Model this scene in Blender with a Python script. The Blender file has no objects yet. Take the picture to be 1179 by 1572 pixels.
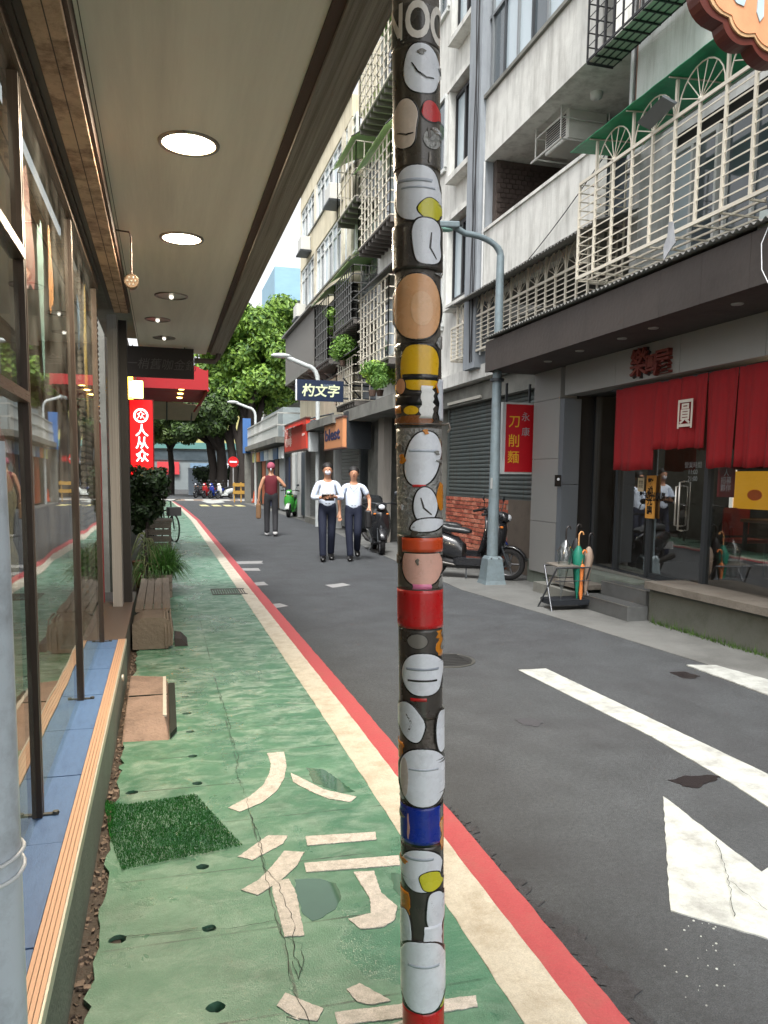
import bpy, bmesh, math, random
from mathutils import Vector, Matrix
from math import radians as R, sin, cos, pi
random.seed(11)
SC = bpy.context.scene
COL = SC.collection

# ------------------------------------------------------------------ camera
H = 1.55; YAW, PITCH, ROLL, CX, CY, FPX = R(15.79), R(6.0), R(.75), 589.5, 860.6, 1200.0
_f = Vector((sin(YAW)*cos(PITCH), cos(YAW)*cos(PITCH), -sin(PITCH)))
_r = Vector((cos(YAW), -sin(YAW), 0)); _u = _r.cross(_f)
RT = _r*cos(ROLL)+_u*sin(ROLL); UP = -_r*sin(ROLL)+_u*cos(ROLL); FW = _f
EYE = Vector((0, 0, H))
cam_d = bpy.data.cameras.new('camera'); cam = bpy.data.objects.new('camera', cam_d); COL.objects.link(cam)
cam.matrix_world = Matrix(((RT.x, UP.x, -FW.x, 0), (RT.y, UP.y, -FW.y, 0), (RT.z, UP.z, -FW.z, H), (0, 0, 0, 1)))
cam_d.sensor_fit = 'VERTICAL'; cam_d.sensor_height = 36; cam_d.lens = FPX/1572*36
cam_d.shift_y = (CY-786)/1572; cam_d.clip_start = .05; cam_d.clip_end = 900
SC.camera = cam
# ------------------------------------------------------------------ sky, sun, exposure
W = bpy.data.worlds.new("World"); SC.world = W; W.use_nodes = True
nt = W.node_tree; nt.nodes.clear()
sky = nt.nodes.new('ShaderNodeTexSky'); sky.sky_type = 'NISHITA'; sky.sun_disc = False
SUN_EL, SUN_AZ = R(58), R(200)      # high hazy sun behind the camera, over the street
sky.sun_elevation = SUN_EL; sky.sun_rotation = SUN_AZ; sky.air_density = 1.0; sky.dust_density = 4.0; sky.ozone_density = .6
hsv = nt.nodes.new('ShaderNodeHueSaturation'); hsv.inputs['Saturation'].default_value = .10
bg = nt.nodes.new('ShaderNodeBackground'); bg.inputs['Strength'].default_value = .15
wo = nt.nodes.new('ShaderNodeOutputWorld')
nt.links.new(sky.outputs[0], hsv.inputs['Color']); nt.links.new(hsv.outputs[0], bg.inputs[0]); nt.links.new(bg.outputs[0], wo.inputs[0])
sd = bpy.data.lights.new('sun', 'SUN'); so = bpy.data.objects.new('sun', sd); COL.objects.link(so)
sd.energy = 1.5; sd.angle = R(14); sd.color = (1, .97, .92)
_sd = Vector((sin(SUN_AZ)*cos(SUN_EL), cos(SUN_AZ)*cos(SUN_EL), sin(SUN_EL)))
so.rotation_euler = _sd.to_track_quat('Z', 'Y').to_euler(); so.location = (3, -8, 20)
vs = SC.view_settings; vs.view_transform = 'Standard'; vs.look = 'None'; vs.gamma = 1; vs.use_curve_mapping = False
vs.exposure = 1.25
try:
    SC.cycles.max_bounces = 8; SC.cycles.transparent_max_bounces = 12; SC.cycles.use_denoising = True
    SC.cycles.caustics_reflective = False; SC.cycles.caustics_refractive = False
    SC.cycles.sample_clamp_indirect = 4
except Exception: pass

# ------------------------------------------------------------------ surveying helpers: ray of a photo point met with a plane of the place
def _ray(x, y): return FW + RT*((x-CX)/FPX) + UP*((CY-y)/FPX)
def PZ(x, y, z=0.): r = _ray(x, y); return EYE + r*((z-H)/r.z)
def PX(x, y, X): r = _ray(x, y); return EYE + r*(X/r.x)
def PY(x, y, Y): r = _ray(x, y); return EYE + r*(Y/r.y)

# ------------------------------------------------------------------ materials
def lin(c):
    return tuple(((v/255)/12.92 if v/255 <= .04045 else ((v/255+.055)/1.055)**2.4) for v in c)
MATS = {}
def mat(name, rgb, rough=.6, metal=0., var=.12, scale=6., bump=.1, bscale=60., spec=.5, dirt=None, dirt_amt=0., dscale=2.5, streak=0., coat=0., vec='Object', rvar=.12, grain=0., gscale=260.):
    """principled material with two scales of noise in colour, roughness and relief, optional dirt patches and vertical streaks"""
    if name in MATS: return MATS[name]
    m = bpy.data.materials.new(name); m.use_nodes = True; n = m.node_tree.nodes; l = m.node_tree.links
    b = n['Principled BSDF']; b.inputs['Roughness'].default_value = rough; b.inputs['Metallic'].default_value = metal
    b.inputs['Specular IOR Level'].default_value = spec; b.inputs['Coat Weight'].default_value = coat
    col = lin(rgb)
    tc = n.new('ShaderNodeTexCoord')
    geo = n.new('ShaderNodeNewGeometry')
    src = geo.outputs['Position'] if vec == 'World' else tc.outputs['Object']
    ns = n.new('ShaderNodeTexNoise'); ns.inputs['Scale'].default_value = scale; ns.inputs['Detail'].default_value = 7; ns.inputs['Roughness'].default_value = .62
    l.new(src, ns.inputs['Vector'])
    mr = n.new('ShaderNodeMapRange'); mr.inputs['From Min'].default_value = .25; mr.inputs['From Max'].default_value = .75
    mr.inputs['To Min'].default_value = 1-var; mr.inputs['To Max'].default_value = 1+var
    l.new(ns.outputs['Fac'], mr.inputs['Value'])
    vm = n.new('ShaderNodeVectorMath'); vm.operation = 'SCALE'; vm.inputs[0].default_value = col
    l.new(mr.outputs[0], vm.inputs['Scale'])
    out = vm.outputs[0]
    if grain:
        ng = n.new('ShaderNodeTexNoise'); ng.inputs['Scale'].default_value = gscale; ng.inputs['Detail'].default_value = 2; ng.inputs['Roughness'].default_value = .8; l.new(src, ng.inputs['Vector'])
        mg = n.new('ShaderNodeMapRange'); mg.inputs['From Min'].default_value = .3; mg.inputs['From Max'].default_value = .7; mg.inputs['To Min'].default_value = 1-grain; mg.inputs['To Max'].default_value = 1+grain; l.new(ng.outputs['Fac'], mg.inputs['Value'])
        n5 = n.new('ShaderNodeTexNoise'); n5.inputs['Scale'].default_value = gscale*.22; n5.inputs['Detail'].default_value = 3; n5.inputs['Roughness'].default_value = .75; l.new(src, n5.inputs['Vector'])
        m5 = n.new('ShaderNodeMapRange'); m5.inputs['From Min'].default_value = .3; m5.inputs['From Max'].default_value = .7; m5.inputs['To Min'].default_value = 1-grain*.45; m5.inputs['To Max'].default_value = 1+grain*.45; l.new(n5.outputs['Fac'], m5.inputs['Value'])
        v5 = n.new('ShaderNodeVectorMath'); v5.operation = 'SCALE'; l.new(out, v5.inputs[0]); l.new(m5.outputs[0], v5.inputs['Scale']); out = v5.outputs[0]
        v2 = n.new('ShaderNodeVectorMath'); v2.operation = 'SCALE'; l.new(out, v2.inputs[0]); l.new(mg.outputs[0], v2.inputs['Scale']); out = v2.outputs[0]
    if dirt is not None and dirt_amt > 0:
        nd = n.new('ShaderNodeTexNoise'); nd.inputs['Scale'].default_value = dscale; nd.inputs['Detail'].default_value = 9; nd.inputs['Roughness'].default_value = .7
        if streak:
            mp = n.new('ShaderNodeMapping'); mp.inputs['Scale'].default_value = (streak, streak, .35); l.new(src, mp.inputs['Vector']); l.new(mp.outputs[0], nd.inputs['Vector'])
        else: l.new(src, nd.inputs['Vector'])
        md = n.new('ShaderNodeMapRange'); md.inputs['From Min'].default_value = .46; md.inputs['From Max'].default_value = .68; md.inputs['To Max'].default_value = dirt_amt
        l.new(nd.outputs['Fac'], md.inputs['Value'])
        mx = n.new('ShaderNodeMix'); mx.data_type = 'RGBA'; l.new(md.outputs[0], mx.inputs['Factor']); l.new(out, mx.inputs[6]); mx.inputs[7].default_value = (*lin(dirt), 1)
        out = mx.outputs[2]
    l.new(out, b.inputs['Base Color'])
    nr = n.new('ShaderNodeMapRange'); nr.inputs['To Min'].default_value = max(0.02, rough-rvar); nr.inputs['To Max'].default_value = min(1, rough+rvar)
    l.new(ns.outputs['Fac'], nr.inputs['Value']); l.new(nr.outputs[0], b.inputs['Roughness'])
    if bump:
        nb = n.new('ShaderNodeTexNoise'); nb.inputs['Scale'].default_value = bscale; nb.inputs['Detail'].default_value = 5; l.new(src, nb.inputs['Vector'])
        bp = n.new('ShaderNodeBump'); bp.inputs['Strength'].default_value = min(1, bump); bp.inputs['Distance'].default_value = .01
        l.new(nb.outputs['Fac'], bp.inputs['Height']); l.new(bp.outputs[0], b.inputs['Normal'])
    MATS[name] = m; return m
def emis(name, rgb, s, mixc=None):
    if name in MATS: return MATS[name]
    m = bpy.data.materials.new(name); m.use_nodes = True; b = m.node_tree.nodes['Principled BSDF']
    b.inputs['Base Color'].default_value = (*lin(rgb), 1); b.inputs['Emission Color'].default_value = (*lin(rgb), 1); b.inputs['Emission Strength'].default_value = s
    b.inputs['Roughness'].default_value = .4
    MATS[name] = m; return m
def glassm(name, tint=(.92, .96, .95), rough=.02, base=.04, f=1.5, dust=.12):
    """thin pane: fresnel reflection over clear transmission, slightly wavy and dusty"""
    if name in MATS: return MATS[name]
    m = bpy.data.materials.new(name); m.use_nodes = True; n = m.node_tree.nodes; l = m.node_tree.links; n.clear()
    o = n.new('ShaderNodeOutputMaterial'); g = n.new('ShaderNodeBsdfGlossy'); g.inputs['Roughness'].default_value = rough; g.inputs['Color'].default_value = (.95, .97, .96, 1)
    t = n.new('ShaderNodeBsdfTransparent'); t.inputs['Color'].default_value = (*tint, 1)
    fr = n.new('ShaderNodeFresnel'); fr.inputs['IOR'].default_value = f
    mr = n.new('ShaderNodeMapRange'); mr.inputs['To Min'].default_value = base; mr.inputs['To Max'].default_value = 1
    mx = n.new('ShaderNodeMixShader'); gb = n.new('ShaderNodeNewGeometry'); bf = n.new('ShaderNodeMath'); bf.operation = 'SUBTRACT'; bf.inputs[0].default_value = 1; l.new(gb.outputs['Backfacing'], bf.inputs[1]); mf = n.new('ShaderNodeMath'); mf.operation = 'MULTIPLY'; l.new(fr.outputs[0], mr.inputs['Value']); l.new(mr.outputs[0], mf.inputs[0]); l.new(bf.outputs[0], mf.inputs[1]); l.new(mf.outputs[0], mx.inputs[0]); l.new(t.outputs[0], mx.inputs[1]); l.new(g.outputs[0], mx.inputs[2])
    ge = n.new('ShaderNodeNewGeometry'); ns = n.new('ShaderNodeTexNoise'); ns.inputs['Scale'].default_value = 1.6; ns.inputs['Detail'].default_value = 1; l.new(ge.outputs['Position'], ns.inputs['Vector'])
    bp = n.new('ShaderNodeBump'); bp.inputs['Strength'].default_value = .12; bp.inputs['Distance'].default_value = .01; l.new(ns.outputs['Fac'], bp.inputs['Height']); l.new(bp.outputs[0], g.inputs['Normal'])
    df = n.new('ShaderNodeBsdfDiffuse'); df.inputs['Color'].default_value = (.5, .5, .48, 1)
    n2 = n.new('ShaderNodeTexNoise'); n2.inputs['Scale'].default_value = 5; n2.inputs['Detail'].default_value = 8; l.new(ge.outputs['Position'], n2.inputs['Vector'])
    m2 = n.new('ShaderNodeMapRange'); m2.inputs['From Min'].default_value = .4; m2.inputs['From Max'].default_value = .9; m2.inputs['To Max'].default_value = dust; l.new(n2.outputs['Fac'], m2.inputs['Value'])
    mm = n.new('ShaderNodeMixShader'); l.new(m2.outputs[0], mm.inputs[0]); l.new(mx.outputs[0], mm.inputs[1]); l.new(df.outputs[0], mm.inputs[2]); l.new(mm.outputs[0], o.inputs[0])
    MATS[name] = m; return m

# ------------------------------------------------------------------ object helpers
def wl(o):
    v = Vector((0, 0, 0))
    while o is not None: v += o.location; o = o.parent
    return v
def tag(o, label=None, cat=None, group=None, kind=None):
    if label: o['label'] = label
    if cat: o['category'] = cat
    if group: o['group'] = group
    if kind: o['kind'] = kind
    return o
def thing(name, label, cat, loc=(0, 0, 0), group=None):
    o = bpy.data.objects.new(name, None); o.empty_display_size = .2; COL.objects.link(o); o.location = loc
    return tag(o, label, cat, group)
def link(name, me, parent=None, loc=(0, 0, 0), scale=None, rot=None):
    o = bpy.data.objects.new(name, me); COL.objects.link(o)
    if parent is not None: o.parent = parent; loc = Vector(loc)-wl(parent)
    o.location = loc
    if scale: o.scale = scale
    if rot: o.rotation_euler = rot
    return o
_unit = {}
def unit_box(m, ch=.03):
    k = (m.name, ch)
    if k in _unit: return _unit[k]
    bm = bmesh.new(); bmesh.ops.create_cube(bm, size=1)
    if ch: bmesh.ops.bevel(bm, geom=list(bm.edges), offset=ch, segments=1, affect='EDGES')
    me = bpy.data.meshes.new('block'); bm.to_mesh(me); bm.free(); me.materials.append(m); _unit[k] = me; return me
def box(name, m, p, x0, x1, y0, y1, z0, z1, ch=0, rot=None):
    """one box piece; alike pieces share mesh data"""
    return link(name, unit_box(m, ch), p, ((x0+x1)/2, (y0+y1)/2, (z0+z1)/2), (abs(x1-x0), abs(y1-y0), abs(z1-z0)), rot)
class MB:
    def __init__(s): s.v = []; s.f = []; s.sm = []
    def add(s, vs, fs, smooth=False):
        k = len(s.v); s.v += [tuple(v) for v in vs]; s.f += [tuple(i+k for i in f) for f in fs]; s.sm += [smooth]*len(fs); return s
    def box(s, x0, x1, y0, y1, z0, z1):
        v = [(x, y, z) for x in (x0, x1) for y in (y0, y1) for z in (z0, z1)]
        return s.add(v, [(0, 1, 3, 2), (4, 6, 7, 5), (0, 4, 5, 1), (2, 3, 7, 6), (0, 2, 6, 4), (1, 5, 7, 3)])
    def obox(s, c, ax, ay, az):
        c, ax, ay, az = map(Vector, (c, ax, ay, az))
        v = [c+ax*i+ay*j+az*k for i in (-.5, .5) for j in (-.5, .5) for k in (-.5, .5)]
        return s.add(v, [(0, 1, 3, 2), (4, 6, 7, 5), (0, 4, 5, 1), (2, 3, 7, 6), (0, 2, 6, 4), (1, 5, 7, 3)])
    def tube(s, pts, r, n=10, caps=True, smooth=True):
        pts = [Vector(p) for p in pts]; rs = r if isinstance(r, (list, tuple)) else [r]*len(pts)
        rings = []; prev = None
        for i, p in enumerate(pts):
            d = (pts[min(i+1, len(pts)-1)]-pts[max(i-1, 0)]).normalized()
            a = Vector((0, 0, 1)) if abs(d.z) < .9 else Vector((1, 0, 0))
            u = d.cross(a).normalized() if prev is None else (prev-d*prev.dot(d)).normalized()
            w = d.cross(u); prev = u
            rings.append([p+(u*cos(2*pi*k/n)+w*sin(2*pi*k/n))*rs[i] for k in range(n)])
        v = [q for g in rings for q in g]; f = []
        for i in range(len(pts)-1):
            for k in range(n): f.append((i*n+k, i*n+(k+1) % n, (i+1)*n+(k+1) % n, (i+1)*n+k))
        s.add(v, f, smooth)
        if caps: s.add(rings[0], [tuple(range(n))[::-1]]); s.add(rings[-1], [tuple(range(n))])
        return s
    def lathe(s, prof, c=(0, 0, 0), n=20, axis='Z', smooth=True, caps=True):
        c = Vector(c); v = []
        for r, h in prof:
            for k in range(n):
                a = 2*pi*k/n; q = (r*cos(a), r*sin(a), h)
                if axis == 'X': q = (h, r*cos(a), r*sin(a))
                if axis == 'Y': q = (r*cos(a), h, r*sin(a))
                v.append(c+Vector(q))
        f = [(i*n+k, i*n+(k+1) % n, (i+1)*n+(k+1) % n, (i+1)*n+k) for i in range(len(prof)-1) for k in range(n)]
        s.add(v, f, smooth)
        if caps: s.add(v[:n], [tuple(range(n))[::-1]]); s.add(v[-n:], [tuple(range(n))])
        return s
    def ball(s, c, rx, ry=None, rz=None, n=12, m=8):
        ry = ry or rx; rz = rz or rx; c = Vector(c); v = []
        for i in range(m+1):
            t = pi*i/m
            for k in range(n): a = 2*pi*k/n; v.append(c+Vector((rx*sin(t)*cos(a), ry*sin(t)*sin(a), rz*cos(t))))
        return s.add(v, [(i*n+k, (i+1)*n+k, (i+1)*n+(k+1) % n, i*n+(k+1) % n) for i in range(m) for k in range(n)], True)
    def prism(s, pts, off):
        """closed outline pts (3D, planar) extruded by vector off"""
        n = len(pts); off = Vector(off); a = [Vector(p) for p in pts]; b = [p+off for p in a]
        s.add(a, [tuple(range(n))]); s.add(b, [tuple(range(n))[::-1]])
        s.add(a+b, [(i, i+n, (i+1) % n+n, (i+1) % n) for i in range(n)]); return s
    def build(s, name, m, parent=None, shade=None, bevel=0, mats=None):
        me = bpy.data.meshes.new(name)
        if parent is not None: o0 = wl(parent)
        else:
            xs = [v[0] for v in s.v]; ys = [v[1] for v in s.v]; zs = [v[2] for v in s.v]
            o0 = Vector(((min(xs)+max(xs))/2, (min(ys)+max(ys))/2, min(zs)))
        me.from_pydata([(v[0]-o0[0], v[1]-o0[1], v[2]-o0[2]) for v in s.v], [], s.f)
        me.polygons.foreach_set('use_smooth', s.sm); me.materials.append(m); me.update()
        bm = bmesh.new(); bm.from_mesh(me)
        if len(bm.faces) < 60000: bmesh.ops.recalc_face_normals(bm, faces=bm.faces)
        bm.to_mesh(me); bm.free()
        o = bpy.data.objects.new(name, me); COL.objects.link(o)
        if parent is not None: o.parent = parent
        else: o.location = o0
        if bevel:
            b = o.modifiers.new('bevel', 'BEVEL'); b.width = bevel; b.segments = 2; b.limit_method = 'ANGLE'
        return o
def children(o): return [c for c in bpy.data.objects if c.parent == o]
def copy_tree(o, parent=None):
    c = o.copy(); COL.objects.link(c)
    if parent is not None: c.parent = parent
    for ch in children(o): copy_tree(ch, c)
    return c
def poly_mesh(name, outer, holes, z0, z1, m, parent=None, kind=None):
    """flat slab filled between an outline and its holes, with real thickness"""
    cu = bpy.data.curves.new(name, 'CURVE'); cu.dimensions = '2D'; cu.fill_mode = 'BOTH'; cu.extrude = (z1-z0)/2
    for pts in [outer]+holes:
        sp = cu.splines.new('POLY'); sp.points.add(len(pts)-1); sp.use_cyclic_u = True
        for i, p in enumerate(pts): sp.points[i].co = (p[0], p[1], 0, 1)
    t = bpy.data.objects.new('tmp', cu); COL.objects.link(t)
    me = bpy.data.meshes.new_from_object(t.evaluated_get(bpy.context.evaluated_depsgraph_get())); bpy.data.objects.remove(t)
    me.transform(Matrix.Translation((0, 0, (z0+z1)/2))); me.materials.clear(); me.materials.append(m)
    o = link(name, me, parent)
    if kind: o['kind'] = kind
    return o
def text(name, s, m, parent, loc, size, face='-Y', extrude=.004, bold=0., sx=1., align='CENTER', spacing=1., shear=0.):
    cu = bpy.data.curves.new(name, 'FONT'); cu.body = s; cu.size = size; cu.extrude = extrude; cu.offset = bold
    cu.align_x = align; cu.align_y = 'CENTER'; cu.space_line = spacing; cu.resolution_u = 3; cu.shear = shear
    t = bpy.data.objects.new('tmp', cu); COL.objects.link(t)
    me = bpy.data.meshes.new_from_object(t.evaluated_get(bpy.context.evaluated_depsgraph_get())); bpy.data.objects.remove(t)
    if face == '-Y': M = Matrix(((sx, 0, 0), (0, 0, -1), (0, 1, 0))).to_4x4()
    elif face == '-X': M = Matrix(((0, 0, -1), (-sx, 0, 0), (0, 1, 0))).to_4x4()
    elif face == '+X': M = Matrix(((0, 0, 1), (sx, 0, 0), (0, 1, 0))).to_4x4()
    else: M = Matrix.Identity(4)
    me.transform(M); me.materials.clear(); me.materials.append(m)
    return link(name, me, parent, loc)

# ================================================================== MATERIALS OF THE PLACE
asphalt = mat('asphalt', (71, 74, 77), .78, var=.24, scale=3.0, bump=1, bscale=190, grain=.55, gscale=210, dirt=(58, 58, 61), dirt_amt=.6, dscale=1.1, vec='World', spec=.4)
concrete_g = mat('grey_concrete', (120, 120, 114), .8, var=.2, scale=4, bump=.5, bscale=50, dirt=(70, 70, 64), dirt_amt=.6, dscale=1.4, vec='World')
apron_m = mat('apron_concrete', (104, 105, 103), .8, var=.15, scale=5, bump=.5, bscale=80, dirt=(66, 66, 64), dirt_amt=.6, dscale=1.0, vec='World')
soil = mat('wet_dirt', (62, 52, 44), .7, var=.4, scale=30, bump=1, bscale=40, vec='World')
dark_void = mat('dark_drain', (22, 26, 22), .6, var=.3, scale=20)
white_paint = mat('white_road_paint', (172, 175, 171), .7, var=.07, scale=20, bump=.3, bscale=90, dirt=(122, 122, 119), dirt_amt=.8, dscale=6, vec='World', grain=.12)
old_paint = mat('worn_path_lettering', (200, 194, 188), .75, var=.1, scale=30, bump=.6, bscale=120, dirt=(122, 124, 114), dirt_amt=.55, dscale=22, vec='World', grain=.25)
cream_line = mat('cream_kerb_paint', (190, 184, 170), .75, var=.08, scale=12, bump=.4, bscale=90, dirt=(150, 135, 112), dirt_amt=.6, dscale=7, vec='World', grain=.18)
red_line_m = mat('red_kerb_paint', (168, 72, 76), .65, var=.1, scale=9, bump=.4, bscale=90, dirt=(150, 84, 80), dirt_amt=.6, dscale=9, vec='World', grain=.12)

def green_paint():
    """thick green anti-slip paint: matte and rough, with wet films that mirror the sky, chalky scuffs drawn across the walk and grime"""
    m = bpy.data.materials.new('green_path_paint'); m.use_nodes = True; n = m.node_tree.nodes; l = m.node_tree.links; b = n['Principled BSDF']
    ge = n.new('ShaderNodeNewGeometry'); P = ge.outputs['Position']
    def noise(sc, det=6, rough=.6, scale=None, dist=0):
        x = n.new('ShaderNodeTexNoise'); x.inputs['Scale'].default_value = sc; x.inputs['Detail'].default_value = det; x.inputs['Roughness'].default_value = rough; x.inputs['Distortion'].default_value = dist
        if scale:
            mp = n.new('ShaderNodeMapping'); mp.inputs['Scale'].default_value = scale; l.new(P, mp.inputs[0]); l.new(mp.outputs[0], x.inputs[0])
        else: l.new(P, x.inputs[0])
        return x.outputs['Fac']
    def rng(v, a, b_, c=0., d=1.):
        x = n.new('ShaderNodeMapRange'); x.inputs['From Min'].default_value = a; x.inputs['From Max'].default_value = b_; x.inputs['To Min'].default_value = c; x.inputs['To Max'].default_value = d; l.new(v, x.inputs['Value']); return x.outputs[0]
    def mix(f, a, c):
        x = n.new('ShaderNodeMix'); x.data_type = 'RGBA'; l.new(f, x.inputs['Factor'])
        for s, k in ((a, 6), (c, 7)):
            if isinstance(s, tuple): x.inputs[k].default_value = (*lin(s), 1)
            else: l.new(s, x.inputs[k])
        return x.outputs[2]
    def mul(a, c):
        x = n.new('ShaderNodeMath'); x.operation = 'MULTIPLY'; l.new(a, x.inputs[0])
        if isinstance(c, float): x.inputs[1].default_value = c
        else: l.new(c, x.inputs[1])
        return x.outputs[0]
    base = mix(rng(noise(2.2, 8), .35, .65), (64, 116, 92), (92, 140, 114))
    grime = mix(rng(noise(3.5, 9, .7, (1, .7, 1)), .52, .72, 0, .6), base, (46, 72, 56))
    # pale wear plus painted sky reflection, stronger in the farther stretch
    sep = n.new('ShaderNodeSeparateXYZ'); l.new(P, sep.inputs[0])
    far = rng(sep.outputs['Y'], 2.4, 5.5, .25, 1.)
    scuff_sheen = mul(rng(noise(5.5, 7, .7, (.9, 1.5, 1), .6), .46, .74), far)
    colr = mix(scuff_sheen, grime, (186, 204, 192))
    worn = rng(noise(11, 9, .75), .6, .78, 0, .45)
    colr = mix(worn, colr, (128, 148, 132)); speck = rng(noise(140, 3, .8), .3, .7, 0, .45); colr = mix(speck, colr, (52, 92, 72)); streaks = mul(rng(noise(26, 5, .7, (.25, 1, 1)), .56, .7), rng(noise(2.6, 3), .45, .65)); colr = mix(mul(streaks, .22), colr, (176, 196, 184))
    # joints of the gutter lids under the paint
    br = n.new('ShaderNodeTexBrick'); br.inputs['Scale'].default_value = 1; br.inputs['Mortar Size'].default_value = .005; br.inputs['Brick Width'].default_value = .62; br.inputs['Row Height'].default_value = .44; br.offset = 0
    br.inputs['Color1'].default_value = br.inputs['Color2'].default_value = (0, 0, 0, 1); br.inputs['Mortar'].default_value = (1, 1, 1, 1)
    mp = n.new('ShaderNodeMapping'); mp.inputs['Location'].default_value = (.26, .1, 0); l.new(P, mp.inputs[0]); l.new(mp.outputs[0], br.inputs['Vector'])
    colr = mix(mul(br.outputs['Color'], rng(noise(4), .4, .6, 0, .9)), colr, (38, 62, 48))
    l.new(colr, b.inputs['Base Color'])
    wet = rng(noise(1.7, 5, .6, (1, .8, 1), .8), .53, .58)
    rg = rng(noise(9), .3, .7, .3, .55)
    x = n.new('ShaderNodeMix'); x.data_type = 'FLOAT'; l.new(mul(wet, .8), x.inputs[0]); l.new(rg, x.inputs[2]); x.inputs[3].default_value = .16
    l.new(x.outputs[0], b.inputs['Roughness'])
    h1 = mul(noise(4.5, 5, .6, (.9, 1.4, 1), .4), 1.0)
    bp = n.new('ShaderNodeBump'); bp.inputs['Strength'].default_value = .22; bp.inputs['Distance'].default_value = .02; l.new(h1, bp.inputs['Height'])
    b2 = n.new('ShaderNodeBump'); b2.inputs['Strength'].default_value = .5; b2.inputs['Distance'].default_value = .004; l.new(noise(180, 3), b2.inputs['Height']); l.new(bp.outputs[0], b2.inputs['Normal'])
    l.new(b2.outputs[0], b.inputs['Normal']); b.inputs['Specular IOR Level'].default_value = .6
    return m
green_m = green_paint()

# ================================================================== GROUND, ROAD, PATH
def slab(name, x0, x1, y0, y1, z0, z1, m, label=None):
    o = MB().box(x0, x1, y0, y1, z0, z1).build(name, m); tag(o, label, kind='structure'); return o
slab('ground', -250, 250, -150, 420, -.2, -.08, concrete_g)
def outline(name, pts, z0, z1, m, holes=(), label=None):
    o = poly_mesh(name, pts, list(holes), z0, z1, m, kind='structure')
    if label: o['label'] = label
    return o
rnd = random.Random(3)
# street: the carriageway and, beyond the junction, the cross street
outline('road', [(1.26, -6), (6.2, -6), (4.62, 2), (4.5, 5.0), (4.28, 7.9), (4.02, 10.2), (4.3, 16), (4.85, 24), (4.75, 33), (4.5, 46), (30, 47), (30, 62), (7, 64), (6, 120), (-3, 120), (-2, 62), (-30, 60), (-30, 50), (-.4, 49.5), (.62, 48.9), (.98, 40), (1.22, 28), (1.25, 12), (1.24, 5)], -.079, 0, asphalt)
outline('pavement', [(6.2, -6), (16, -6), (16, 46.5), (4.5, 46), (4.75, 33), (4.85, 24), (4.3, 16), (4.02, 10.2), (4.28, 7.9), (4.5, 5.0), (4.62, 2)], -.079, .006, apron_m, label='grey concrete apron along the right side of the street')
# footpath: painted green over gutter lids with lifting holes, its left edge broken away
edge = []
y = -3
while y < 49:
    far = y > 8
    edge.append((-.236+rnd.uniform(-.014, .014)*(0 if far else 1)-(.12 if 2.9 < y < 3.6 else 0)*0, y)); y += rnd.uniform(.03, .09) if not far else 2
path_pts = edge + [(.12, 49), (.44, 49), (.70, 40), (.92, 28), (.965, 12), (.975, 5), (.965, 2), (.96, -3)]
holes = []; hole_c = []
for px, py in [(331, 1552), (321, 1430), (311, 1335), (303, 1206), (296, 1164), (292, 1126), (287, 1098), (284, 1072), (281, 1049), (279, 1028), (277, 1009)]:
    p = PZ(px, py); hole_c.append((p.x, p.y))
for px, py in [(146, 1452), (183, 1222)]:
    p = PZ(px, py); hole_c.append((max(p.x, -.17), p.y))
for cx, cy in hole_c:
    r = rnd.uniform(.022, .03)
    holes.append([(cx+r*1.1*cos(a)*rnd.uniform(.9, 1.1), cy+r*sin(a)*rnd.uniform(.85, 1.1)) for a in [2*pi*k/14 for k in range(14)]][::-1])
outline('footpath', path_pts, -.021, .012, green_m, holes, label='worn green painted footpath with lifting holes beside the shop')
# broken rubble strip between path and shop plinth
rb = MB(); slab('dirt_strip', -.5, -.16, -3, 49, -.079, -.004, soil, 'dark gutter soil along the broken left edge of the path'); slab('drain_floor', -.159, .3, -3, 49, -.079, -.05, dark_void)
for k in range(900):
    yy = rnd.uniform(1.2, 9); xx = rnd.uniform(-.28, -.23); s = rnd.uniform(.003, .014)*(1.6 if rnd.random() < .06 else 1)
    rb.obox((xx, yy, -.004+rnd.uniform(-.006, .006)), Vector((s*rnd.uniform(.6, 1.2), s*rnd.uniform(-.4, .4), rnd.uniform(-.008, .008))), Vector((rnd.uniform(-.01, .01), s*rnd.uniform(.7, 1.8), 0)), Vector((0, rnd.uniform(-.01, .01), s*1.1)))
tag(rb.build('rubble', mat('broken_concrete', (128, 112, 100), .9, var=.35, scale=18, bump=1, bscale=40, dirt=(60, 48, 42), dirt_amt=.7, dscale=6, vec='World')), 'crumbled concrete bits in the gap between path and shop plinth', kind='stuff')
def rough_edge(pts, amp, step):
    out = []; n = len(pts)
    for i in range(n):
        a = Vector(pts[i]); b = Vector(pts[(i+1) % n]); L = (b-a).length; k = max(1, int(L/step)); nn = Vector((-(b-a).y, (b-a).x)).normalized()
        for j in range(k):
            q = a+(b-a)*(j/k)+nn*rnd.uniform(-amp, amp); out.append((q.x, q.y))
    return out
def strip(name, left, right, z0, z1, m, label, amp=.004):
    pts = [(x, y) for x, y in left]+[(x, y) for x, y in right[::-1]]
    return outline(name, rough_edge(pts, amp, .07), z0, z1, m, label=label)
Lc = [(.96, -3), (.965, 2), (.975, 5), (.965, 12), (.92, 28), (.70, 40), (.44, 49)]
Mc = [(1.135, -3), (1.14, 2), (1.15, 5), (1.13, 12), (1.10, 28), (.84, 40), (.52, 49)]
Rc = [(1.255, -3), (1.262, 2), (1.275, 5), (1.26, 12), (1.23, 28), (.98, 40), (.62, 48.9)]
strip('kerb_strip', Lc, Mc, -.05, .014, cream_line, 'cream painted kerb band between green path and red line', .0025)
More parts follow.
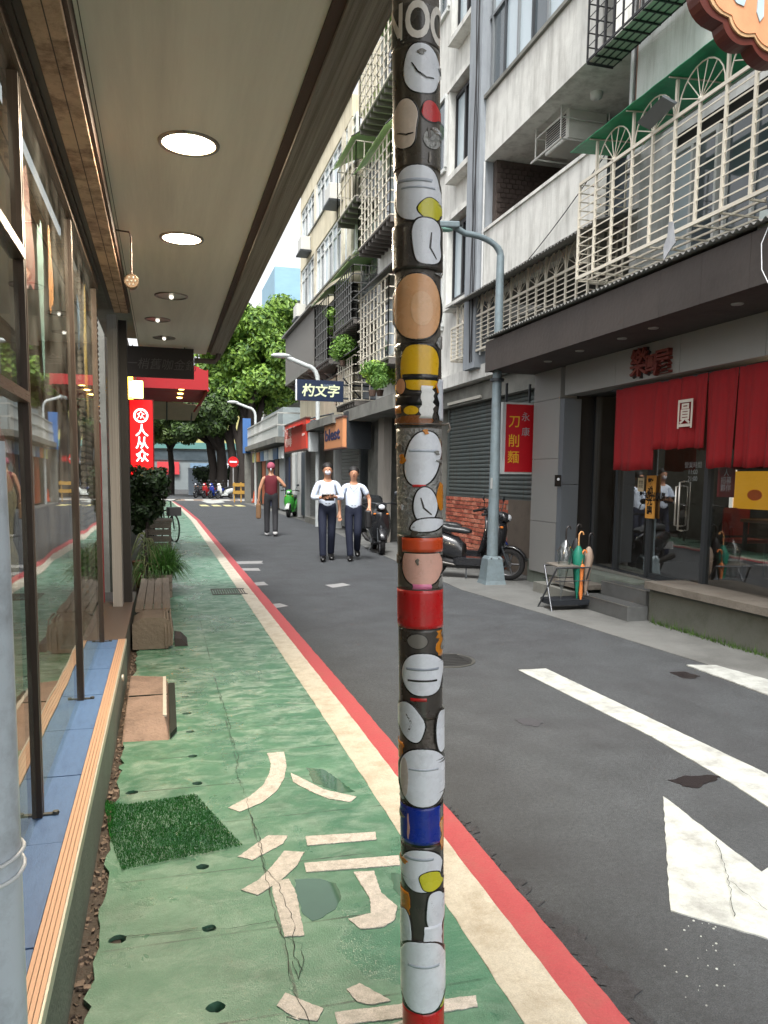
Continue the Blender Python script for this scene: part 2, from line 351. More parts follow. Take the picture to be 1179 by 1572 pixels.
strip('red_line', Mc, Rc, -.05, .010, red_line_m, 'red no stopping line along the path edge', .003)

def mark(name, px_pts, m, label, z0=.0, z1=.005, amp=.003, step=.04):
    pts = [PZ(x, y, z1) for x, y in px_pts]; pts = [(p.x, p.y) for p in pts]
    return outline(name, rough_edge(pts, amp, step), z0, z1, m, label=label)
mark('lane_line', [(796, 1028), (838, 1026), (1179, 1188), (1330, 1262), (1300, 1310), (1179, 1238), (1120, 1200), (1000, 1130)], white_paint, 'long white painted line widening towards the right', amp=.002)
mark('direction_arrow', [(1018, 1222), (1169, 1338), (1210, 1312), (1420, 1440), (1400, 1500), (1179, 1440), (1029, 1397)], white_paint, 'large white painted arrow head on the asphalt', amp=.003)
mark('edge_line', [(1053, 1020), (1100, 1021), (1179, 1043), (1260, 1068), (1240, 1085), (1179, 1066)], white_paint, 'worn white edge line beside the concrete apron', .002, .011, .006)
# characters painted on the footpath, traced stroke by stroke
def glyph(label, strokes):
    root = tag(bpy.data.objects.new('painted_character', None), label, kind='structure'); COL.objects.link(root)
    for i, s in enumerate(strokes):
        pts = [PZ(x, y, .015) for x, y in s]; pts = rough_edge([(p.x, p.y) for p in pts], .0018, .012)
        poly_mesh('stroke', pts, [], .0125, .0155+.0002*i, old_paint, root)
glyph('person character painted in worn white on the green path', [[(410, 1156), (436, 1154), (440, 1175), (436, 1195), (425, 1214), (402, 1232), (368, 1246), (350, 1240), (384, 1222), (404, 1205), (414, 1186), (416, 1172)], [(446, 1186), (470, 1198), (498, 1212), (547, 1223), (538, 1231), (505, 1226), (475, 1214), (450, 1200)]])
glyph('walk character painted in worn white across the green path', [[(365, 1315), (412, 1282), (442, 1283), (434, 1295), (388, 1320)], [(370, 1366), (398, 1350), (418, 1329), (436, 1306), (467, 1308), (455, 1330), (430, 1352), (396, 1374)], [(418, 1368), (420, 1353), (444, 1349), (455, 1372), (467, 1436), (437, 1438)], [(469, 1284), (576, 1277), (578, 1289), (472, 1298)], [(467, 1325), (612, 1313), (614, 1328), (470, 1339)], [(543, 1339), (574, 1337), (585, 1370), (610, 1392), (606, 1412), (588, 1423), (553, 1426), (535, 1411), (570, 1402), (568, 1380)]])
glyph('road character painted in worn white at the bottom of the path', [[(425, 1544), (438, 1524), (496, 1548), (487, 1567), (440, 1560), (480, 1566)][:5]+[(460, 1566)], [(532, 1519), (552, 1509), (600, 1536), (570, 1542), (548, 1538)], [(514, 1554), (618, 1541), (730, 1528), (733, 1545), (640, 1560), (520, 1574)], [(596, 1574), (640, 1560), (668, 1572), (640, 1600), (596, 1600)]])
# puddle, cracks, stains
wet = mat('standing_water', (60, 96, 78), .03, var=.1, scale=8, bump=0, spec=.9, rvar=.02)
pp = [PZ(x, y, .014) for x, y in [(452, 1350), (492, 1348), (515, 1356), (524, 1376), (514, 1396), (496, 1408), (478, 1414), (462, 1398), (455, 1376)]]
outline('puddle', rough_edge([(p.x, p.y) for p in pp], .005, .02), .0121, .0135, wet, label='small puddle between the painted strokes')
for q in ([(470, 1178), (500, 1182), (545, 1215), (520, 1216), (480, 1200)], [(600, 1340), (616, 1342), (616, 1375), (606, 1368)]):
    pp = [PZ(x, y, .014) for x, y in q]; outline('puddle', rough_edge([(p.x, p.y) for p in pp], .006, .02), .0121, .0133, wet)
crack_m = mat('crack', (34, 40, 34), .9, var=.2, scale=20, bump=0)
def crack(pts, w, label=None):
    P3 = [PZ(x, y, .016) for x, y in pts]; c = [Vector((p.x, p.y)) for p in P3]; fine = [c[0]]
    for a, b in zip(c, c[1:]):
        k = max(2, int((b-a).length/.025))
        for j in range(1, k+1): fine.append(a+(b-a)*(j/k)+Vector((rnd.uniform(-.006, .006), rnd.uniform(-.006, .006))))
    lft = []; rgt = []
    for i, p in enumerate(fine):
        d = (fine[min(i+1, len(fine)-1)]-fine[max(i-1, 0)]).normalized(); nn = Vector((-d.y, d.x)); ww = w*rnd.uniform(.25, 1)
        lft.append(p+nn*ww); rgt.append(p-nn*ww)
    b = MB(); n = len(lft)
    b.add([(p.x, p.y, .0166) for p in lft]+[(p.x, p.y, .0166) for p in rgt], [(i, i+1, n+i+1, n+i) for i in range(n-1)])
    tag(b.build('crack', crack_m), label, kind='structure')
crack([(355, 1130), (366, 1160), (362, 1188), (376, 1218), (384, 1250), (396, 1290), (408, 1340), (416, 1385), (428, 1418), (436, 1445), (442, 1480), (446, 1505), (456, 1530), (470, 1560), (478, 1574)], .0014, 'hairline crack running through the painted characters')
crack([(384, 1250), (400, 1292), (407, 1335), (424, 1352), (440, 1390), (452, 1420), (450, 1460), (462, 1490)], .0016)
crack([(442, 1440), (462, 1450), (468, 1475), (458, 1502), (448, 1478)], .0014)
crack([(165, 1441), (300, 1428), (360, 1424), (424, 1412)], .0016)
crack([(175, 1440), (250, 1431), (306, 1425)], .0014)
crack([(336, 1060), (352, 1110), (356, 1140)], .0016)
crack([(1100, 1290), (1118, 1350), (1127, 1408)], .002); crack([(1120, 1352), (1179, 1398)], .0015)
oil = mat('wet_stain', (34, 30, 32), .35, var=.2, scale=10, vec='World', bump=.6, bscale=170)
def stain(px, label=None, m=None, amp=.012):
    pp = [PZ(x, y, .003) for x, y in px]; o = outline('stain', rough_edge([(p.x, p.y) for p in pp], amp, .02), .0005, .0035, m or oil, label=label)
stain([(1027, 1198), (1050, 1192), (1080, 1190), (1108, 1190), (1098, 1198), (1085, 1202), (1070, 1210), (1050, 1206)], 'jagged dark oil stain below the white line')
stain([(1028, 1032), (1050, 1031), (1075, 1038), (1062, 1042), (1045, 1040)], 'small dark stain near the apron')
stain([(686, 1240), (720, 1262), (762, 1318), (830, 1385), (900, 1442), (960, 1500), (1010, 1572), (962, 1572), (900, 1490), (800, 1380), (735, 1300)], 'long damp dark edge of asphalt beside the red line', mat('damp_edge', (58, 58, 62), .6, var=.3, scale=9, vec='World', bump=1, bscale=190, grain=.6, gscale=200), .03)
stain([(792, 1105), (806, 1101), (835, 1108), (826, 1115), (800, 1112)], 'faint damp spot in the road', mat('damp', (64, 64, 68), .6, var=.1, scale=9, vec='World', bump=.6, bscale=170))
sp = MB()
for k in range(30):
    x = rnd.gauss(1072, 26); y_ = rnd.uniform(1402, 1550)-(0 if k % 3 else 25); p = PZ(x, y_); r = rnd.uniform(.001, .0045)
    sp.lathe([(r, .0005), (r*.8, .0025)], (p.x, p.y, 0), 7)
tag(sp.build('paint_splash', white_paint), 'white paint drips scattered on the asphalt', kind='stuff')
# worn dashes and the distant crossing
for px in ([(358, 862), (402, 861), (404, 865), (360, 866)], [(352, 872), (398, 872), (400, 876), (356, 876)], [(362, 896), (405, 893), (412, 898), (366, 901)], [(408, 928), (430, 926), (442, 930), (416, 935)], [(500, 898), (525, 895), (538, 898), (512, 902)]):
    mark('worn_dash', px, mat('faded_paint', (138, 138, 138), .8, var=.2, scale=14, vec='World'), None, .0005, .004, .02, .15)
mark('bicycle_marking', [(309, 769), (338, 767), (345, 771), (326, 773), (318, 772)], white_paint, 'white cycle marking on the far roadway', amp=.02, step=.5)
for k in range(4):
    x0 = 1.9+k*.62; mark_pts = [(x0, 41.5), (x0+.42, 41.5), (x0+.3, 43.4), (x0-.05, 43.4)]
    outline('arrow_marking', mark_pts, .0005, .005, mat('yellow_paint', (205, 196, 140), .7, scale=8))
for k in range(11):
    x0 = .2+k*1.15; outline('crossing_bar', [(x0, 51.2), (x0+.55, 51.2), (x0+.55, 53.6), (x0, 53.6)], .0005, .005, white_paint)
outline('crossing_band', [(-6, 50.6), (14, 50.6), (14, 54.2), (-6, 54.2)], .0001, .0004, mat('brown_crossing', (128, 112, 100), .8, scale=4, vec='World'))
# grate in the gutter and manhole in the road
gr = thing('drain_grate', 'rectangular iron drain grate set in the green path beside the kerb', 'drain grate', (.82, 10.55, .013))
iron = mat('cast_iron', (96, 96, 92), .6, .7, var=.2, scale=30)
for y0 in (10.28, 10.78): box('frame', iron, gr, .6, 1.05, y0, y0+.04, .013, .02)
for k in range(14): x0 = .6+k*.032; box('grate_bar', iron, gr, x0, x0+.014, 10.32, 10.78, .0125, .02)
mh = thing('manhole_cover', 'round dark manhole cover in the road behind the sticker pole', 'manhole cover', (2.3, 6.2, 0))
MB().lathe([(.27, .0005), (.27, .006), (.25, .006)], (2.3, 6.2, 0), 36, smooth=False).build('rim', iron, mh)
c_ = MB().lathe([(.245, .0005), (.24, .008)], (2.3, 6.2, 0), 36, smooth=False)
for k in range(-3, 4): c_.box(2.12, 2.48, 6.2+k*.055-.012, 6.2+k*.055+.012, .008, .011)
c_.build('lid', mat('dark_iron', (58, 58, 58), .55, .6, var=.25, scale=30), mh)

# ================================================================== LEFT SHOP
copper = mat('bronze_frame', (112, 96, 84), .3, .6, var=.18, scale=12, bump=.2)
darkfr = mat('dark_frame', (70, 60, 54), .4, .5, var=.18, scale=12, bump=.15)
rustw = mat('rusty_beam_paint', (196, 164, 138), .8, var=.2, scale=7, bump=.6, bscale=50, dirt=(84, 50, 34), dirt_amt=.9, dscale=8)
brownp = mat('brown_paint', (72, 52, 42), .7, var=.3, scale=8, bump=.4)
soffit = mat('soffit_board', (240, 230, 216), .7, var=.03, scale=3, bump=.1, dirt=(140, 126, 112), dirt_amt=.3, dscale=1.2)
fascia_m = mat('rough_fascia', (158, 150, 140), .9, var=.28, scale=9, bump=1, bscale=45, dirt=(96, 86, 76), dirt_amt=.8, dscale=7)
plint = mat('plinth_render', (112, 120, 112), .8, var=.12, scale=6, bump=.4, bscale=60, dirt=(92, 96, 88), dirt_amt=.5, dscale=2, streak=2.5, vec='World')
blue_t = mat('blue_sill_tile', (88, 120, 166), .5, var=.1, scale=12, bump=.15, bscale=40, dirt=(66, 92, 136), dirt_amt=.5, dscale=4)
alu = mat('pink_beige_aluminium', (212, 172, 144), .45, .25, var=.06, scale=9, bump=.05)
alu_e = mat('pale_aluminium', (214, 210, 196), .4, .4, var=.05, scale=9, bump=.05)
groove = mat('groove', (86, 66, 54), .8, bump=0)
XG, ZS = -.455, .31
shop = thing('glass_fronted_shop', 'glass fronted shop with bronze frames, blue tiled sill and lit soffit on the left', 'shop', (-.9, 5, 0))
box('plinth', plint, shop, -.62, -.285, -2.5, 6.12, -.07, ZS-.006)
box('plinth', mat('dark_plinth', (84, 82, 80), .7, var=.15, scale=5, dirt=(60, 58, 56), dirt_amt=.5, streak=5), shop, -.75, -.300, 6.123, 8.9, -.07, ZS-.03)
y = -1.0
while y < 6.1:
    y1 = min(y+.62, 6.115)
    box('sill_tile', blue_t, shop, XG-.02, -.345, y+.003, y1-.003, ZS-.004, ZS+.006+rnd.uniform(-.001, .001), .0)
    y = y1
ax = -.342
for k in range(4):
    box('trim_slat', alu, shop, ax, ax+.0112, -2.4, 6.115, ZS-.02, ZS+.011); ax += .0132
box('trim_base', groove, shop, -.343, -.288, -2.4, 6.113, ZS-.03, ZS+.006)
box('trim_edge', alu_e, shop, -.2895, -.283, -2.4, 6.117, ZS-.03, ZS+.012)
box('brown_sill', mat('brown_sill', (96, 84, 76), .5, var=.2, scale=7), shop, -.6, -.296, 6.13, 8.02, ZS-.028, ZS+.004)
vent = MB().lathe([(.022, -.285), (.022, -.272), (.016, -.272)], (0, 5.4, .2), 14, 'X').build('vent_cap', alu_e, shop)
# glazing: bays between mullions, nearer bays with transoms
gl = glassm('shop_glass', base=.10, dust=.12)
ZH = 2.86
bays = [-.4, 1.45, 2.96, 4.5, 6.06]
for i, yb in enumerate(bays):
    fr = darkfr if i != 3 else darkfr
    for s in (-.026, .008): box('mullion', (copper if s > 0 else darkfr), shop, XG-.03, XG+.018, yb+s, yb+s+.018, ZS+.006, ZH)
    box('mullion_core', mat('black_gap', (20, 18, 17), .6), shop, XG-.028, XG+.004, yb-.009, yb+.009, ZS+.006, ZH)
    ft = MB().box(XG-.03, XG+.07, yb-.008, yb+.01, ZS+.006, ZS+.012); ft.lathe([(.012, 0), (.011, .008)], (XG+.06, yb+.001, ZS+.01), 10); ft.build('mullion_foot', iron, shop)
for a, b in zip(bays, bays[1:]):
    box('glass_pane', gl, shop, XG-.005, XG+.001, a+.037, b-.035, ZS+.006, ZH)
box('header', copper, shop, XG-.04, XG+.03, -2, 6.1, ZH, ZH+.05); box('header_step', darkfr, shop, XG-.06, XG+.05, -2, 6.14, ZH+.053, 3.0)
for z in (1.79, 2.26): box('transom', copper, shop, XG-.02, XG+.025, bays[1]+.04, bays[2]-.037, z, z+.035)
box('fascia_panel', mat('dark_brown_panel', (64, 54, 50), .5, var=.15), shop, -.41, -.372, -2, 7.1, 2.93, 3.0)
bm_ = MB(); bm_.box(-.372, -.262, -2, 7.12, 2.905, 3.0); bm_.build('beam', rustw, shop, bevel=.004)
box('beam_lip', brownp, shop, -.2615, -.246, -2, 7.14, 2.915, 3.0); box('beam_joint', brownp, shop, -.318, -.314, -2, 7.1, 2.9035, 2.91)
# canopy with downlights
box('soffit', soffit, shop, -.245, .52, -2.5, 9.8, 3.0, 3.06)
box('soffit_trim', brownp, shop, .52, .56, -2.5, 9.55, 2.985, 3.10)
box('fascia', fascia_m, shop, .561, .70, -2.5, 9.6, 2.97, 3.28)
box('roof_slab', concrete_g, shop, -.6, .56, -2.5, 9.58, 3.1, 3.28)
box('ceiling_seam', mat('seam', (96, 84, 74), .8), shop, -.232, -.229, -2.5, 9.5, 2.9985, 3.001)
lit = emis('lit_diffuser', (255, 240, 205), 9)
ring = mat('chrome_ring', (150, 140, 128), .3, .8)
for i, (px, py) in enumerate([(290, 222), (279, 367), (263, 455), (242, 491), (252, 519)]):
    p = PZ(px, py, 2.995); r = (.115, .115, .115, .1, .1)[i]
    dl = MB().lathe([(r+.018, 0), (r+.016, -.008), (r, -.008), (r, -.002)], (p.x, p.y, 3.0), 32, caps=False).build('downlight', ring, shop)
    if i < 2:
        MB().lathe([(r-.001, -.004), (.001, -.0045)], (p.x, p.y, 3.0), 32, smooth=False).build('diffuser', lit, dl)
        ld = bpy.data.lights.new('downlight_lamp', 'AREA'); ld.shape = 'DISK'; ld.size = .2; ld.energy = 34; ld.color = (1, .84, .62)
        lo = bpy.data.objects.new('downlight_lamp', ld); COL.objects.link(lo); lo.location = (p.x, p.y, 2.985)
    else:
        MB().lathe([(r-.001, -.001), (.05, .03), (.001, .03)], (p.x, p.y, 2.999), 24).build('reflector', mat('dull_reflector', (170, 160, 150), .35, .6), dl)
        MB().ball((p.x, p.y, 2.99), .018).build('bulb', emis('dim_bulb', (255, 250, 235), 2.5 if i > 2 else .8), dl)
# pilaster, corrugated shutter, banner, black post in the recess
box('pilaster', mat('stained_pilaster', (168, 166, 164), .7, var=.15, scale=5, bump=.4, dirt=(104, 98, 92), dirt_amt=.7, streak=5, dscale=3), shop, -.47, -.385, 7.7, 8.05, ZS, 3.0)
box('post', mat('black_post', (28, 24, 22), .5), shop, -.384, -.31, 7.95, 8.1, ZS, 3.0)
sh = MB()
for k in range(58): z = ZS+.05+k*.046; sh.lathe([(.02, 6.15), (.02, 7.68)], (-.56, 0, z), 8, 'Y')
sh.build('side_shutter', mat('grey_shutter_side', (120, 112, 106), .5, .4, var=.15), shop)
box('banner', mat('red_banner', (168, 30, 40), .6, var=.1), shop, -.532, -.528, 6.9, 7.5, .4, 2.0)
text('lettering', '歡\n迎\n光\n臨', mat('banner_white', (225, 220, 215), .6), shop, (-.526, 7.2, 1.3), .26, '+X', .0005, 0)
# shop interior: floor, walls, shelves, hanging garments
wallw = mat('interior_wall', (120, 104, 88), .8); woodi = mat('interior_wood', (96, 66, 44), .5, var=.2, scale=5)
box('interior_floor', woodi, shop, -3.2, -.63, -2, 8, .2, .26); box('interior_wall', wallw, shop, -3.3, -3.2, -2, 8, .2, 3.1)
box('interior_wall', wallw, shop, -3.2, -.62, 8, 8.1, .2, 3.1); box('interior_wall', wallw, shop, -3.2, -.62, -2.1, -2, .2, 3.1)
box('interior_ceiling', mat('interior_ceiling', (110, 98, 84), .8), shop, -3.2, -.62, -2, 8, 3.0, 3.08)
box('interior_wall', wallw, shop, -.66, -.62, 6.14, 8, ZS, 3.0)
for y0, c in ((.2, (150, 40, 36)), (.9, (60, 96, 120)), (1.9, (186, 150, 60)), (3.4, (60, 110, 70)), (4.6, (196, 180, 150)), (5.3, (140, 60, 60)), (2.6, (200, 196, 186))):
    box('poster', mat('poster_%d' % c[0], c, .6, var=.5, scale=7, bump=0), shop, -3.19, -3.17, y0*1.2, y0*1.2+.55, 1.2, 2.3)
# things standing inside the window: rack of garments, shelves with goods
rail = thing('garment_rack', 'rack of dark jackets and scarves hanging behind the shop window', 'clothes rack', (-1.1, 4.4, .26))
MB().tube([(-1.1, 3.3, .26), (-1.1, 3.3, 1.95), (-1.1, 5.6, 1.95), (-1.1, 5.6, .26)], .014).build('rail', iron, rail)
gc = [(52, 56, 44), (34, 34, 36), (70, 66, 44), (90, 80, 70), (40, 44, 58), (60, 50, 40), (120, 110, 90), (44, 40, 36), (70, 30, 30)]
for k in range(9):
    yy = 3.45+k*.25; b = MB(); w = .26; pr = []
    for j in range(9):
        t = j/8; z = 1.88-t*rnd.uniform(.95, 1.0); ww = w*(.35+.65*min(1, t*3))*(1+.08*sin(j*2+k)); th = .04+.03*t
        pr += [(-1.1-ww, yy-th, z), (-1.1+ww, yy-th+.02*sin(j+k), z), (-1.1+ww, yy+th, z), (-1.1-ww, yy+th-.02*sin(j*1.7), z)]
    f = [(i*4+a, i*4+(a+1) % 4, i*4+4+(a+1) % 4, i*4+4+a) for i in range(8) for a in range(4)]
    b.add(pr, f, True).build('garment', mat('cloth_%d' % k, gc[k], .9, var=.2, scale=20, bump=.4), rail)
ORD = ['first', 'second', 'third', 'fourth', 'fifth', 'sixth', 'seventh', 'eighth', 'ninth', 'tenth', 'eleventh', 'twelfth']
for (yy, n_) in ((.9, 'nearer'), (2.3, 'farther')):
    s = thing('display_shelf', 'wooden display shelf with coloured goods behind the %s bay of the shop window' % ('first' if yy < 1 else 'second'), 'shelf', (-1.0, yy, .26))
    for z in (.7, 1.1, 1.5, 1.9, 2.3): box('board', woodi, s, -1.25, -.75, yy, yy+1.0, z, z+.025)
    for y0 in (yy, yy+.97): box('side', woodi, s, -1.25, -.75, y0, y0+.025, .26, 2.5)
    for zi, z in enumerate((.725, 1.125, 1.525, 1.925, 2.325)):
        y0 = yy+.05; ji = 0
        while y0 < yy+.88:
            h = rnd.uniform(.1, .28); w = rnd.uniform(.05, .12); cn_, c = rnd.choice([('red', (190, 60, 40)), ('yellow', (220, 180, 60)), ('blue', (60, 90, 150)), ('white', (230, 225, 215)), ('green', (70, 130, 80)), ('brown', (180, 110, 60)), ('pink', (200, 90, 120))])
            q = MB().lathe([(w*.48, 0), (w*.5, h*.6), (w*.25, h*.8), (w*.2, h)], (-.95, y0+w/2, z+.001), 10)
            jar = q.build('jar', mat('goods_%d_%d' % (c[0], c[1]), c, .4, var=.2, scale=30, bump=0)); tag(jar, '%s jar, %s from the near end, %s board up, %s window shelf' % (cn_, ORD[ji], ORD[zi], n_), 'jar', 'jars on the shelves inside the shop window'); ji += 1
            y0 += w+.05
# wavy coloured patches behind the upper panes
for (y0, y1, z0, z1, c) in ((3.1, 3.35, 2.2, 2.62, (150, 40, 34)), (3.45, 3.6, 2.0, 2.6, (120, 150, 150)), (3.75, 3.9, 2.25, 2.6, (190, 120, 60)), (4.62, 4.75, 2.0, 2.7, (150, 60, 40)), (4.95, 5.1, 2.3, 2.6, (90, 110, 140)), (5.35, 5.55, 1.9, 2.7, (180, 150, 90)), (1.6, 2.0, 2.32, 2.8, (150, 44, 36)), (2.2, 2.5, 2.4, 2.75, (170, 150, 110))):
    pts = []
    for k in range(16):
        a = 2*pi*k/16; rr = 1+.25*sin(3*a+y0*9); pts.append((XG-.009, (y0+y1)/2+(y1-y0)/2*cos(a)*rr, (z0+z1)/2+(z1-z0)/2*sin(a)*rr))
    MB().prism(pts, (.002, 0, 0)).build('window_patch', mat('pane_patch_%d' % c[0], c, .5, var=.45, scale=18, bump=0), shop)

# added warm lamps, unseen, that brighten the shop interior
for yy in (1.5, 4.5):
    f = MB().lathe([(.13, 2.99), (.12, 2.96), (.001, 2.955)], (-1.8, yy, 0), 20).build('ceiling_lamp', emis('added_lamp_glow', (255, 226, 180), 6), shop)
    ld = bpy.data.lights.new('shop_lamp', 'POINT'); ld.energy = 40; ld.color = (1, .82, .6); ld.shadow_soft_size = .15
    lo = bpy.data.objects.new('shop_lamp', ld); COL.objects.link(lo); lo.location = (-1.8, yy, 2.8)

# spot lamp on a bracket at the beam end
p = PX(202, 433, -.16)
s = thing('spot_lamp', 'small tarnished spot lamp on a bent bracket under the soffit', 'spot lamp', (p.x, p.y, p.z))
MB().tube([(-.245, p.y+.03, 2.985), (p.x-.01, p.y+.03, 2.98), (p.x, p.y+.03, 2.95), (p.x, p.y+.02, p.z+.02)], .005, 8).build('bracket', brownp, s)
MB().lathe([(.02, .09), (.038, .07), (.042, 0), (.036, 0)], (p.x, p.y-.03, p.z), 18, 'Y').build('housing', mat('tarnish', (110, 92, 76), .4, .7), s)
b = MB()
for k in range(7):
    a = k*pi/3; rr = .022 if k < 6 else 0; b.ball((p.x+rr*cos(a), p.y-.032, p.z+rr*sin(a)), .0065, n=8, m=5)
b.build('lens', mat('lens_white', (220, 215, 205), .2), s)

# white drain pipe close to the camera with its cable tie
pc = PY(33, 1572, 1.32).x-.030
wp = thing('white_pipe', 'white painted vertical pipe tied with cable at the left edge', 'pipe', (pc, 1.35, 0))
pipe_m = mat('white_pipe_paint', (206, 216, 226), .35, var=.04, scale=6, bump=.2, bscale=14, dirt=(120, 122, 126), dirt_amt=.5, dscale=9)
MB().tube([(pc-.012, 1.35, 0), (pc-.012, 1.35, 1.42), (pc-.012, 1.35, 1.6)], [.046, .046, .044], 28).build('tube', pipe_m, wp)
b = MB()
for k, z in enumerate((.905, .925)):
    pts = [(pc-.012+.05*cos(a), 1.35+.05*sin(a), z+.012*sin(a+k*1.2)) for a in [2*pi*i/24 for i in range(25)]]; b.tube(pts, .0035, 6)
b.build('cable_tie', mat('white_cable', (226, 228, 230), .4), wp)
MB().tube([(pc-.012, 1.35, 1.6), (pc-.012, 1.36, 1.63), (pc-.03, 1.38, 1.65), (pc-.06, 1.38, 1.64)], .02, 14).build('elbow', pipe_m, wp)

# artificial turf mat
mp = [PZ(x, y, .016) for x, y in [(160, 1228), (178, 1234), (196, 1236), (300, 1220), (372, 1299), (187, 1337), (170, 1290)]]
turf = mat('turf_green', (34, 116, 40), .9, var=.35, scale=40, bump=.8, bscale=200, vec='World')
tm = thing('turf_mat', 'crooked piece of bright green artificial turf lying on the path', 'turf mat', (.02, 3.4, .012))
poly_mesh('backing', [(p.x+.02*0, p.y) for p in mp], [], 0.001, .006, turf, tm)
tb = MB(); xs = [p.x for p in mp]; ys = [p.y for p in mp]
def inside(x, y, P):
    c = False; j = len(P)-1
    for i in range(len(P)):
        if (P[i].y > y) != (P[j].y > y) and x < (P[j].x-P[i].x)*(y-P[i].y)/(P[j].y-P[i].y)+P[i].x: c = not c
        j = i
    return c
for k in range(26000):
    x = rnd.uniform(min(xs), max(xs)); y = rnd.uniform(min(ys), max(ys))
    if not inside(x, y, mp): continue
    a = rnd.uniform(0, 6.28); h = rnd.uniform(.006, .013); w = .0016; lx = rnd.uniform(-.006, .006); ly = rnd.uniform(-.006, .006)
    tb.add([(x-w*cos(a), y-w*sin(a), .018), (x+w*cos(a), y+w*sin(a), .018), (x+lx, y+ly, .018+h)], [(0, 1, 2)])
o = tb.build('turf_blades', turf, tm); o['kind'] = 'stuff'

# the sticker covered pole ------------------------------------------------------------
PYY = 1.86
pt = PY(638, 0, PYY); pb = PY(650, 1572, PYY); rad = abs(PY(680, 1572, PYY).x-PY(620, 1572, PYY).x)/2*.985
dirv = (pt-pb)/(pt.z-pb.z)
def axis(z): return pb+dirv*(z-pb.z)
pole_root = thing('sticker_pole', 'tall street pole covered in bright peeling stickers standing in the path', 'pole', axis(0))
def pole_mat():
    m = mat('pole_metal', (86, 80, 74), .5, .2, var=.3, scale=14, bump=.5, bscale=60, dirt=(150, 146, 138), dirt_amt=.7, dscale=14); return m
MB().tube([axis(0), axis(1), axis(2), axis(2.99)], rad, 48).build('shaft', pole_mat(), pole_root)
MB().lathe([(rad+.05, .012), (rad+.05, .024), (rad+.006, .026), (rad+.006, .05)], axis(0)-Vector((0, 0, axis(0).z)), 40, smooth=False).build('collar', concrete_g, pole_root)
def zrow(y_px):   # height on the pole of an image row
    z = 1.
    for _ in range(12):
        q = axis(z); c = PY(650-12*(1-y_px/1572), y_px, q.y-rad*.95); z = c.z
    return z
ins = {}
def smat(rgb, rough=.28, var=.05, scale=14):
    k = 'sticker_%d_%d_%d' % rgb
    return mat(k, rgb, rough, var=var, scale=scale, bump=.12, bscale=22, coat=.25, dirt=(110, 100, 90), dirt_amt=.18, dscale=16)
INK = smat((16, 15, 16)); WHT = smat((226, 230, 238)); TAN = smat((222, 168, 120)); YEL = smat((226, 178, 22)); YEL2 = smat((206, 200, 50)); RED = smat((196, 26, 30)); BLU = smat((16, 46, 150)); PINK = smat((226, 176, 160)); BRN = smat((132, 78, 36)); GRY = smat((62, 58, 54)); ORG = smat((206, 76, 36)); OCH = smat((204, 126, 24)); SIL = mat('peeled_silver', (150, 150, 148), .45, .4, var=.5, scale=60, bump=1, bscale=90); PNK2 = smat((222, 120, 160))
view_a = math.atan2(0-axis(1.2).y, 0-axis(1.2).x)   # direction from pole to the street side it is seen from
def theta(u):   # u in -1..1 across the visible width
    s = 1 if u > 0 else -1; a = abs(u)
    return view_a+math.asin(u) if a < .9 else view_a+s*min(1.85, 1.1198+(a-.9)*6.2)
layer = [0]
def wrap(name, rows, m, lift=None, parent=None, label=None, nx=44):
    """sticker bent round the pole: rows of (image row, left, right) in pixels from the pole's middle"""
    layer[0] += 1; rr = rad+.0006+(.0003*layer[0] if lift is None else lift)
    v = []; f = []
    for (py, xl, xr) in rows:
        hw = 34-4*py/1572; z = zrow(py); a = axis(z); tl = theta(xl/hw); tr = theta(xr/hw)
        for k in range(nx+1):
            t = tl+(tr-tl)*k/nx; v.append((a.x+rr*cos(t), a.y+rr*sin(t), z))
    n = nx+1
    for i in range(len(rows)-1):
        for k in range(nx): f.append((i*n+k, i*n+k+1, (i+1)*n+k+1, (i+1)*n+k))
    b = MB().add(v, f, True); me_o = b.build(name, m, parent or pole_root)
    s = me_o.modifiers.new('thickness', 'SOLIDIFY'); s.thickness = .0004; s.offset = 1
    if label: me_o['label'] = label
    return me_o
def blob(cy, ry, cx, rx, n=22, sq=2., wob=0., seed=0, skew=0.):
    r = random.Random(seed); ph = r.uniform(0, 6); rows = []
    for i in range(n+1):
        t = -cos(pi*i/n); w = (1-abs(t)**sq)**(1/sq) if abs(t) < 1 else 0
        rows.append((cy+ry*t, cx+skew*t-rx*w*(1+wob*sin(3*t+ph)), cx+skew*t+rx*w*(1+wob*sin(4*t+ph+2))))
    return rows
def sticker(m, cy, ry, cx, rx, ink=2.2, label=None, **k):
    """printed patch: dark outline below, colour above"""
    o = wrap('sticker', blob(cy, ry+ink, cx, rx+ink, **k), INK, label=label) if ink else None
    return wrap('print' if o else 'sticker', blob(cy, ry, cx, rx, **k), m, parent=o)
def band(m, y0, y1, xl=-99, xr=99, jag=0., label=None, ink=0, seed=1):
    if xl <= -99 and xr >= 99: layer[0] = 0
    r = random.Random(seed+int(y0)); n = max(2, int((y1-y0)/5))
    o = None
    if ink: o = wrap('sticker', [(y0-ink, xl, xr), (y1+ink, xl, xr)], INK)
    return wrap('sticker', [(y0+(y1-y0)*i/n, xl+r.uniform(-jag, jag), xr+r.uniform(-jag, jag)) for i in range(n+1)], m, label=label)
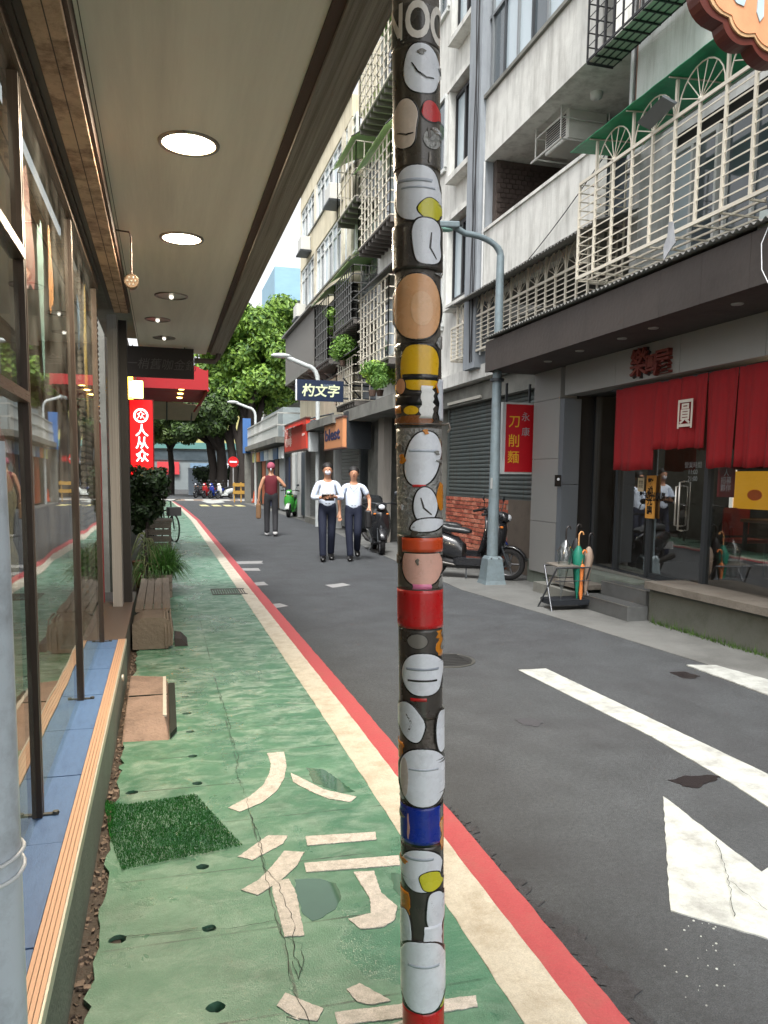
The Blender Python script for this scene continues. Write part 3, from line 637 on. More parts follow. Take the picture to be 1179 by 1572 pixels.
def ink(pts, w=1.3, m=None):
    """one inked line following image points (x from the pole's middle, row)"""
    layer[0] += 1; rr = rad+.0006+.0003*layer[0]+.0001; P2 = []
    for (x, y), (x2, y2) in zip(pts, pts[1:]):
        for k in range(5): P2.append((x+(x2-x)*k/5, y+(y2-y)*k/5))
    P2.append(pts[-1]); v = []; n = len(P2)
    for i, (x, y) in enumerate(P2):
        a = P2[max(0, i-1)]; b = P2[min(n-1, i+1)]; dx, dy = b[0]-a[0], b[1]-a[1]; L = math.hypot(dx, dy) or 1; ww = w*(.55+.45*sin(pi*(i+.5)/n))
        for sg_ in (-1, 1):
            X, Y = x-dy/L*ww*sg_, y+dx/L*ww*sg_; c = axis(zrow(Y)); t = view_a+math.asin(max(-.98, min(.98, X/(34-4*Y/1572)))); v.append((c.x+rr*cos(t), c.y+rr*sin(t), c.z))
    return MB().add(v, [(2*i, 2*i+1, 2*i+3, 2*i+2) for i in range(n-1)], True).build('ink_line', m or INK, pole_root)
# plain colour patches in the photograph's sizes and colours; the cartoon drawings themselves are left out
band(GRY, 3, 66, label='charcoal sticker with large letters')
band(smat((70, 64, 56)), 66, 255, -99, 99, 0)
sticker(WHT, 104, 38, 8, 24, label='large white rounded sticker', sq=2.6, wob=.05, seed=1); sticker(smat((216, 200, 186)), 188, 38, -16, 17, label='cream sticker patch', wob=.1, seed=4, sq=2.4); sticker(RED, 168, 16, 20, 13, 1.5, label='red round sticker', wob=.08, seed=2)
sticker(SIL, 212, 14, 20, 11, 0); ink([(-6, 96), (2, 110), (14, 118), (24, 116)]); ink([(-26, 200), (-14, 206), (-4, 204)])
sticker(WHT, 296, 42, 1, 30, label='big white sticker with an uneven edge', sq=2.7, wob=.04, seed=6); sticker(YEL2, 320, 17, 18, 15, 1.5, label='lime yellow sticker', wob=.15, seed=8); band(smat((170, 178, 190)), 274, 279, -26, 20, 1); band(smat((170, 178, 190)), 286, 289, -20, 24, 1)
band(GRY, 342, 412, -34, 40, 1); sticker(WHT, 370, 35, 12, 18, label='white upright sticker patch', sq=3.2, wob=.06, seed=9); ink([(4, 352), (8, 372), (2, 392)]); ink([(18, 356), (16, 380), (24, 396)])
sticker(TAN, 471, 50, -1, 29, label='tan oval sticker', sq=2.5); sticker(smat((232, 184, 140)), 474, 26, 5, 14, 0, sq=2.2)
band(GRY, 525, 655, -99, 99, 1)
sticker(YEL, 564, 35, 2, 26, label='yellow rounded sticker with a dark stripe', sq=3.5, wob=.03, seed=3); band(INK, 574, 583, -22, 27, 0)
band(INK, 604, 622, -31, 30, 1); sticker(smat((224, 160, 120)), 592, 12, -24, 6, 1.3); band(OCH, 622, 634, -34, -24, 1); sticker(YEL, 630, 7, -10, 10, 1.2); sticker(BRN, 645, 7, -6, 25, 1.6, label='brown strip sticker', sq=2.6)
band(smat((232, 232, 230)), 592, 642, 2, 20, 2.5, label='torn white paper scrap'); band(smat((206, 212, 222)), 580, 644, 26, 40, 1.5)
band(SIL, 657, 822, -99, 99, 2); band(smat((84, 76, 66)), 660, 822, -32, 22, 2)
sticker(WHT, 704, 42, 5, 24, label='white egg shaped sticker', skew=-6, sq=2.3); band(smat((178, 186, 198)), 690, 694, -14, 24, .5); band(RED, 744, 748, -9, 9, 0)
sticker(WHT, 776, 28, 8, 16, wob=.03, seed=2, label='white oval sticker'); sticker(WHT, 806, 10, 10, 20, skew=-6, sq=2.8); sticker(OCH, 762, 22, 28, 4, 0, wob=.3, seed=3); ink([(2, 764), (6, 780), (16, 790)])
band(smat((92, 86, 78)), 822, 905, -99, 99, 2); band(OCH, 830, 903, -34, -22, 3); band(SIL, 826, 905, 26, 99, 3)
sticker(PINK, 868, 32, 3, 27, label='pink round sticker', sq=2.4); band(ORG, 826, 848, -24, 99, 0, ink=2, label='orange red sticker strip'); band(PNK2, 897, 905, -10, 16, 1)
band(RED, 907, 966, -99, 30, 0, label='plain red sticker band'); band(SIL, 905, 1000, 29, 99, 2)
band(GRY, 967, 1106, -99, 99, 1); band(OCH, 970, 1010, 24, 34, 3); sticker(smat((120, 116, 110)), 985, 11, -4, 14, 1.2)
sticker(WHT, 1036, 32, 3, 27, label='broad white sticker', sq=2.7, wob=.05, seed=13); band(smat((150, 158, 170)), 1026, 1030, -20, 24, 1); band(INK, 1044, 1047, -18, 22, .5); band(RED, 1072, 1077, -14, 8, 0)
sticker(WHT, 1110, 30, -14, 17, wob=.1, seed=15, label='white kidney shaped sticker', skew=6); ink([(-20, 1098), (-12, 1112), (-18, 1126)]); band(OCH, 1144, 1172, -99, -24, 2)
sticker(WHT, 1126, 32, 27, 7, label='tall narrow white sticker'); sticker(WHT, 1194, 44, 2, 30, label='round white sticker above the blue band', sq=2.6); sticker(smat((214, 200, 192)), 1196, 30, -22, 5, 0); band(smat((180, 188, 200)), 1180, 1183, -16, 22, .5)
band(INK, 1238, 1302, -99, 99); band(BLU, 1241, 1298, -99, 26, 0, label='deep blue sticker band'); sticker(smat((220, 170, 160)), 1272, 20, -19, 1.6, 0, wob=.4); band(OCH, 1262, 1312, 26, 99, 2)
band(GRY, 1302, 1470, -99, 99, 0)
sticker(WHT, 1338, 32, -1, 28, label='white sticker below the blue band', sq=2.6, wob=.05, seed=21); sticker(YEL2, 1354, 15, 12, 16, 1.4, label='small lime yellow sticker', wob=.12, seed=5); band(smat((170, 178, 190)), 1318, 1322, -24, 16, 1); band(OCH, 1374, 1412, -99, -18, 1.5)
sticker(WHT, 1400, 29, 18, 12, label='slim white sticker with ink lines', wob=.06, seed=31, sq=2.8); ink([(12, 1384), (16, 1400), (10, 1416)])
sticker(WHT, 1440, 38, -24, 9, 1.6, label='pointed white sticker'); band(WHT, 1422, 1480, 2, 26, 1)
sticker(WHT, 1500, 54, 0, 30, label='large white sticker near the bottom', sq=3.2, wob=.02); band(smat((180, 188, 200)), 1482, 1486, -20, 22, .5)
band(INK, 1554, 1557, -99, 99); band(RED, 1557, 1720, -99, 99, 0, label='red sticker band at the bottom'); sticker(YEL2, 1538, 16, 26, 5, 1.4, label='yellow patch at the right edge')
rf = random.Random(77)
for k in range(54):   # peeled scraps and glue patches between the stickers
    yy_ = rf.uniform(60, 1560); xx_ = rf.choice((rf.uniform(-33, -20), rf.uniform(22, 33), rf.uniform(-30, 30))); layer[0] = 9
    wrap('peeled_scrap', blob(yy_, rf.uniform(2, 9), xx_, rf.uniform(1.5, 5), wob=.4, seed=k, n=9), rf.choice((SIL, SIL, OCH, WHT, smat((120, 112, 102)), smat((70, 62, 54)))), nx=5)
# letters on the top sticker, bent round the pole
layer[0] += 1
def pole_letter(ch, yc, xc, size):
    cu = bpy.data.curves.new('t', 'FONT'); cu.body = ch; cu.size = 1; cu.align_x = 'CENTER'; cu.align_y = 'CENTER'; cu.offset = .03; cu.resolution_u = 4
    t = bpy.data.objects.new('tmp', cu); COL.objects.link(t); me = bpy.data.meshes.new_from_object(t.evaluated_get(bpy.context.evaluated_depsgraph_get())); bpy.data.objects.remove(t)
    bm = bmesh.new(); bm.from_mesh(me); bmesh.ops.triangulate(bm, faces=bm.faces); [bmesh.ops.bisect_plane(bm, geom=list(bm.verts)+list(bm.edges)+list(bm.faces), plane_co=(kx*.05, 0, 0), plane_no=(1, 0, 0)) for kx in range(-12, 13)]
    zc = zrow(yc); hw = 34; rr = rad+.0026; a = axis(zc); o0 = wl(pole_root); t0 = view_a+xc/hw*1.42
    for v in bm.verts:
        x, y = v.co.x, v.co.y; th = t0+x*size*.66/rad; z = zc+y*size; v.co = Vector((a.x+rr*cos(th), a.y+rr*sin(th), z))-o0
    bm.to_mesh(me); bm.free(); me.materials.clear(); me.materials.append(smat((228, 222, 214))); link('lettering', me, pole_root, wl(pole_root))
for ch, x in (('N', -24), ('O', 2), ('O', 27)): pole_letter(ch, 33, x, .108)
# strap and hook on the pole
za = zrow(650); a = axis(za)
MB().tube([(a.x+(rad+.003)*cos(t), a.y+(rad+.003)*sin(t), za+.0) for t in [2*pi*k/28 for k in range(29)]], .0025, 6).build('strap', mat('steel_strap', (120, 112, 104), .4, .8), pole_root)
MB().tube([(a.x+rad, a.y-.02, za), (a.x+rad+.014, a.y-.025, za+.004), (a.x+rad+.018, a.y-.025, za-.008), (a.x+rad+.012, a.y-.025, za-.018)], .003, 7).build('strap_end', mat('steel_strap', (120, 112, 104), .4, .8), pole_root)

# ================================================================== RIGHT SIDE: restaurant under the awning
stucco = mat('weathered_stucco', (206, 206, 201), .85, var=.1, scale=5, bump=.4, bscale=70, dirt=(128, 126, 120), dirt_amt=.55, dscale=2.2, streak=2.2, vec='World')
mosaic = mat('fine_tile_wall', (176, 178, 176), .6, var=.08, scale=5, bump=.6, bscale=120, dirt=(120, 116, 108), dirt_amt=.5, dscale=2.4, streak=3, vec='World')
greycol = mat('grey_column', (140, 146, 152), .75, var=.1, scale=6, bump=.3, dirt=(96, 100, 104), dirt_amt=.5, dscale=2, streak=4, vec='World')
portal = mat('portal_panel', (132, 132, 130), .5, var=.05, scale=2, bump=.05, vec='World')
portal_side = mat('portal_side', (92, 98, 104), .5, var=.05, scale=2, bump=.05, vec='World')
awn_m = mat('dark_awning_board', (60, 53, 49), .7, var=.15, scale=4, bump=.4, bscale=20, dirt=(36, 32, 30), dirt_amt=.5, dscale=2, vec='World')
darkm = mat('dark_metal', (54, 58, 62), .45, .3, var=.1, scale=8)
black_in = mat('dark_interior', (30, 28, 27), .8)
rest = thing('noodle_restaurant', 'ground floor restaurant with grey portal, red door curtain and dark deep awning', 'restaurant', (6.5, 8, 0))
XP, XR, ZF = 5.35, 5.70, .37
TG = radians_ = math.radians(5.5)
def gx(y): return max(5.42, 5.69+math.tan(TG)*(y-7.6))   # the glass front runs a little askew to the street
# floor podium, back walls
pl2 = mat('dark_podium', (92, 94, 88), .85, var=.15, scale=6, bump=.4, dirt=(62, 66, 54), dirt_amt=.7, dscale=3, vec='World')
box('podium', pl2, rest, 5.2, 5.64, -3, 7.5, -.07, .376); box('podium', plint, rest, 5.645, 12, -3, 8.1, -.07, ZF-.02); box('podium', plint, rest, 5.4, 12, 8.1, 10.95, -.07, ZF-.022)
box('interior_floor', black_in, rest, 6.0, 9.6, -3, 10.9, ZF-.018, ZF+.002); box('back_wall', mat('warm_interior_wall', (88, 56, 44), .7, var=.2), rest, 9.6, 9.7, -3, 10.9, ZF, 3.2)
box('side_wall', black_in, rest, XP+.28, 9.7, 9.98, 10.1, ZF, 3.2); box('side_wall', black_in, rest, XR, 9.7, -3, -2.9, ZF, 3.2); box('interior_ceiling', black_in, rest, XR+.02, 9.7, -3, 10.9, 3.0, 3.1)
# portal: pillar panels and header band
ya, yb = 10.0, 10.8
for z0, z1 in ((.2, .95), (.956, 1.86), (1.866, 2.7), (2.706, 3.12)): box('portal_panel', portal, rest, XP, XP+.26, ya, yb, z0, z1)
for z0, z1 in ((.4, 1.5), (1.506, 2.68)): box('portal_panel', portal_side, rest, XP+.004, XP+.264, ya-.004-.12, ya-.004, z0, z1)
yy = ya-.125
while yy > -2.5:
    y0 = yy-1.25; box('header_panel', portal, rest, XP, XP+.26, y0+.004, yy-.002, 2.72, 3.12); yy = y0
box('header_underside', darkm, rest, XP+.02, XR+.42, -3, 9.87, 2.722, 2.78); box('threshold', concrete_g, rest, 5.645, 6.3, 7.5, 10.9, ZF-.02+.001, ZF)
for chh, px, sz in (('樂', 982, .34), ('圓', 1001, .2), ('屋', 1018, .3)):
    q = PX(px, 560-(px-982)*.06, XP-.03); text('lettering', chh, mat('sign_red_wood', (104, 42, 34), .6, var=.2, scale=20), rest, (XP-.03, q.y, q.z), sz, '-X', .028, .004)
    text('lettering_shadow', chh, mat('sign_shadow', (30, 20, 20), .7), rest, (XP-.0125, q.y-.012, q.z-.012), sz*1.04, '-X', .008, .008)  # dark offset copy of the letters, painted as their cast shadow
# deep awning
XA = 4.6
aw = MB(); aw.box(XA, XA+.03, 1.5, 10.9, 3.12, 3.56); aw.box(XA+.03, 5.6, 1.5, 10.9, 3.125, 3.16)
for k in range(0): pass
aw.box(XA+.03, 5.6, 10.87, 10.9, 3.16, 3.56)
aw.build('awning_box', awn_m, rest)
zz = 10.9
while zz > 1.6:
    box('awning_board', awn_m, rest, XA-.012, XA-.001, zz-.6, zz-.0015, 3.118, 3.55); zz -= .6015
# corrugated roof sheet on the awning
cor = mat('corrugated_roof', (120, 120, 116), .55, .3, var=.25, scale=12, bump=.3, dirt=(70, 62, 56), dirt_amt=.6, dscale=3, vec='World')
def corrugated(name, m, parent, x0, x1, z0, z1, y0, y1, pitch=.08, amp=.014):
    n = int((y1-y0)/pitch*6); v = []
    for i in range(n+1):
        y = y0+(y1-y0)*i/n; d = amp*sin(2*pi*(y-y0)/pitch); v += [(x0, y, z0+d), (x1, y, z1+d)]
    o = MB().add(v, [(2*i, 2*i+1, 2*i+3, 2*i+2) for i in range(n)], True).build(name, m, parent)
    s = o.modifiers.new('sheet', 'SOLIDIFY'); s.thickness = .004; return o
corrugated('awning_roof', cor, rest, XA-.07, 5.62, 3.60, 3.80, 1.5, 10.95)
for px, py in ((841, 555), (890, 539), (1003, 504), (955, 520), (1132, 467)):
    q = PZ(px, py, 3.12); q.x = min(q.x, 5.25)
    MB().lathe([(.055, 3.124), (.05, 3.115), (.001, 3.114)], (q.x, q.y, 0), 20).build('recessed_lamp', mat('unlit_lamp', (150, 150, 145), .4), rest)
# glass front
rg = glassm('restaurant_glass', (.8, .82, .82), base=.16, dust=.02)
yl = [9.95]+[PX(px, 760, gx(yy_)).y for px, yy_ in ((887, 9.7), (948, 9.0), (1001, 8.4), (1020, 8.2), (1090, 7.4), (1215, 6.2))]+[2.0]
def gbox(name, m, y0, y1, z0, z1, dx0, dx1):
    """flat piece lying along the askew glass line"""
    yc = (y0+y1)/2; xc = gx(yc); a = TG if xc > 5.42 else 0
    return link(name, unit_box(m, 0), rest, (xc+(dx0+dx1)/2, yc, (z0+z1)/2), (dx1-dx0, abs(y1-y0)/cos(a), z1-z0), (0, 0, -a))
for y in yl[:3]+yl[3:4]+yl[5:]: gbox('mullion', darkm, y-.035, y+.035, ZF, 2.72, -.04, .05)
for a, b in ((yl[0], yl[1]), (yl[1], yl[2]), (yl[2], yl[3]), (yl[3], yl[5]), (yl[5], yl[6]), (yl[6], yl[7])):
    gbox('glass_pane', rg, b+.036, a-.036, ZF+.01, 2.72, -.004, .004)
gbox('track', darkm, 5.0, 9.9, ZF-.03, ZF+.008, -.06, .06); gbox('door_frame', darkm, yl[5]+.04, yl[3]-.04, ZF+.01, ZF+.07, -.03, -.008)
gbox('dark_blind', mat('dark_blind', (30, 32, 34), .6), yl[1], yl[0], ZF, 2.72, .06, .08)
h = MB(); hy = PX(1045, 760, gx(8.0)-.06).y; XH = gx(hy)
h.tube([(XH-.01, hy+.03, 1.05), (XH-.07, hy+.03, 1.06), (XH-.07, hy+.03, 1.5), (XH-.01, hy+.03, 1.51)], .011, 8); h.tube([(XH-.01, hy-.03, 1.0), (XH-.07, hy-.03, 1.01), (XH-.07, hy-.03, 1.55), (XH-.01, hy-.03, 1.56)], .011, 8)
h.build('door_handle', mat('brushed_steel', (190, 188, 182), .3, .9), rest)
# intercoms, notices
def plate(name, px, py, X, w, h_, m, t=.02, lab=None, parent=rest):
    q = PX(px, py, X); o = box(name, m, parent, X-t, X, q.y-w/2, q.y+w/2, q.z-h_/2, q.z+h_/2)
    if lab: o['label'] = lab
    return q
q = PY(856, 738, ya-.13); box('door_intercom', mat('intercom_black', (24, 24, 26), .3), rest, q.x-.045, q.x+.045, ya-.145, ya-.125, q.z-.08, q.z+.08)
MB().lathe([(.02, ya-.147), (.02, ya-.15)], (q.x, 0, q.z+.02), 14, 'Y').build('button', WHT, rest)
XR = gx(8.5)-.005; q = plate('notice_board', 1000, 763, XR-.045, .17, .52, mat('bamboo_notice', (196, 140, 60), .6, var=.15))
text('lettering', '歡迎光臨', INK, rest, (XR-.0665, q.y, q.z), .11, '-X', .0005, .004).rotation_euler = (0, 0, 0)
for o in [o for o in rest.children if o.name.startswith('lettering')][-1:]:
    bpy.data.objects.remove(o)
text('lettering', '歡\n迎\n光\n臨', INK, rest, (XR-.0665, q.y, q.z), .11, '-X', .0005, .004)
q = plate('notice', 984, 744, XR-.012, .13, .17, mat('notice_paper', (188, 176, 150), .7), .003); text('lettering', '營業\n時間', INK, rest, (XR-.0155, q.y, q.z), .05, '-X', .0003)
XR = gx(7.2)-.0; q = plate('notice', 1115, 738, XR-.012, .26, .34, mat('notice_red', (120, 20, 26), .6), .003); text('lettering', '人\n招募\n夥伴', WHT, rest, (XR-.0155, q.y, q.z), .08, '-X', .0003)
XR = gx(7.8)+.0; q = PX(1063, 722, XR-.012); text('lettering', '營業時間\n11:00\n21:00', WHT, rest, (XR-.006, q.y, q.z-.02), .075, '-X', .0003)
XR = gx(8.7)-.0; q = plate('notice', 988, 712, XR-.012, .17, .12, mat('notice_orange', (206, 90, 30), .6), .003)
# inside: lit poster, tables, seats
for (y0, z0, c) in ((5.2, 1.5, (190, 60, 40)), (6.1, 1.2, (220, 200, 160)), (8.6, 1.3, (170, 40, 30)), (9.6, 1.6, (210, 170, 80))): box('wall_poster', mat('rest_poster_%d' % c[1], c, .6, var=.4, scale=6, bump=0), rest, 9.58, 9.598, y0, y0+.7, z0, z0+1.0)
_m = PX(1152, 755, 7.2); ip = box('menu_board', emis('lit_menu', (222, 160, 40), .35), rest, 7.2, 7.24, _m.y-.45, _m.y+.3, _m.z-.22, _m.z+.26); box('menu_board_edge', emis('lit_edge', (240, 236, 225), .4), rest, 7.19, 7.235, _m.y+.305, _m.y+.37, _m.z-.24, _m.z+.28)
MB().prism([(7.196, _m.y-.08+.13*cos(a), _m.z-.04+.07*sin(a)) for a in [2*pi*k/20 for k in range(20)]], (.002, 0, 0)).build('bowl_picture', emis('bowl_print', (190, 90, 40), .18), rest)
lampw = emis('warm_lamp', (255, 214, 150), 5)
for (x, y) in ((7.4, 4.6), (7.6, 6.6), (7.8, 8.6)):
    ld = bpy.data.lights.new('restaurant_lamp', 'POINT'); ld.energy = 9; ld.color = (1, .72, .45); ld.shadow_soft_size = .1; lo = bpy.data.objects.new('restaurant_lamp', ld); COL.objects.link(lo); lo.location = (x, y, 2.22)
    MB().tube([(x, y, 3.0), (x, y, 2.45)], .006, 6).build('lamp_cord', black_in, rest); MB().lathe([(.03, 2.46), (.12, 2.34), (.13, 2.32)], (x, y, 0), 18, caps=False).build('lamp_shade', darkm, rest); MB().ball((x, y, 2.37), .04).build('lamp_bulb', lampw, rest)
for i, (x, y) in enumerate(((6.5, 4.2), (6.6, 6.0), (7.2, 7.8))):
    t = thing('restaurant_table', 'dark wooden restaurant table, ' + ('nearest the right edge', 'behind the door', 'deep behind the bamboo notice')[i], 'table', (x, y, ZF), 'tables inside the restaurant')
    box('table_top', woodi, t, x-.3, x+.3, y-.35, y+.35, ZF+.7, ZF+.74)
    for dx in (-.26, .26):
        for dy in (-.3, .3): box('leg', darkm, t, x+dx-.02, x+dx+.02, y+dy-.02, y+dy+.02, ZF, ZF+.7)
    for j, dy in enumerate((-.6, .6)):
        c = thing('red_chair', 'red restaurant chair %s of the table %s' % (('on the near side', 'on the far side')[j], ('nearest the right edge', 'behind the door', 'behind the bamboo notice')[i]), 'chair', (x, y+dy, ZF), 'red chairs inside the restaurant')
        box('seat', mat('red_seat', (150, 40, 28), .5), c, x-.2, x+.2, y+dy-.2, y+dy+.2, ZF+.42, ZF+.47, .05)
        box('backrest', mat('red_seat', (150, 40, 28), .5), c, x-.2, x+.2, y+dy+(-.2 if j == 0 else .17), y+dy+(-.17 if j == 0 else .2), ZF+.5, ZF+.86, .05)
        for dx in (-.17, .17):
            for d2 in (-.17, .17): box('leg', darkm, c, x+dx-.012, x+dx+.012, y+dy+d2-.012, y+dy+d2+.012, ZF, ZF+.42)
XR = 5.56
# noren
nor = thing('door_curtain', 'dark red split door curtain with white emblem hanging across the restaurant front', 'curtain', (XR-.1, 7, 2.0))
cl = mat('noren_red', (132, 8, 18), .85, var=.08, scale=20, bump=.3, bscale=150)
MB().tube([(XR-.1, PX(940, 600, XR-.1).y, 2.68), (XR-.1, 3.4, 2.68)], .014, 8).build('rod', darkm, nor)
def cloth(y0, y1, z0, z1, ph):
    v = []; nx, nz = 22, 8; X0 = XR-.115
    for j in range(nz+1):
        for i in range(nx+1):
            t = i/nx; s = j/nz; v.append((X0+(.022*sin(t*9+ph)+.012*sin(t*23+ph))*(.25+s), y0+(y1-y0)*t, z1+(z0-z1)*s+.008*sin(t*8+ph)*s))
    f = [(j*(nx+1)+i, j*(nx+1)+i+1, (j+1)*(nx+1)+i+1, (j+1)*(nx+1)+i) for j in range(nz) for i in range(nx)]
    o = MB().add(v, f, True).build('curtain_panel', cl, nor); s = o.modifiers.new('cloth', 'SOLIDIFY'); s.thickness = .004
    return o
ed = [PX(px, 650, XR-.11).y for px in (945, 1006, 1043, 1084, 1132, 1180, 1260)]
for i, (a, b) in enumerate(zip(ed, ed[1:])):
    zt = 2.68; zb = {0: PX(975, 722, XR-.11).z, 1: PX(1020, 690, XR-.11).z, 2: PX(1064, 688, XR-.11).z}.get(i, PX(1130, 718, XR-.11).z)
    cloth(b+.004, a-.004, zb, zt, i*1.7)
q = PX(1052, 638, XR-.15)
text('emblem', '圓', mat('emblem_white', (200, 190, 180), .7), nor, (XR-.155, q.y, q.z), .34, '-X', .001, .004, .85)
# stone ledge before the glass, metal steps, step slab
ledge = mat('stone_ledge', (112, 106, 98), .8, var=.2, scale=8, bump=.6, bscale=40, dirt=(70, 64, 56), dirt_amt=.7, dscale=4, vec='World')
yL = PX(708, 1, 5.2).y if False else 7.55
for y0, y1 in ((4.3, 7.5), (1.0, 4.29)): box('stone_ledge', ledge, rest, 5.12, 5.64, y0, y1, .378, .455, .02)
box('stone_ledge', ledge, rest, 5.05, 5.6, 8.72, 9.6, .18, .24, .02); box('entry_slab', concrete_g, rest, 4.98, 5.2, 8.12, 9.9, -.07, .14)
dia = mat('checker_plate', (122, 124, 124), .4, .7, var=.15, scale=9, bump=.9, bscale=120, vec='World')
for (x0, x1, y0, y1, z1) in ((4.93, 5.19, 7.5, 8.55, .17), (5.2, 5.6, 7.56, 8.5, .33)):
    box('metal_step', dia, rest, x0, x1, y0, y1, .008, z1-.004); box('step_nosing', mat('brushed_steel', (190, 188, 182), .3, .9), rest, x0-.004, x0+.02, y0-.003, y1+.003, z1-.004, z1+.003)
# moss and weeds at the foot of the podium
ws = MB()
for k in range(1500):
    y = rnd.uniform(2.5, 7.4); x = 5.19-abs(rnd.gauss(0, .03)); h = rnd.uniform(.01, .07)*(1 if rnd.random() < .8 else 1.8); a = rnd.uniform(0, 6.28)
    ws.add([(x-.006*cos(a), y-.006*sin(a), .004), (x+.006*cos(a), y+.006*sin(a), .004), (x-rnd.uniform(0, .03), y+rnd.uniform(-.03, .03), h)], [(0, 1, 2)])
tag(ws.build('weeds', mat('weed_green', (66, 92, 40), .9, var=.4, scale=20)), 'low weeds and moss along the foot of the restaurant podium', kind='stuff')

# umbrella rack and umbrellas
q1 = PZ(835, 933); rk = thing('umbrella_rack', 'folding steel umbrella rack with black tray standing on the apron', 'umbrella rack', (4.72, 8.4, 0))
ch = mat('rack_steel', (96, 98, 102), .4, .8)
rx0, rx1, ry0, ry1 = 4.42, 4.98, 8.3, 8.62
b = MB()
for (x, sgn) in ((rx0, 1), (rx1, -1)):
    b.tube([(x+.0*sgn, ry0-.02, 0), (x+.06*sgn, ry1, .52)], .011, 8); b.tube([(x, ry1+.02, 0), (x+.06*sgn, ry0, .52)], .011, 8)
for y in (ry0, ry1): b.tube([(rx0+.06, y, .52), (rx1-.06, y, .52)], .01, 8)
for y in (ry0, ry1): b.tube([(rx0+.04, y, .36), (rx1-.04, y, .36)], .006, 8)
b.build('frame', ch, rk); box('tray', mat('black_tray', (26, 30, 36), .5), rk, rx0+.02, rx1-.02, ry0+.0, ry1, .07, .13)
MB().prism([(rx0+.07, ry0+.02, .53), (rx0+.36, ry0+.02, .53), (rx0+.34, ry1-.03, .555), (rx0+.06, ry1-.03, .545)], (0, 0, .012)).build('top_board', ledge, rk)
def umbrella(x, y, h, c, lab, hook=(30, 26, 26), lean=(0, 0), folded=1.):
    u = thing('umbrella', lab, 'umbrella', (x, y, .13), 'umbrellas in the rack')
    b = MB(); n = 16; v = []; prof = [(.004, .13), (.02, .3), (.036*folded, .55), (.05*folded, .72), (.03, .82), (.014, .86)]
    sc = h/.95
    for i, (r, z) in enumerate(prof):
        for k in range(n):
            a = 2*pi*k/n; rr = r*(1+.35*(k % 2)*(1 if 0 < i < 5 else 0)); v.append((x+lean[0]*z+rr*cos(a+z*2), y+lean[1]*z+rr*sin(a+z*2), z*sc))
    b.add(v, [(i*n+k, i*n+(k+1) % n, (i+1)*n+(k+1) % n, (i+1)*n+k) for i in range(5) for k in range(n)], True)
    b.build('canopy', c, u)
    t = .86*sc; X, Y = x+lean[0]*t, y+lean[1]*t
    MB().tube([(X, Y, t-.05), (X, Y, t+.1), (X+.005, Y, t+.14), (X+.025, Y, t+.165), (X+.05, Y, t+.16), (X+.06, Y, t+.13)], .010, 8).build('handle', mat('handle_%d' % hook[0], hook, .4), u)
    MB().tube([(x, y, .1), (x+lean[0]*.3, y+lean[1]*.3, .3)], .005, 6).build('tip', ch, u)
umbrella(4.60, 8.42, .93, glassm('clear_plastic', (.85, .88, .88), .15, base=.15), 'clear plastic umbrella with black hook leaning left in the rack', lean=(.06, 0), folded=1.5)
umbrella(4.80, 8.38, .86, mat('teal_cloth', (16, 112, 92), .6, var=.25, scale=20), 'teal green folded umbrella with a wooden hook in the rack', (190, 140, 90), folded=1.2)
umbrella(4.86, 8.50, .95, mat('black_cloth', (28, 28, 32), .6), 'black folded umbrella standing behind the teal one', lean=(-.03, 0))
umbrella(4.93, 8.42, .84, mat('beige_cloth', (150, 132, 118), .7, var=.2), 'beige folded umbrella with black hook at the right end of the rack', lean=(.04, 0))
umbrella(4.83, 8.34, .62, mat('orange_cloth', (206, 120, 60), .6), 'short thin orange folded umbrella low in the rack', (206, 120, 60), folded=.42)

# red sign box, shutter bay with brick parapet
sg = thing('projecting_sign', 'red vertical light box sign with yellow noodle characters beside the portal', 'sign', (5.3, 11.0, 1.6))
a_, b_ = PY(776, 617, 11.0), PY(819, 728, 11.0)
box('sign_case', mat('sign_case_white', (190, 194, 194), .4), sg, a_.x-.035, b_.x, 11.0, 11.14, b_.z, a_.z)
box('sign_face', mat('sign_face_red', (176, 18, 30), .4, var=.04), sg, a_.x+.015, b_.x-.015, 10.992, 10.999, b_.z+.03, a_.z-.03)
yel = mat('sign_yellow', (214, 164, 40), .5)
for chh, px, py in (('刀', 790, 648), ('削', 789, 678), ('麵', 788, 703)): q = PY(px, py, 10.99); text('lettering', chh, yel, sg, (q.x, 10.99, q.z), .2, '-Y', .001, .001)
for chh, py in (('永', 641), ('康', 664)): q = PY(807, py, 10.99); text('lettering', chh, mat('sign_grey', (150, 156, 160), .5), sg, (q.x, 10.99, q.z), .14, '-Y', .001, .0)
for x in (a_.x+.02, b_.x-.1): MB().box(x, x+.03, 11.03, 11.06, a_.z, 3.0).build('bracket', darkm, sg)
XW = 5.72
bay = thing('shuttered_shop', 'closed shop with grey roller shutter above a red brick parapet behind the parked scooters', 'shop', (6, 13, 0))
box('wall_core', concrete_g, bay, XW+.12, 9, 11.0, 15.6, -.07, 4.3)
box('plaster_panel', mat('brown_plaster', (104, 94, 84), .85, var=.15, scale=6, bump=.4, dirt=(70, 62, 56), dirt_amt=.6, dscale=3, vec='World'), bay, XW-.05, XW+.12, 10.82, 12.3, .0, 1.22)
bk = [mat('brick_%d' % i, c, .85, var=.2, scale=20, bump=.7, bscale=60, vec='World') for i, c in enumerate([(160, 82, 62), (172, 96, 74), (142, 70, 54), (186, 116, 94)])]
mort = mat('mortar', (150, 132, 120), .9, var=.1, scale=20, vec='World')
box('mortar_bed', mort, bay, XW-.03, XW+.12, 12.3, 15.4, .0, 1.22)
nr = 15
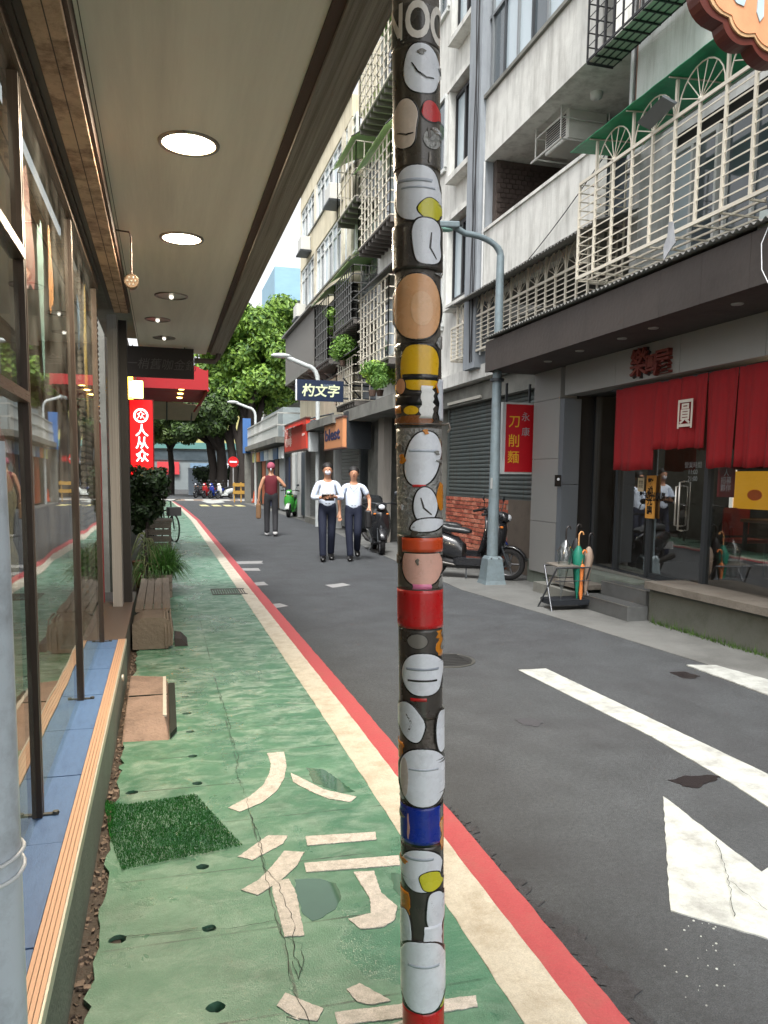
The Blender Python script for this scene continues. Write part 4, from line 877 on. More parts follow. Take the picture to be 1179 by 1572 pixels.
for r in range(nr):
    y = 12.31+(.11 if r % 2 else 0)-.0
    while y < 15.36:
        y1 = min(y+.205, 15.38); d = rnd.uniform(-.006, .008)
        box('brick', rnd.choice(bk), bay, XW-.05+d, XW-.02, y, y1-.012, .02+r*.08, .02+r*.08+.062, .04); y += .22
shm = mat('grey_green_shutter', (96, 106, 106), .5, .5, var=.12, scale=5, bump=.2, dirt=(96, 70, 52), dirt_amt=.5, dscale=2.5, streak=7, vec='World')
z = 1.24
slat = None
v = []; prof = [(0, 0), (-.014, .012), (-.02, .036), (-.014, .06), (0, .072)]
for yy in (10.86, 15.3): v += [(XW+px_, yy, pz_) for px_, pz_ in prof]
while z < 2.95:
    if slat is None:
        slat = MB().add([(a, b, c+z) for a, b, c in v], [(i, i+1, i+6, i+5) for i in range(4)]).build('shutter_slat', shm, bay); z0_ = z
    else:
        o = slat.copy(); COL.objects.link(o); o.parent = bay; o.location.z += z-z0_
    z += .076
for y in (10.83, 13.1, 15.32): box('shutter_guide', shm, bay, XW-.04, XW+.03, y, y+.06, 1.2, 3.0)
box('bottom_rail', shm, bay, XW-.03, XW+.03, 10.83, 15.38, 1.2, 1.245)
box('shutter_housing', concrete_g, bay, XW-.16, XW+.12, 10.83, 15.6, 2.98, 3.3); box('tube_lamp', mat('lamp_tube', (190, 186, 176), .4), bay, XW-.2, XW-.165, 13.3, 15.0, 3.02, 3.07)
box('door_slab', stucco, bay, XW-.35, XW+.1, 10.9, 15.7, 3.32, 3.55)

# ================================================================== RIGHT SIDE: upper storeys
white_bar = mat('cream_bar', (214, 208, 192), .5, .1, var=.08, scale=20, dirt=(140, 110, 84), dirt_amt=.35, dscale=20)
white_fr = mat('white_frame', (205, 208, 206), .5)
black_bar = mat('black_bar', (38, 38, 40), .5, .3)
win_gl = mat('window_glass', (74, 84, 90), .06, var=.3, scale=1.2, bump=0, spec=.9, rvar=.03, vec='World')
win_lt = mat('window_glass_pale', (176, 190, 198), .07, var=.12, scale=.8, bump=0, spec=.9, rvar=.03, vec='World')
green_sheet = mat('green_awning_sheet', (20, 150, 98), .45, var=.15, scale=6, dirt=(20, 70, 50), dirt_amt=.4, dscale=4)
flats = thing('apartment_block', 'stained grey stucco apartment block above the restaurant with long balconies', 'building', (7, 11.5, 3.3))
XB = 5.35
yR, yLf = 9.25, 12.95   # balcony run, near end to far end
# storey 3 parapet, opening, storey 4 parapet, strip windows, storey 5 band
def band_box(y0, y1, z0, z1, x0=XB, x1=None, m=stucco, n='parapet'): return box(n, m, flats, x0, x1 or x0+.14, y0, y1, z0, z1)
band_box(yR, yLf, 4.62, 5.74); box('parapet_cap', stucco, flats, XB-.03, XB+.17, yR, yLf, 5.742, 5.79)
band_box(yR, yLf, 6.93, 7.92); box('parapet_cap', concrete_g, flats, XB-.05, XB+.17, yR, yLf, 7.922, 7.98); box('balcony_ceiling', stucco, flats, XB+.14, 7.2, yR, yLf, 6.93, 7.03)
box('balcony_floor', concrete_g, flats, XB+.14, 7.2, yR, yLf, 4.62, 4.75)
dbrick = mat('dark_brick_tile', (74, 64, 58), .7, var=.35, scale=14, bump=.8, bscale=30, vec='World')
box('recess_wall', dbrick, flats, 6.75, 6.95, yR, yLf, 4.76, 6.92); box('recess_side', dbrick, flats, XB+.16, 6.74, yLf-.14, yLf, 4.76, 6.92)
tb_ = MB()   # dark tiles on the recess end wall, laid in courses
for r in range(26):
    x = XB+.18+(.055 if r % 2 else 0)
    while x < 6.6: tb_.box(x, x+.1, yLf-.155, yLf-.139, 4.8+r*.08, 4.865+r*.08); x += .11
o = tb_.build('wall_tiles', mat('dark_tile', (62, 52, 48), .5, var=.4, scale=12, vec='World'), flats); o['kind'] = 'stuff'
box('boarded_vent', mat('rusty_board', (120, 92, 66), .8, var=.4, scale=8), flats, XB+.5, XB+1.0, yLf-.18, yLf-.156, 5.55, 5.95)
wf = box('window', white_fr, flats, 6.70, 6.75, 8.9, 11.9, 5.5, 6.45)
for k in range(4): y0 = 8.95+k*.74; box('pane', win_gl, wf, 6.69, 6.699, y0, y0+.68, 5.56, 6.39) if False else box('pane', win_gl, flats, 6.685, 6.699, y0, y0+.68, 5.56, 6.39)
# window air conditioner in a cage
ac = thing('air_conditioner', 'white window air conditioner in a steel cage hung in the balcony opening', 'air conditioner', (6.0, 9.4, 6.1))
q = PX(868, 190, 5.9); ay = q.y; az = q.z
box('casing', mat('ac_white', (196, 196, 190), .5, var=.06, bump=.1), ac, 5.75, 6.4, ay-.36, ay+.36, az-.36, az+.06, .03)
for k in range(9): box('grille_slat', black_bar, ac, 5.742, 5.749, ay-.3, ay+.3, az-.3+k*.035, az-.285+k*.035)
b = MB()
for y in (ay-.4, ay+.4):
    for x in (5.62, 6.4): b.tube([(x, y, az-.4), (x, y, az+.2)], .012, 6)
for z in (az-.4, az-.1, az+.2):
    b.tube([(5.62, ay-.4, z), (5.62, ay+.4, z)], .012, 6)
    for y in (ay-.4, ay+.4): b.tube([(5.62, y, z), (6.4, y, z)], .012, 6)
b.tube([(5.6, ay-.45, az-.42), (5.6, ay+.5, az-.42)], .018, 6); b.build('cage', mat('cage_white', (190, 190, 186), .5), ac)
# strip windows of storey 4 with individual panes
y = yLf-.12; zb, zt, zm = 7.99, 9.9, 9.2
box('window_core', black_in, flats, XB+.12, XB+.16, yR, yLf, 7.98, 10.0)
k = 0
while y > yR:
    y0 = y-.5
    w = box('window', darkm if k % 2 else mat('grey_aluminium', (130, 134, 136), .4, .5), flats, XB+.03, XB+.11, y-.025, y+.025, zb, zt)
    link('pane', unit_box(win_lt if k % 3 else win_gl, 0), flats, (XB+.07, (y+y0)/2, (zb+zm)/2), (.01, .45, zm-zb-.03)); link('pane', unit_box(win_lt, 0), flats, (XB+.07, (y+y0)/2, (zm+.04+zt)/2), (.01, .45, zt-zm-.06))
    y = y0; k += 1
box('window_rail', mat('grey_aluminium', (130, 134, 136), .4, .5), flats, XB+.028, XB+.112, yR, yLf, zm-.02, zm+.03); box('window_rail', mat('grey_aluminium', (130, 134, 136), .4, .5), flats, XB+.028, XB+.112, yR, yLf, zt, zt+.05)
band_box(yR, yLf, 9.96, 11.3); box('upper_wall', stucco, flats, XB+.02, XB+.3, yR, yLf, 11.3, 14)
# column with cables, end pier
box('column', greycol, flats, XB-.1, XB+.4, yLf+.002, yLf+.55, 3.5, 14)
for dy in (.0, .06, .13): MB().tube([(XB-.115, yLf+.1+dy+.03*sin(z_*2+dy*40), 3.6+z_*.8) for z_ in range(13)], .008, 6).build('cable', black_bar, flats)
MB().tube([(XB-.02, yLf-.05, 3.7), (XB-.02, yLf-.05, 6.9)], .02, 8).build('drain_pipe', mat('pale_pipe', (180, 182, 182), .5), flats)
# hanging cable across the parapet
MB().tube([(XB-.04, 13.2-i*.4, 4.42+.006*i*i+.045*i) for i in range(12)], .007, 6).build('cable', black_bar, flats)
q = PX(585/3.93+660, 740/3.93, 5.9); MB().lathe([(.09, 6.93), (.08, 6.86), (.03, 6.84)], (5.9, 10.3, 0), 16).build('ceiling_lamp', white_fr, flats)
corrugated('eaves_sheet', cor, flats, 4.95, 5.5, 4.6, 4.78, 8.5, 13.3, .09)
# corner recess at the near end: brick return, pipes, bars
near = thing('tiled_building', 'pale fine tiled building at upper right with a green roofed window cage', 'building', (6, 5, 3.3))
XN = 5.55
box('wall', mosaic, near, XN, XN+.3, -1, 8.6, 5.72, 12); box('wall_return', mosaic, near, XN, 8, 8.6, 8.75, 3.7, 12)
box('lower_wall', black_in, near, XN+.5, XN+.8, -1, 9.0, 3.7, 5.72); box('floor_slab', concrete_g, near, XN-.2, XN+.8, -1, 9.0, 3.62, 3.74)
box('brick_return', dbrick, near, 6.2, 6.5, 8.77, 9.24, 5, 12)
for (x, y, r, m_) in ((5.62, 8.83, .03, mat('rust_pipe', (112, 74, 58), .6, .2)), (5.60, 8.93, .02, mat('pale_pipe', (180, 182, 182), .5)), (5.7, 9.08, .035, mat('pale_pipe', (180, 182, 182), .5))):
    MB().tube([(x, y, 5.4), (x, y, 12)], r, 8).build('pipe', m_, near)
# windows behind the cage
for k in range(9):
    y0 = -.4+k*1.02
    w = MB(); w.box(XN+.42, XN+.5, y0, y0+.9, 4.2, 4.26); w.box(XN+.42, XN+.5, y0, y0+.9, 5.45, 5.5)
    for yy in (y0, y0+.43, y0+.86): w.box(XN+.42, XN+.5, yy, yy+.04, 4.26, 5.45)
    w.build('window', white_fr, near)
    for yy in (y0+.04, y0+.47): link('pane', unit_box(win_lt if (k*7+int(yy*10)) % 3 == 0 else win_gl, 0), near, (XN+.46, yy+.195, 4.85), (.012, .38, 1.18))
# window cages -----------------------------------------------------------------------
def cage(name, label, X, y0, y1, z0, z1, zt, roof, m=white_bar, rows=10, step=.36, deep=.6, arch=True, bw=.011, roof_pitch=.12, grp=None):
    """projecting window cage: posts, rails, floor bars, fan arches and a roof sheet"""
    c = thing(name, label, 'window cage', (X, (y0+y1)/2, z0), grp)
    n = max(1, round((y1-y0)/step)); st = (y1-y0)/n
    for i in range(n+1):
        y = y0+i*st; box('post', m, c, X-bw*1.2, X+bw*1.2, y-bw*1.3, y+bw*1.3, z0, z1 if i % 2 else zt-.02)
    for j in range(rows+1):
        z = z0+(z1-z0)*j/rows; t = bw*(1.6 if j in (0, rows) else .62); box('rail', m, c, X-t, X+t*.2, y0, y1, z-t, z+t)
    for k, x in enumerate([X+deep*(i+1)/4 for i in range(4)]): box('floor_bar', m, c, x-.01, x+.01, y0, y1, z0-.012, z0+.008)
    for i in range(n+1): y = y0+i*st; box('cross_bar', m, c, X, X+deep, y-.008, y+.008, z0-.03, z0-.013)
    for yy in (y0, y1):
        for j in range(rows+1): z = z0+(z1-z0)*j/rows; box('end_rail', m, c, X, X+deep, yy-.006, yy+.006, z-.006, z+.006)
        for k in range(1, 4): x = X+deep*k/3; box('end_post', m, c, x-.01, x+.01, yy-.008, yy+.008, z0, zt-.02)
    if arch:
        for i in range(0, n-1, 2):
            ya_ = y0+i*st; w = 2*st; yc = ya_+st; b = MB(); hh = zt-z1-.03
            b.tube([(X, yc-w*.46*cos(t), z1+hh*sin(t)) for t in [pi*k/12 for k in range(13)]], .008, 5)
            for t in [pi*k/7 for k in range(1, 7)]: b.tube([(X, yc, z1+.02), (X, yc-w*.45*cos(t), z1+hh*.97*sin(t))], .006, 5)
            b.ball((X, yc, z1+.02), .03, n=8, m=5); b.build('fan_arch', m, c)
    v = []; nn = int((y1-y0)/.18)
    for i in range(nn+1):
        y = y0-.06+(y1-y0+.12)*i/nn
        for k in range(6): t = k/5; v.append((X-.12+(deep+.12)*t, y, zt+roof_pitch*sin(t*pi/2)*2.2+.006*(i % 2)))
    o = MB().add(v, [(i*6+k, i*6+k+1, i*6+k+7, i*6+k+6) for i in range(nn) for k in range(5)]).build('roof_sheet', roof, c); s = o.modifiers.new('s', 'SOLIDIFY'); s.thickness = .005
    for i in range(0, n+1, 2):
        y = y0+i*st; MB().tube([(X-.1+(deep+.1)*t, y, zt-.012+roof_pitch*sin(t*pi/2)*2.2) for t in (0, .25, .5, .75, 1)], .009, 5).build('roof_rib', m, c)
    return c
cage('window_cage', 'large cream barred window cage with green roof above the restaurant awning', 4.9, 2.6, 8.85, 4.0, 5.1, 5.48, green_sheet, rows=11, step=.36, deep=.62, roof_pitch=.015)
cage('window_cage', 'long cream barred window cage with fan arches under the corrugated eaves', 5.28, 9.25, 14.2, 3.78, 4.36, 4.74, cor, rows=8, step=.29, deep=.4, roof_pitch=.02)
# black cage at the top
_q = PX(925, 72, 5.12); cg = cage('window_cage', 'black wire window cage at the top edge beside the strip windows', 5.12, _q.y-1.6, _q.y+.35, _q.z, _q.z+1.5, _q.z+1.8, cor, m=black_bar, rows=9, step=.19, deep=.36, arch=False, bw=.008)
box('tray', mat('cage_tray', (150, 150, 140), .6), cg, 5.14, 5.47, _q.y-1.58, _q.y+.33, _q.z-.008, _q.z-.001)
# bits on the cage: dangling cloth, bent plate
cl2 = thing('rag', 'grey rag hanging from the bottom rail of the cream window cage', 'rag', (4.86, 5.35, 3.7))
q = PX(1027, 372, 4.86)
MB().prism([(4.86, q.y+.02, q.z+.2), (4.87, q.y-.03, q.z+.19), (4.88, q.y-.07, q.z-.02), (4.86, q.y+.01, q.z-.1), (4.85, q.y+.06, q.z-.16), (4.86, q.y+.09, q.z-.02), (4.87, q.y+.05, q.z+.06)], (.012, .004, 0)).build('cloth', mat('rag_grey', (150, 152, 156), .9, var=.2), cl2)
q = PX(1000, 172, 4.72); pl_ = MB().obox((4.78, q.y, q.z), (.02, 0, .02), (0, .42, -.07), (.16, 0, -.05)).build('loose_panel', mat('loose_grey', (108, 114, 118), .5, .3)); tag(pl_, 'loose grey metal flap sticking out under the green cage roof', 'metal flap')
# scalloped hanging sign at the upper right
sg2 = thing('scalloped_sign', 'brown scalloped cloud shaped sign with orange face hanging at the upper right', 'sign', (4.5, 5.0, 4.7))
def cloudpts(s, Y):
    pts = []; c0 = PY(1150, -8, 5.0); import itertools
    lob = [(-.30, -.02, .21), (-.12, -.19, .17), (.14, -.24, .2), (.36, -.05, .2), (.2, .2, .2), (-.1, .2, .2)]
    for k in range(72):
        a = 2*pi*k/72; d = Vector((cos(a), sin(a))); best = .1
        for (x, z, r) in lob:
            bq = d.x*x+d.y*z; disc = bq*bq-(x*x+z*z-r*r)
            if disc > 0: best = max(best, bq+math.sqrt(disc))
        pts.append((c0.x+.08+d.x*best*s, Y, c0.z+.02+d.y*best*s))
    return pts
MB().prism(cloudpts(1.0, 5.0), (0, .12, 0)).build('sign_case', mat('sign_brown', (84, 34, 26), .4, var=.12), sg2)
o = MB().prism(cloudpts(.86, 4.985), (0, .014, 0)).build('sign_rim', mat('sign_rim_cream', (196, 160, 120), .5), sg2)
MB().prism(cloudpts(.80, 4.978), (0, .008, 0)).build('sign_face', mat('sign_face_orange', (216, 150, 110), .5, var=.25, scale=2.2), sg2)
c0 = PY(1150, -8, 5.0)
for k, pts in enumerate([[(-.24, .1), (-.2, .1), (-.17, .02), (-.12, -.02), (-.14, -.08), (-.2, -.07), (-.25, -.02)], [(-.02, .12), (.02, .12), (.03, -.12), (.0, -.16), (-.03, -.1)], [(.06, .1), (.22, .1), (.24, .05), (.12, .04), (.14, -.1), (.09, -.13), (.07, -.05)]]):
    MB().prism([(c0.x+.08+x, 4.970, c0.z-.02+z) for x, z in pts], (0, .007, 0)).build('lettering', mat('sign_lettering_blue', (176, 196, 204), .5), sg2)
MB().box(c0.x+.3, c0.x+.34, 5.04, 5.08, 4.9, 5.9).build('hanger', darkm, sg2); MB().tube([(c0.x+.32, 5.06, 5.85), (5.6, 5.06, 5.85)], .025, 8).build('arm', darkm, sg2)
# wall lamp at the right edge
q = PX(1172, 345, 4.65); wlp = thing('flood_lamp', 'small grey flood lamp fixed under the cage at the right edge', 'lamp', tuple(q))
MB().prism([(q.x, q.y-.08, q.z+.1), (q.x, q.y+.05, q.z+.12), (q.x, q.y+.07, q.z-.05), (q.x, q.y-.0, q.z-.13), (q.x, q.y-.09, q.z-.08)], (.1, 0, 0)).build('housing', mat('lamp_grey', (150, 160, 156), .4), wlp); MB().tube([(q.x+.05, q.y, q.z+.1), (q.x+.05, q.y+.03, q.z+.22), (q.x+.2, q.y+.03, q.z+.28)], .012, 7).build('bracket', darkm, wlp)
q = PX(1174, 460, 4.57); MB().tube([(4.57, q.y+.0, 3.55), (4.55, q.y+.05, 3.42), (4.55, q.y+.03, 3.22), (4.57, q.y-.03, 3.1)], .004, 6).build('wire', mat('white_cable', (226, 228, 230), .4), wlp)

# ================================================================== RIGHT SIDE: buildings farther up the street
def bars_cage(parent, X, y0, y1, z0, z1, roof=None, m=white_bar, deep=.6, ny=8, nz=6, floor=True):
    """smaller window cage, part of its building: one frame plus separate roof"""
    b = MB(); t = .012
    for i in range(ny+1): y = y0+(y1-y0)*i/ny; b.box(X-t, X+t, y-t, y+t, z0, z1)
    for j in range(nz+1): z = z0+(z1-z0)*j/nz; b.box(X-t, X+t, y0, y1, z-t, z+t)
    for yy in (y0, y1):
        for j in range(nz+1): z = z0+(z1-z0)*j/nz; b.box(X, X+deep, yy-t, yy+t, z-t, z+t)
        for k in range(4): x = X+deep*k/4; b.box(x-t, x+t, yy-t, yy+t, z0, z1)
    o = b.build('window_cage', m, parent)
    if floor:
        f = MB(); f.box(X, X+deep, y0, y1, z0-.05, z0-.02)
        for i in range(ny+1): y = y0+(y1-y0)*i/ny; f.box(X+.02, X+deep, y-.03, y+.03, z0-.16, z0-.05)
        f.build('cage_floor', mat('cage_floor_dark', (92, 88, 84), .7), parent)
    if roof:
        v = []; n = 8
        for i in range(n+1):
            for k in range(6): a = k/5; v.append((X-.15+(deep+.15)*a, y0-.05+(y1-y0+.1)*i/n, z1+.05+.45*sin(a*pi/2)))
        r_ = MB().add(v, [(i*6+k, i*6+k+1, i*6+k+7, i*6+k+6) for i in range(n) for k in range(5)], True).build('cage_roof', roof, parent); s = r_.modifiers.new('s', 'SOLIDIFY'); s.thickness = .01
        rb_ = MB()
        for i in range(0, n+1, 2): y = y0-.05+(y1-y0+.1)*i/n; rb_.tube([(X-.15+(deep+.15)*k/5, y, z1+.06+.46*sin(k/5*pi/2)) for k in range(6)], .015, 5)
        rb_.build('roof_ribs', black_bar, parent)
def window(parent, X, y0, y1, z0, z1, nv=2, frame=None, glass=None, transom=None):
    frame = frame or white_fr; b = MB(); t = .035
    for z in (z0, z1): b.box(X-.03, X+.05, y0, y1, z-t, z+t)
    if transom: b.box(X-.025, X+.04, y0+.03, y1-.03, transom-.025, transom+.025)
    for i in range(nv+1): y = y0+(y1-y0)*i/nv; b.box(X-.028, X+.048, y-t, y+t, z0+t, z1-t)
    w = b.build('window', frame, parent)
    for i in range(nv):
        a = y0+(y1-y0)*i/nv+t; c = y0+(y1-y0)*(i+1)/nv-t
        link('pane', unit_box(glass if glass and (i % 2 == 0) else win_lt, 0), w, (X+.02, (a+c)/2, (z0+z1)/2), (.01, c-a, z1-z0-2*t))
    return w
grey_bar = mat('grey_bar', (104, 104, 102), .5, .3)
limeg = mat('lime_sheet', (176, 214, 140), .4, var=.15, scale=4)
cream = mat('cream_wall', (214, 205, 180), .85, var=.1, scale=3, bump=.3, dirt=(160, 146, 116), dirt_amt=.5, dscale=1.4, streak=3, vec='World')
cream2 = mat('cream_wall_worn', (222, 216, 198), .85, var=.1, scale=3, bump=.3, dirt=(120, 108, 84), dirt_amt=.8, dscale=1.2, vec='World')
# building just behind the column
mid = thing('middle_building', 'grey rendered apartment building just beyond the cabled column', 'building', (7, 17, 0))
box('wall', stucco, mid, 5.55, 9, 13.55, 20.5, 3.6, 14.4)
for z0 in (5.0, 7.4, 9.9):
    fr_ = MB(); y0, y1 = 13.75, 14.75; z1 = z0+1.35
    fr_.box(5.35, 5.6, y0-.1, y0, z0-.1, z1+.1); fr_.box(5.35, 5.6, y1, y1+.1, z0-.1, z1+.1); fr_.box(5.33, 5.6, y0-.12, y1+.12, z0-.2, z0-.1); fr_.box(5.33, 5.6, y0-.12, y1+.12, z1+.1, z1+.2)
    fr_.build('window_hood', stucco, mid); window(mid, 5.5, y0, y1, z0, z1, 2, black_bar, win_gl)
for z0 in (4.2, 7.3, 10.3):
    window(mid, 5.52, 15.4, 17.1, z0+.4, z0+1.8, 3, glass=win_gl); window(mid, 5.52, 18.0, 20, z0+.4, z0+1.8, 3, glass=win_gl)
    bars_cage(mid, 4.95, 17.4, 20.3, z0+.1, z0+1.9, limeg if z0 > 5 else cor, ny=9, nz=7)
box('cornice', concrete_g, mid, 5.4, 9, 13.55, 20.5, 14.4, 14.7)
box('lower_canopy', concrete_g, mid, 4.6, 6.0, 15.75, 20.4, 3.0, 3.3)
box('ground_wall', concrete_g, mid, 5.9, 9, 15.7, 20.5, 0, 3.6)
# grey set back piece then the cream corner building
gb = thing('grey_narrow_building', 'narrow grey rendered building with lime green cage roofs between cream and grey blocks', 'building', (7, 22, 0))
box('wall', greycol, gb, 5.95, 9.5, 20.52, 23.9, 0, 13.3); box('wall_edge', mosaic, gb, 5.6, 5.95, 20.52, 20.8, 3, 13.3)
for z0 in (4.4, 7.4, 10.4): window(gb, 5.9, 21.2, 23.2, z0, z0+1.5, 3, glass=win_gl)
bars_cage(gb, 5.1, 21.3, 23.6, 9.1, 10.5, limeg, ny=5, nz=2, deep=.9); bars_cage(gb, 5.05, 21.3, 23.7, 5.9, 7.3, limeg, m=grey_bar, ny=9, nz=6, deep=.9); bars_cage(gb, 5.1, 21.3, 23.6, 3.7, 4.9, cor, ny=8, nz=5, deep=.9)
box('roof_box', cream, gb, 5.7, 7.5, 21.3, 23.6, 12.1, 13.1)
cb = thing('cream_corner_building', 'cream walled corner apartment building with long strip windows above small shops', 'building', (8, 28.5, 0))
y0c, y1c = 23.92, 33.0
box('core', cream, cb, 5.85, 12, y0c, y1c-.02, 3.4, 12.0); box('end_wall', cream2, cb, 5.62, 12, y1c-.02, y1c+.2, 3.4, 12.7)
for (z0, z1) in ((12.28, 12.9), (9.95, 10.85), (7.5, 8.2), (3.5, 4.9)): box('wall_band', cream, cb, 5.6, 5.85, y0c, y1c-.03, z0, z1); box('band_lip', concrete_g, cb, 5.55, 5.61, y0c, y1c, z1, z1+.06)
for (z0, z1, tr) in ((10.95, 12.22, 11.9), (8.32, 9.88, 9.5), (5.0, 7.4, None)):
    yy = y1c-.1; k = 0
    while yy-1.4 > y0c:
        if z0 > 5.5 and k % 3 == 2: box('wall_pier', cream2, cb, 5.6, 5.85, yy-.5, yy-.03, z0-.1, z1+.06); yy -= .5
        if z0 > 5.5: window(cb, 5.66, yy-1.35, yy-.05, z0, z1, 2, glass=win_gl, transom=tr)
        yy -= 1.4; k += 1
box('wall_pier', cream2, cb, 5.6, 5.85, y0c, yy, 8.2, 12.25)
# dark slatted balcony box of storey 2
b = MB(); dk = mat('grey_slat', (112, 110, 106), .7, var=.2)
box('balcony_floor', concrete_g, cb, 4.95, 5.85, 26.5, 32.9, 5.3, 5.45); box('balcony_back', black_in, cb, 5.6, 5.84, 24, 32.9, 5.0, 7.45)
for k in range(32): y = 26.55+k*.198; box('balcony_slat', dk, cb, 4.95, 4.99, y, y+.15, 5.45, 7.2)
for k in range(4): x = 5.0+k*.2; box('balcony_slat', dk, cb, x, x+.14, 32.86, 32.9, 5.45, 7.2)
box('balcony_roof', cor, cb, 4.8, 5.85, 26.4, 33.0, 7.22, 7.28)
for k in range(8): y = 26.6+k*.88; MB().prism([(5.0, y, 5.3), (5.6, y, 5.3), (5.6, y, 4.9)], (0, .06, 0)).build('balcony_bracket', dk, cb)
bars_cage(cb, 4.95, 24.1, 26.3, 5.2, 7.1, limeg, m=grey_bar, ny=8, nz=6, deep=.7)
for (y, z) in ((30.6, 10.2), (31.6, 7.9), (25.2, 10.3)):
    o = box('air_conditioner', mat('ac_white', (196, 196, 190), .5, var=.06, bump=.1), cb, 5.2, 5.58, y, y+.8, z, z+.5, .03); MB().box(5.15, 5.6, y-.1, y+.9, z-.08, z-.02).build('ac_bracket', darkm, cb)
# ground floor shops on the corner building and beyond
shopc = mat('shop_wall', (120, 116, 108), .8, var=.2, scale=4, vec='World')
box('shop_wall', shopc, cb, 5.25, 5.9, y0c, y1c, 0, 3.5)
box('shop_slab', concrete_g, cb, 4.35, 5.9, 20.6, 25.4, 3.0, 3.22)
shutter_g = shm
def rshutter(parent, X, y0, y1, z0, z1, m, st=.1):
    k = 0; z = z0
    first = None
    while z < z1-.02:
        o = box('shutter_slat', m, parent, X-.02, X+.02, y0, y1, z+.006, z+st-.004, .08); z += st
rshutter(cb, 5.2, 26.2, 28.4, .1, 2.5, mat('pale_shutter', (140, 142, 140), .5, .4)); rshutter(cb, 5.2, 21.0, 23.2, .1, 2.6, mat('pale_shutter', (140, 142, 140), .5, .4))
for (y0, y1, c) in ((24.2, 25.6, (92, 84, 78)), (28.9, 30.2, (60, 72, 84)), (30.6, 31.6, (170, 176, 176)), (31.9, 32.8, (96, 80, 62))):
    box('shop_door', mat('door_%d' % c[0], c, .5), cb, 5.16, 5.26, y0, y1, .1, 2.5)
for y in (23.6, 26.0, 28.65, 30.4, 31.75): box('shop_pier', mat('white_pier', (176, 178, 176), .7, dirt=(120, 116, 110), dirt_amt=.5), cb, 5.05, 5.27, y-.12, y+.12, 0, 3.0)
box('red_panel', mat('red_notice', (130, 28, 32), .6), cb, 5.13, 5.159, 24.6, 25.2, 1.2, 2.0)
box('step', concrete_g, cb, 4.75, 5.25, 24.0, 27.0, 0, .2)
# bay just behind the scooter with box
box('side_wall', concrete_g, mid, 5.3, 5.9, 15.7, 16.3, 0, 3.0); box('pier', mat('pale_pier', (150, 144, 136), .7, var=.15), mid, 5.1, 5.3, 18.2, 18.7, 0, 3.0); rshutter(mid, 5.6, 16.3, 18.2, .1, 2.7, mat('dark_green_shutter', (72, 80, 78), .5, .3)); box('wall_panel', concrete_g, mid, 5.3, 5.9, 18.7, 20.45, 0, 3.0)
# signs along the shops
def sign_box(label, p0, p1, p2, p3, depth, m_face, m_case, name='shop_sign'):
    pass
Ysg = 22.0
a_, b_ = PY(456, 582, Ysg), PY(527, 617, Ysg)
bs = thing('blue_sign', 'dark blue projecting sign with cream brush characters above the street', 'sign', ((a_.x+b_.x)/2, Ysg, b_.z), None)
box('sign_case', mat('navy_case', (20, 36, 62), .4), bs, a_.x, b_.x, Ysg, Ysg+.12, b_.z, a_.z); box('sign_edge', WHT, bs, a_.x-.03, a_.x-.001, Ysg+.001, Ysg+.12, b_.z, a_.z)
text('lettering', '杓文字', mat('cream_letter', (210, 220, 180), .5), bs, ((a_.x+b_.x)/2, Ysg-.006, b_.z+.26), .36, '-Y', .003, .008, shear=.15); text('lettering', 'SHAMOJI', mat('grey_letter', (120, 140, 160), .5), bs, ((a_.x+b_.x)/2+.2, Ysg-.006, a_.z-.14), .09, '-Y', .002)
MB().tube([(b_.x, Ysg+.06, a_.z-.1), (5.95, Ysg+.06, a_.z-.1)], .03, 6).tube([(b_.x, Ysg+.06, b_.z+.1), (5.95, Ysg+.06, b_.z+.1)], .03, 6).tube([(b_.x, Ysg+.06, a_.z+.1), (5.9, Ysg+.4, b_.z-.2)], .02, 6).build('bracket', darkm, bs)
Xs = 4.35
rs = thing('red_sign', 'red orange shop sign panel with pale characters hanging by the white pole', 'sign', (Xs, 25, 2.3))
y_n, y_f = PX(470, 665, Xs).y, PX(437, 670, Xs).y
za_, zb_ = PX(470, 642, Xs).z, PX(470, 688, Xs).z
box('sign_panel', mat('orange_red_panel', (206, 62, 44), .5, var=.04), rs, Xs, Xs+.12, y_n, y_f, zb_, za_); box('sign_frame', mat('brown_frame', (88, 56, 48), .5), rs, Xs-.02, Xs+.14, y_n-.04, y_f+.04, zb_-.05, zb_-.001); box('sign_frame', mat('brown_frame', (88, 56, 48), .5), rs, Xs-.02, Xs+.14, y_n-.04, y_f+.04, za_+.001, za_+.05)
text('lettering', '麵包\n咖啡', mat('pale_letter', (232, 200, 190), .5), rs, (Xs-.006, y_f-.9, (za_+zb_)/2), .34, '-X', .003, .01, 2.2); text('lettering', 'open', mat('pale_letter', (232, 200, 190), .5), rs, (Xs-.006, y_n+.5, (za_+zb_)/2), .16, '-X', .003, 0, 1.6)
MB().tube([(Xs+.1, y_n+.3, za_), (5.3, y_n+.3, za_+.2)], .03, 6).tube([(Xs+.1, y_f-.3, za_), (5.3, y_f-.3, za_+.2)], .03, 6).build('bracket', darkm, rs)
os_ = thing('orange_sign', 'tan orange shop sign box with navy lettering angled to the street', 'sign', (4.6, 20, 2.5))
Xo = 4.45; y_n, y_f = PX(526, 660, Xo).y, PX(498, 660, Xo).y; za_, zb_ = PX(524, 641, Xo).z, PX(524, 686, Xo).z
box('sign_panel', mat('tan_panel', (206, 140, 96), .5, var=.06), os_, Xo, Xo+.1, y_n, y_f, zb_, za_)
for z in (zb_-.04, za_+.001): box('sign_frame', mat('brown_frame', (88, 56, 48), .5), os_, Xo-.02, Xo+.12, y_n-.03, y_f+.03, z, z+.039)
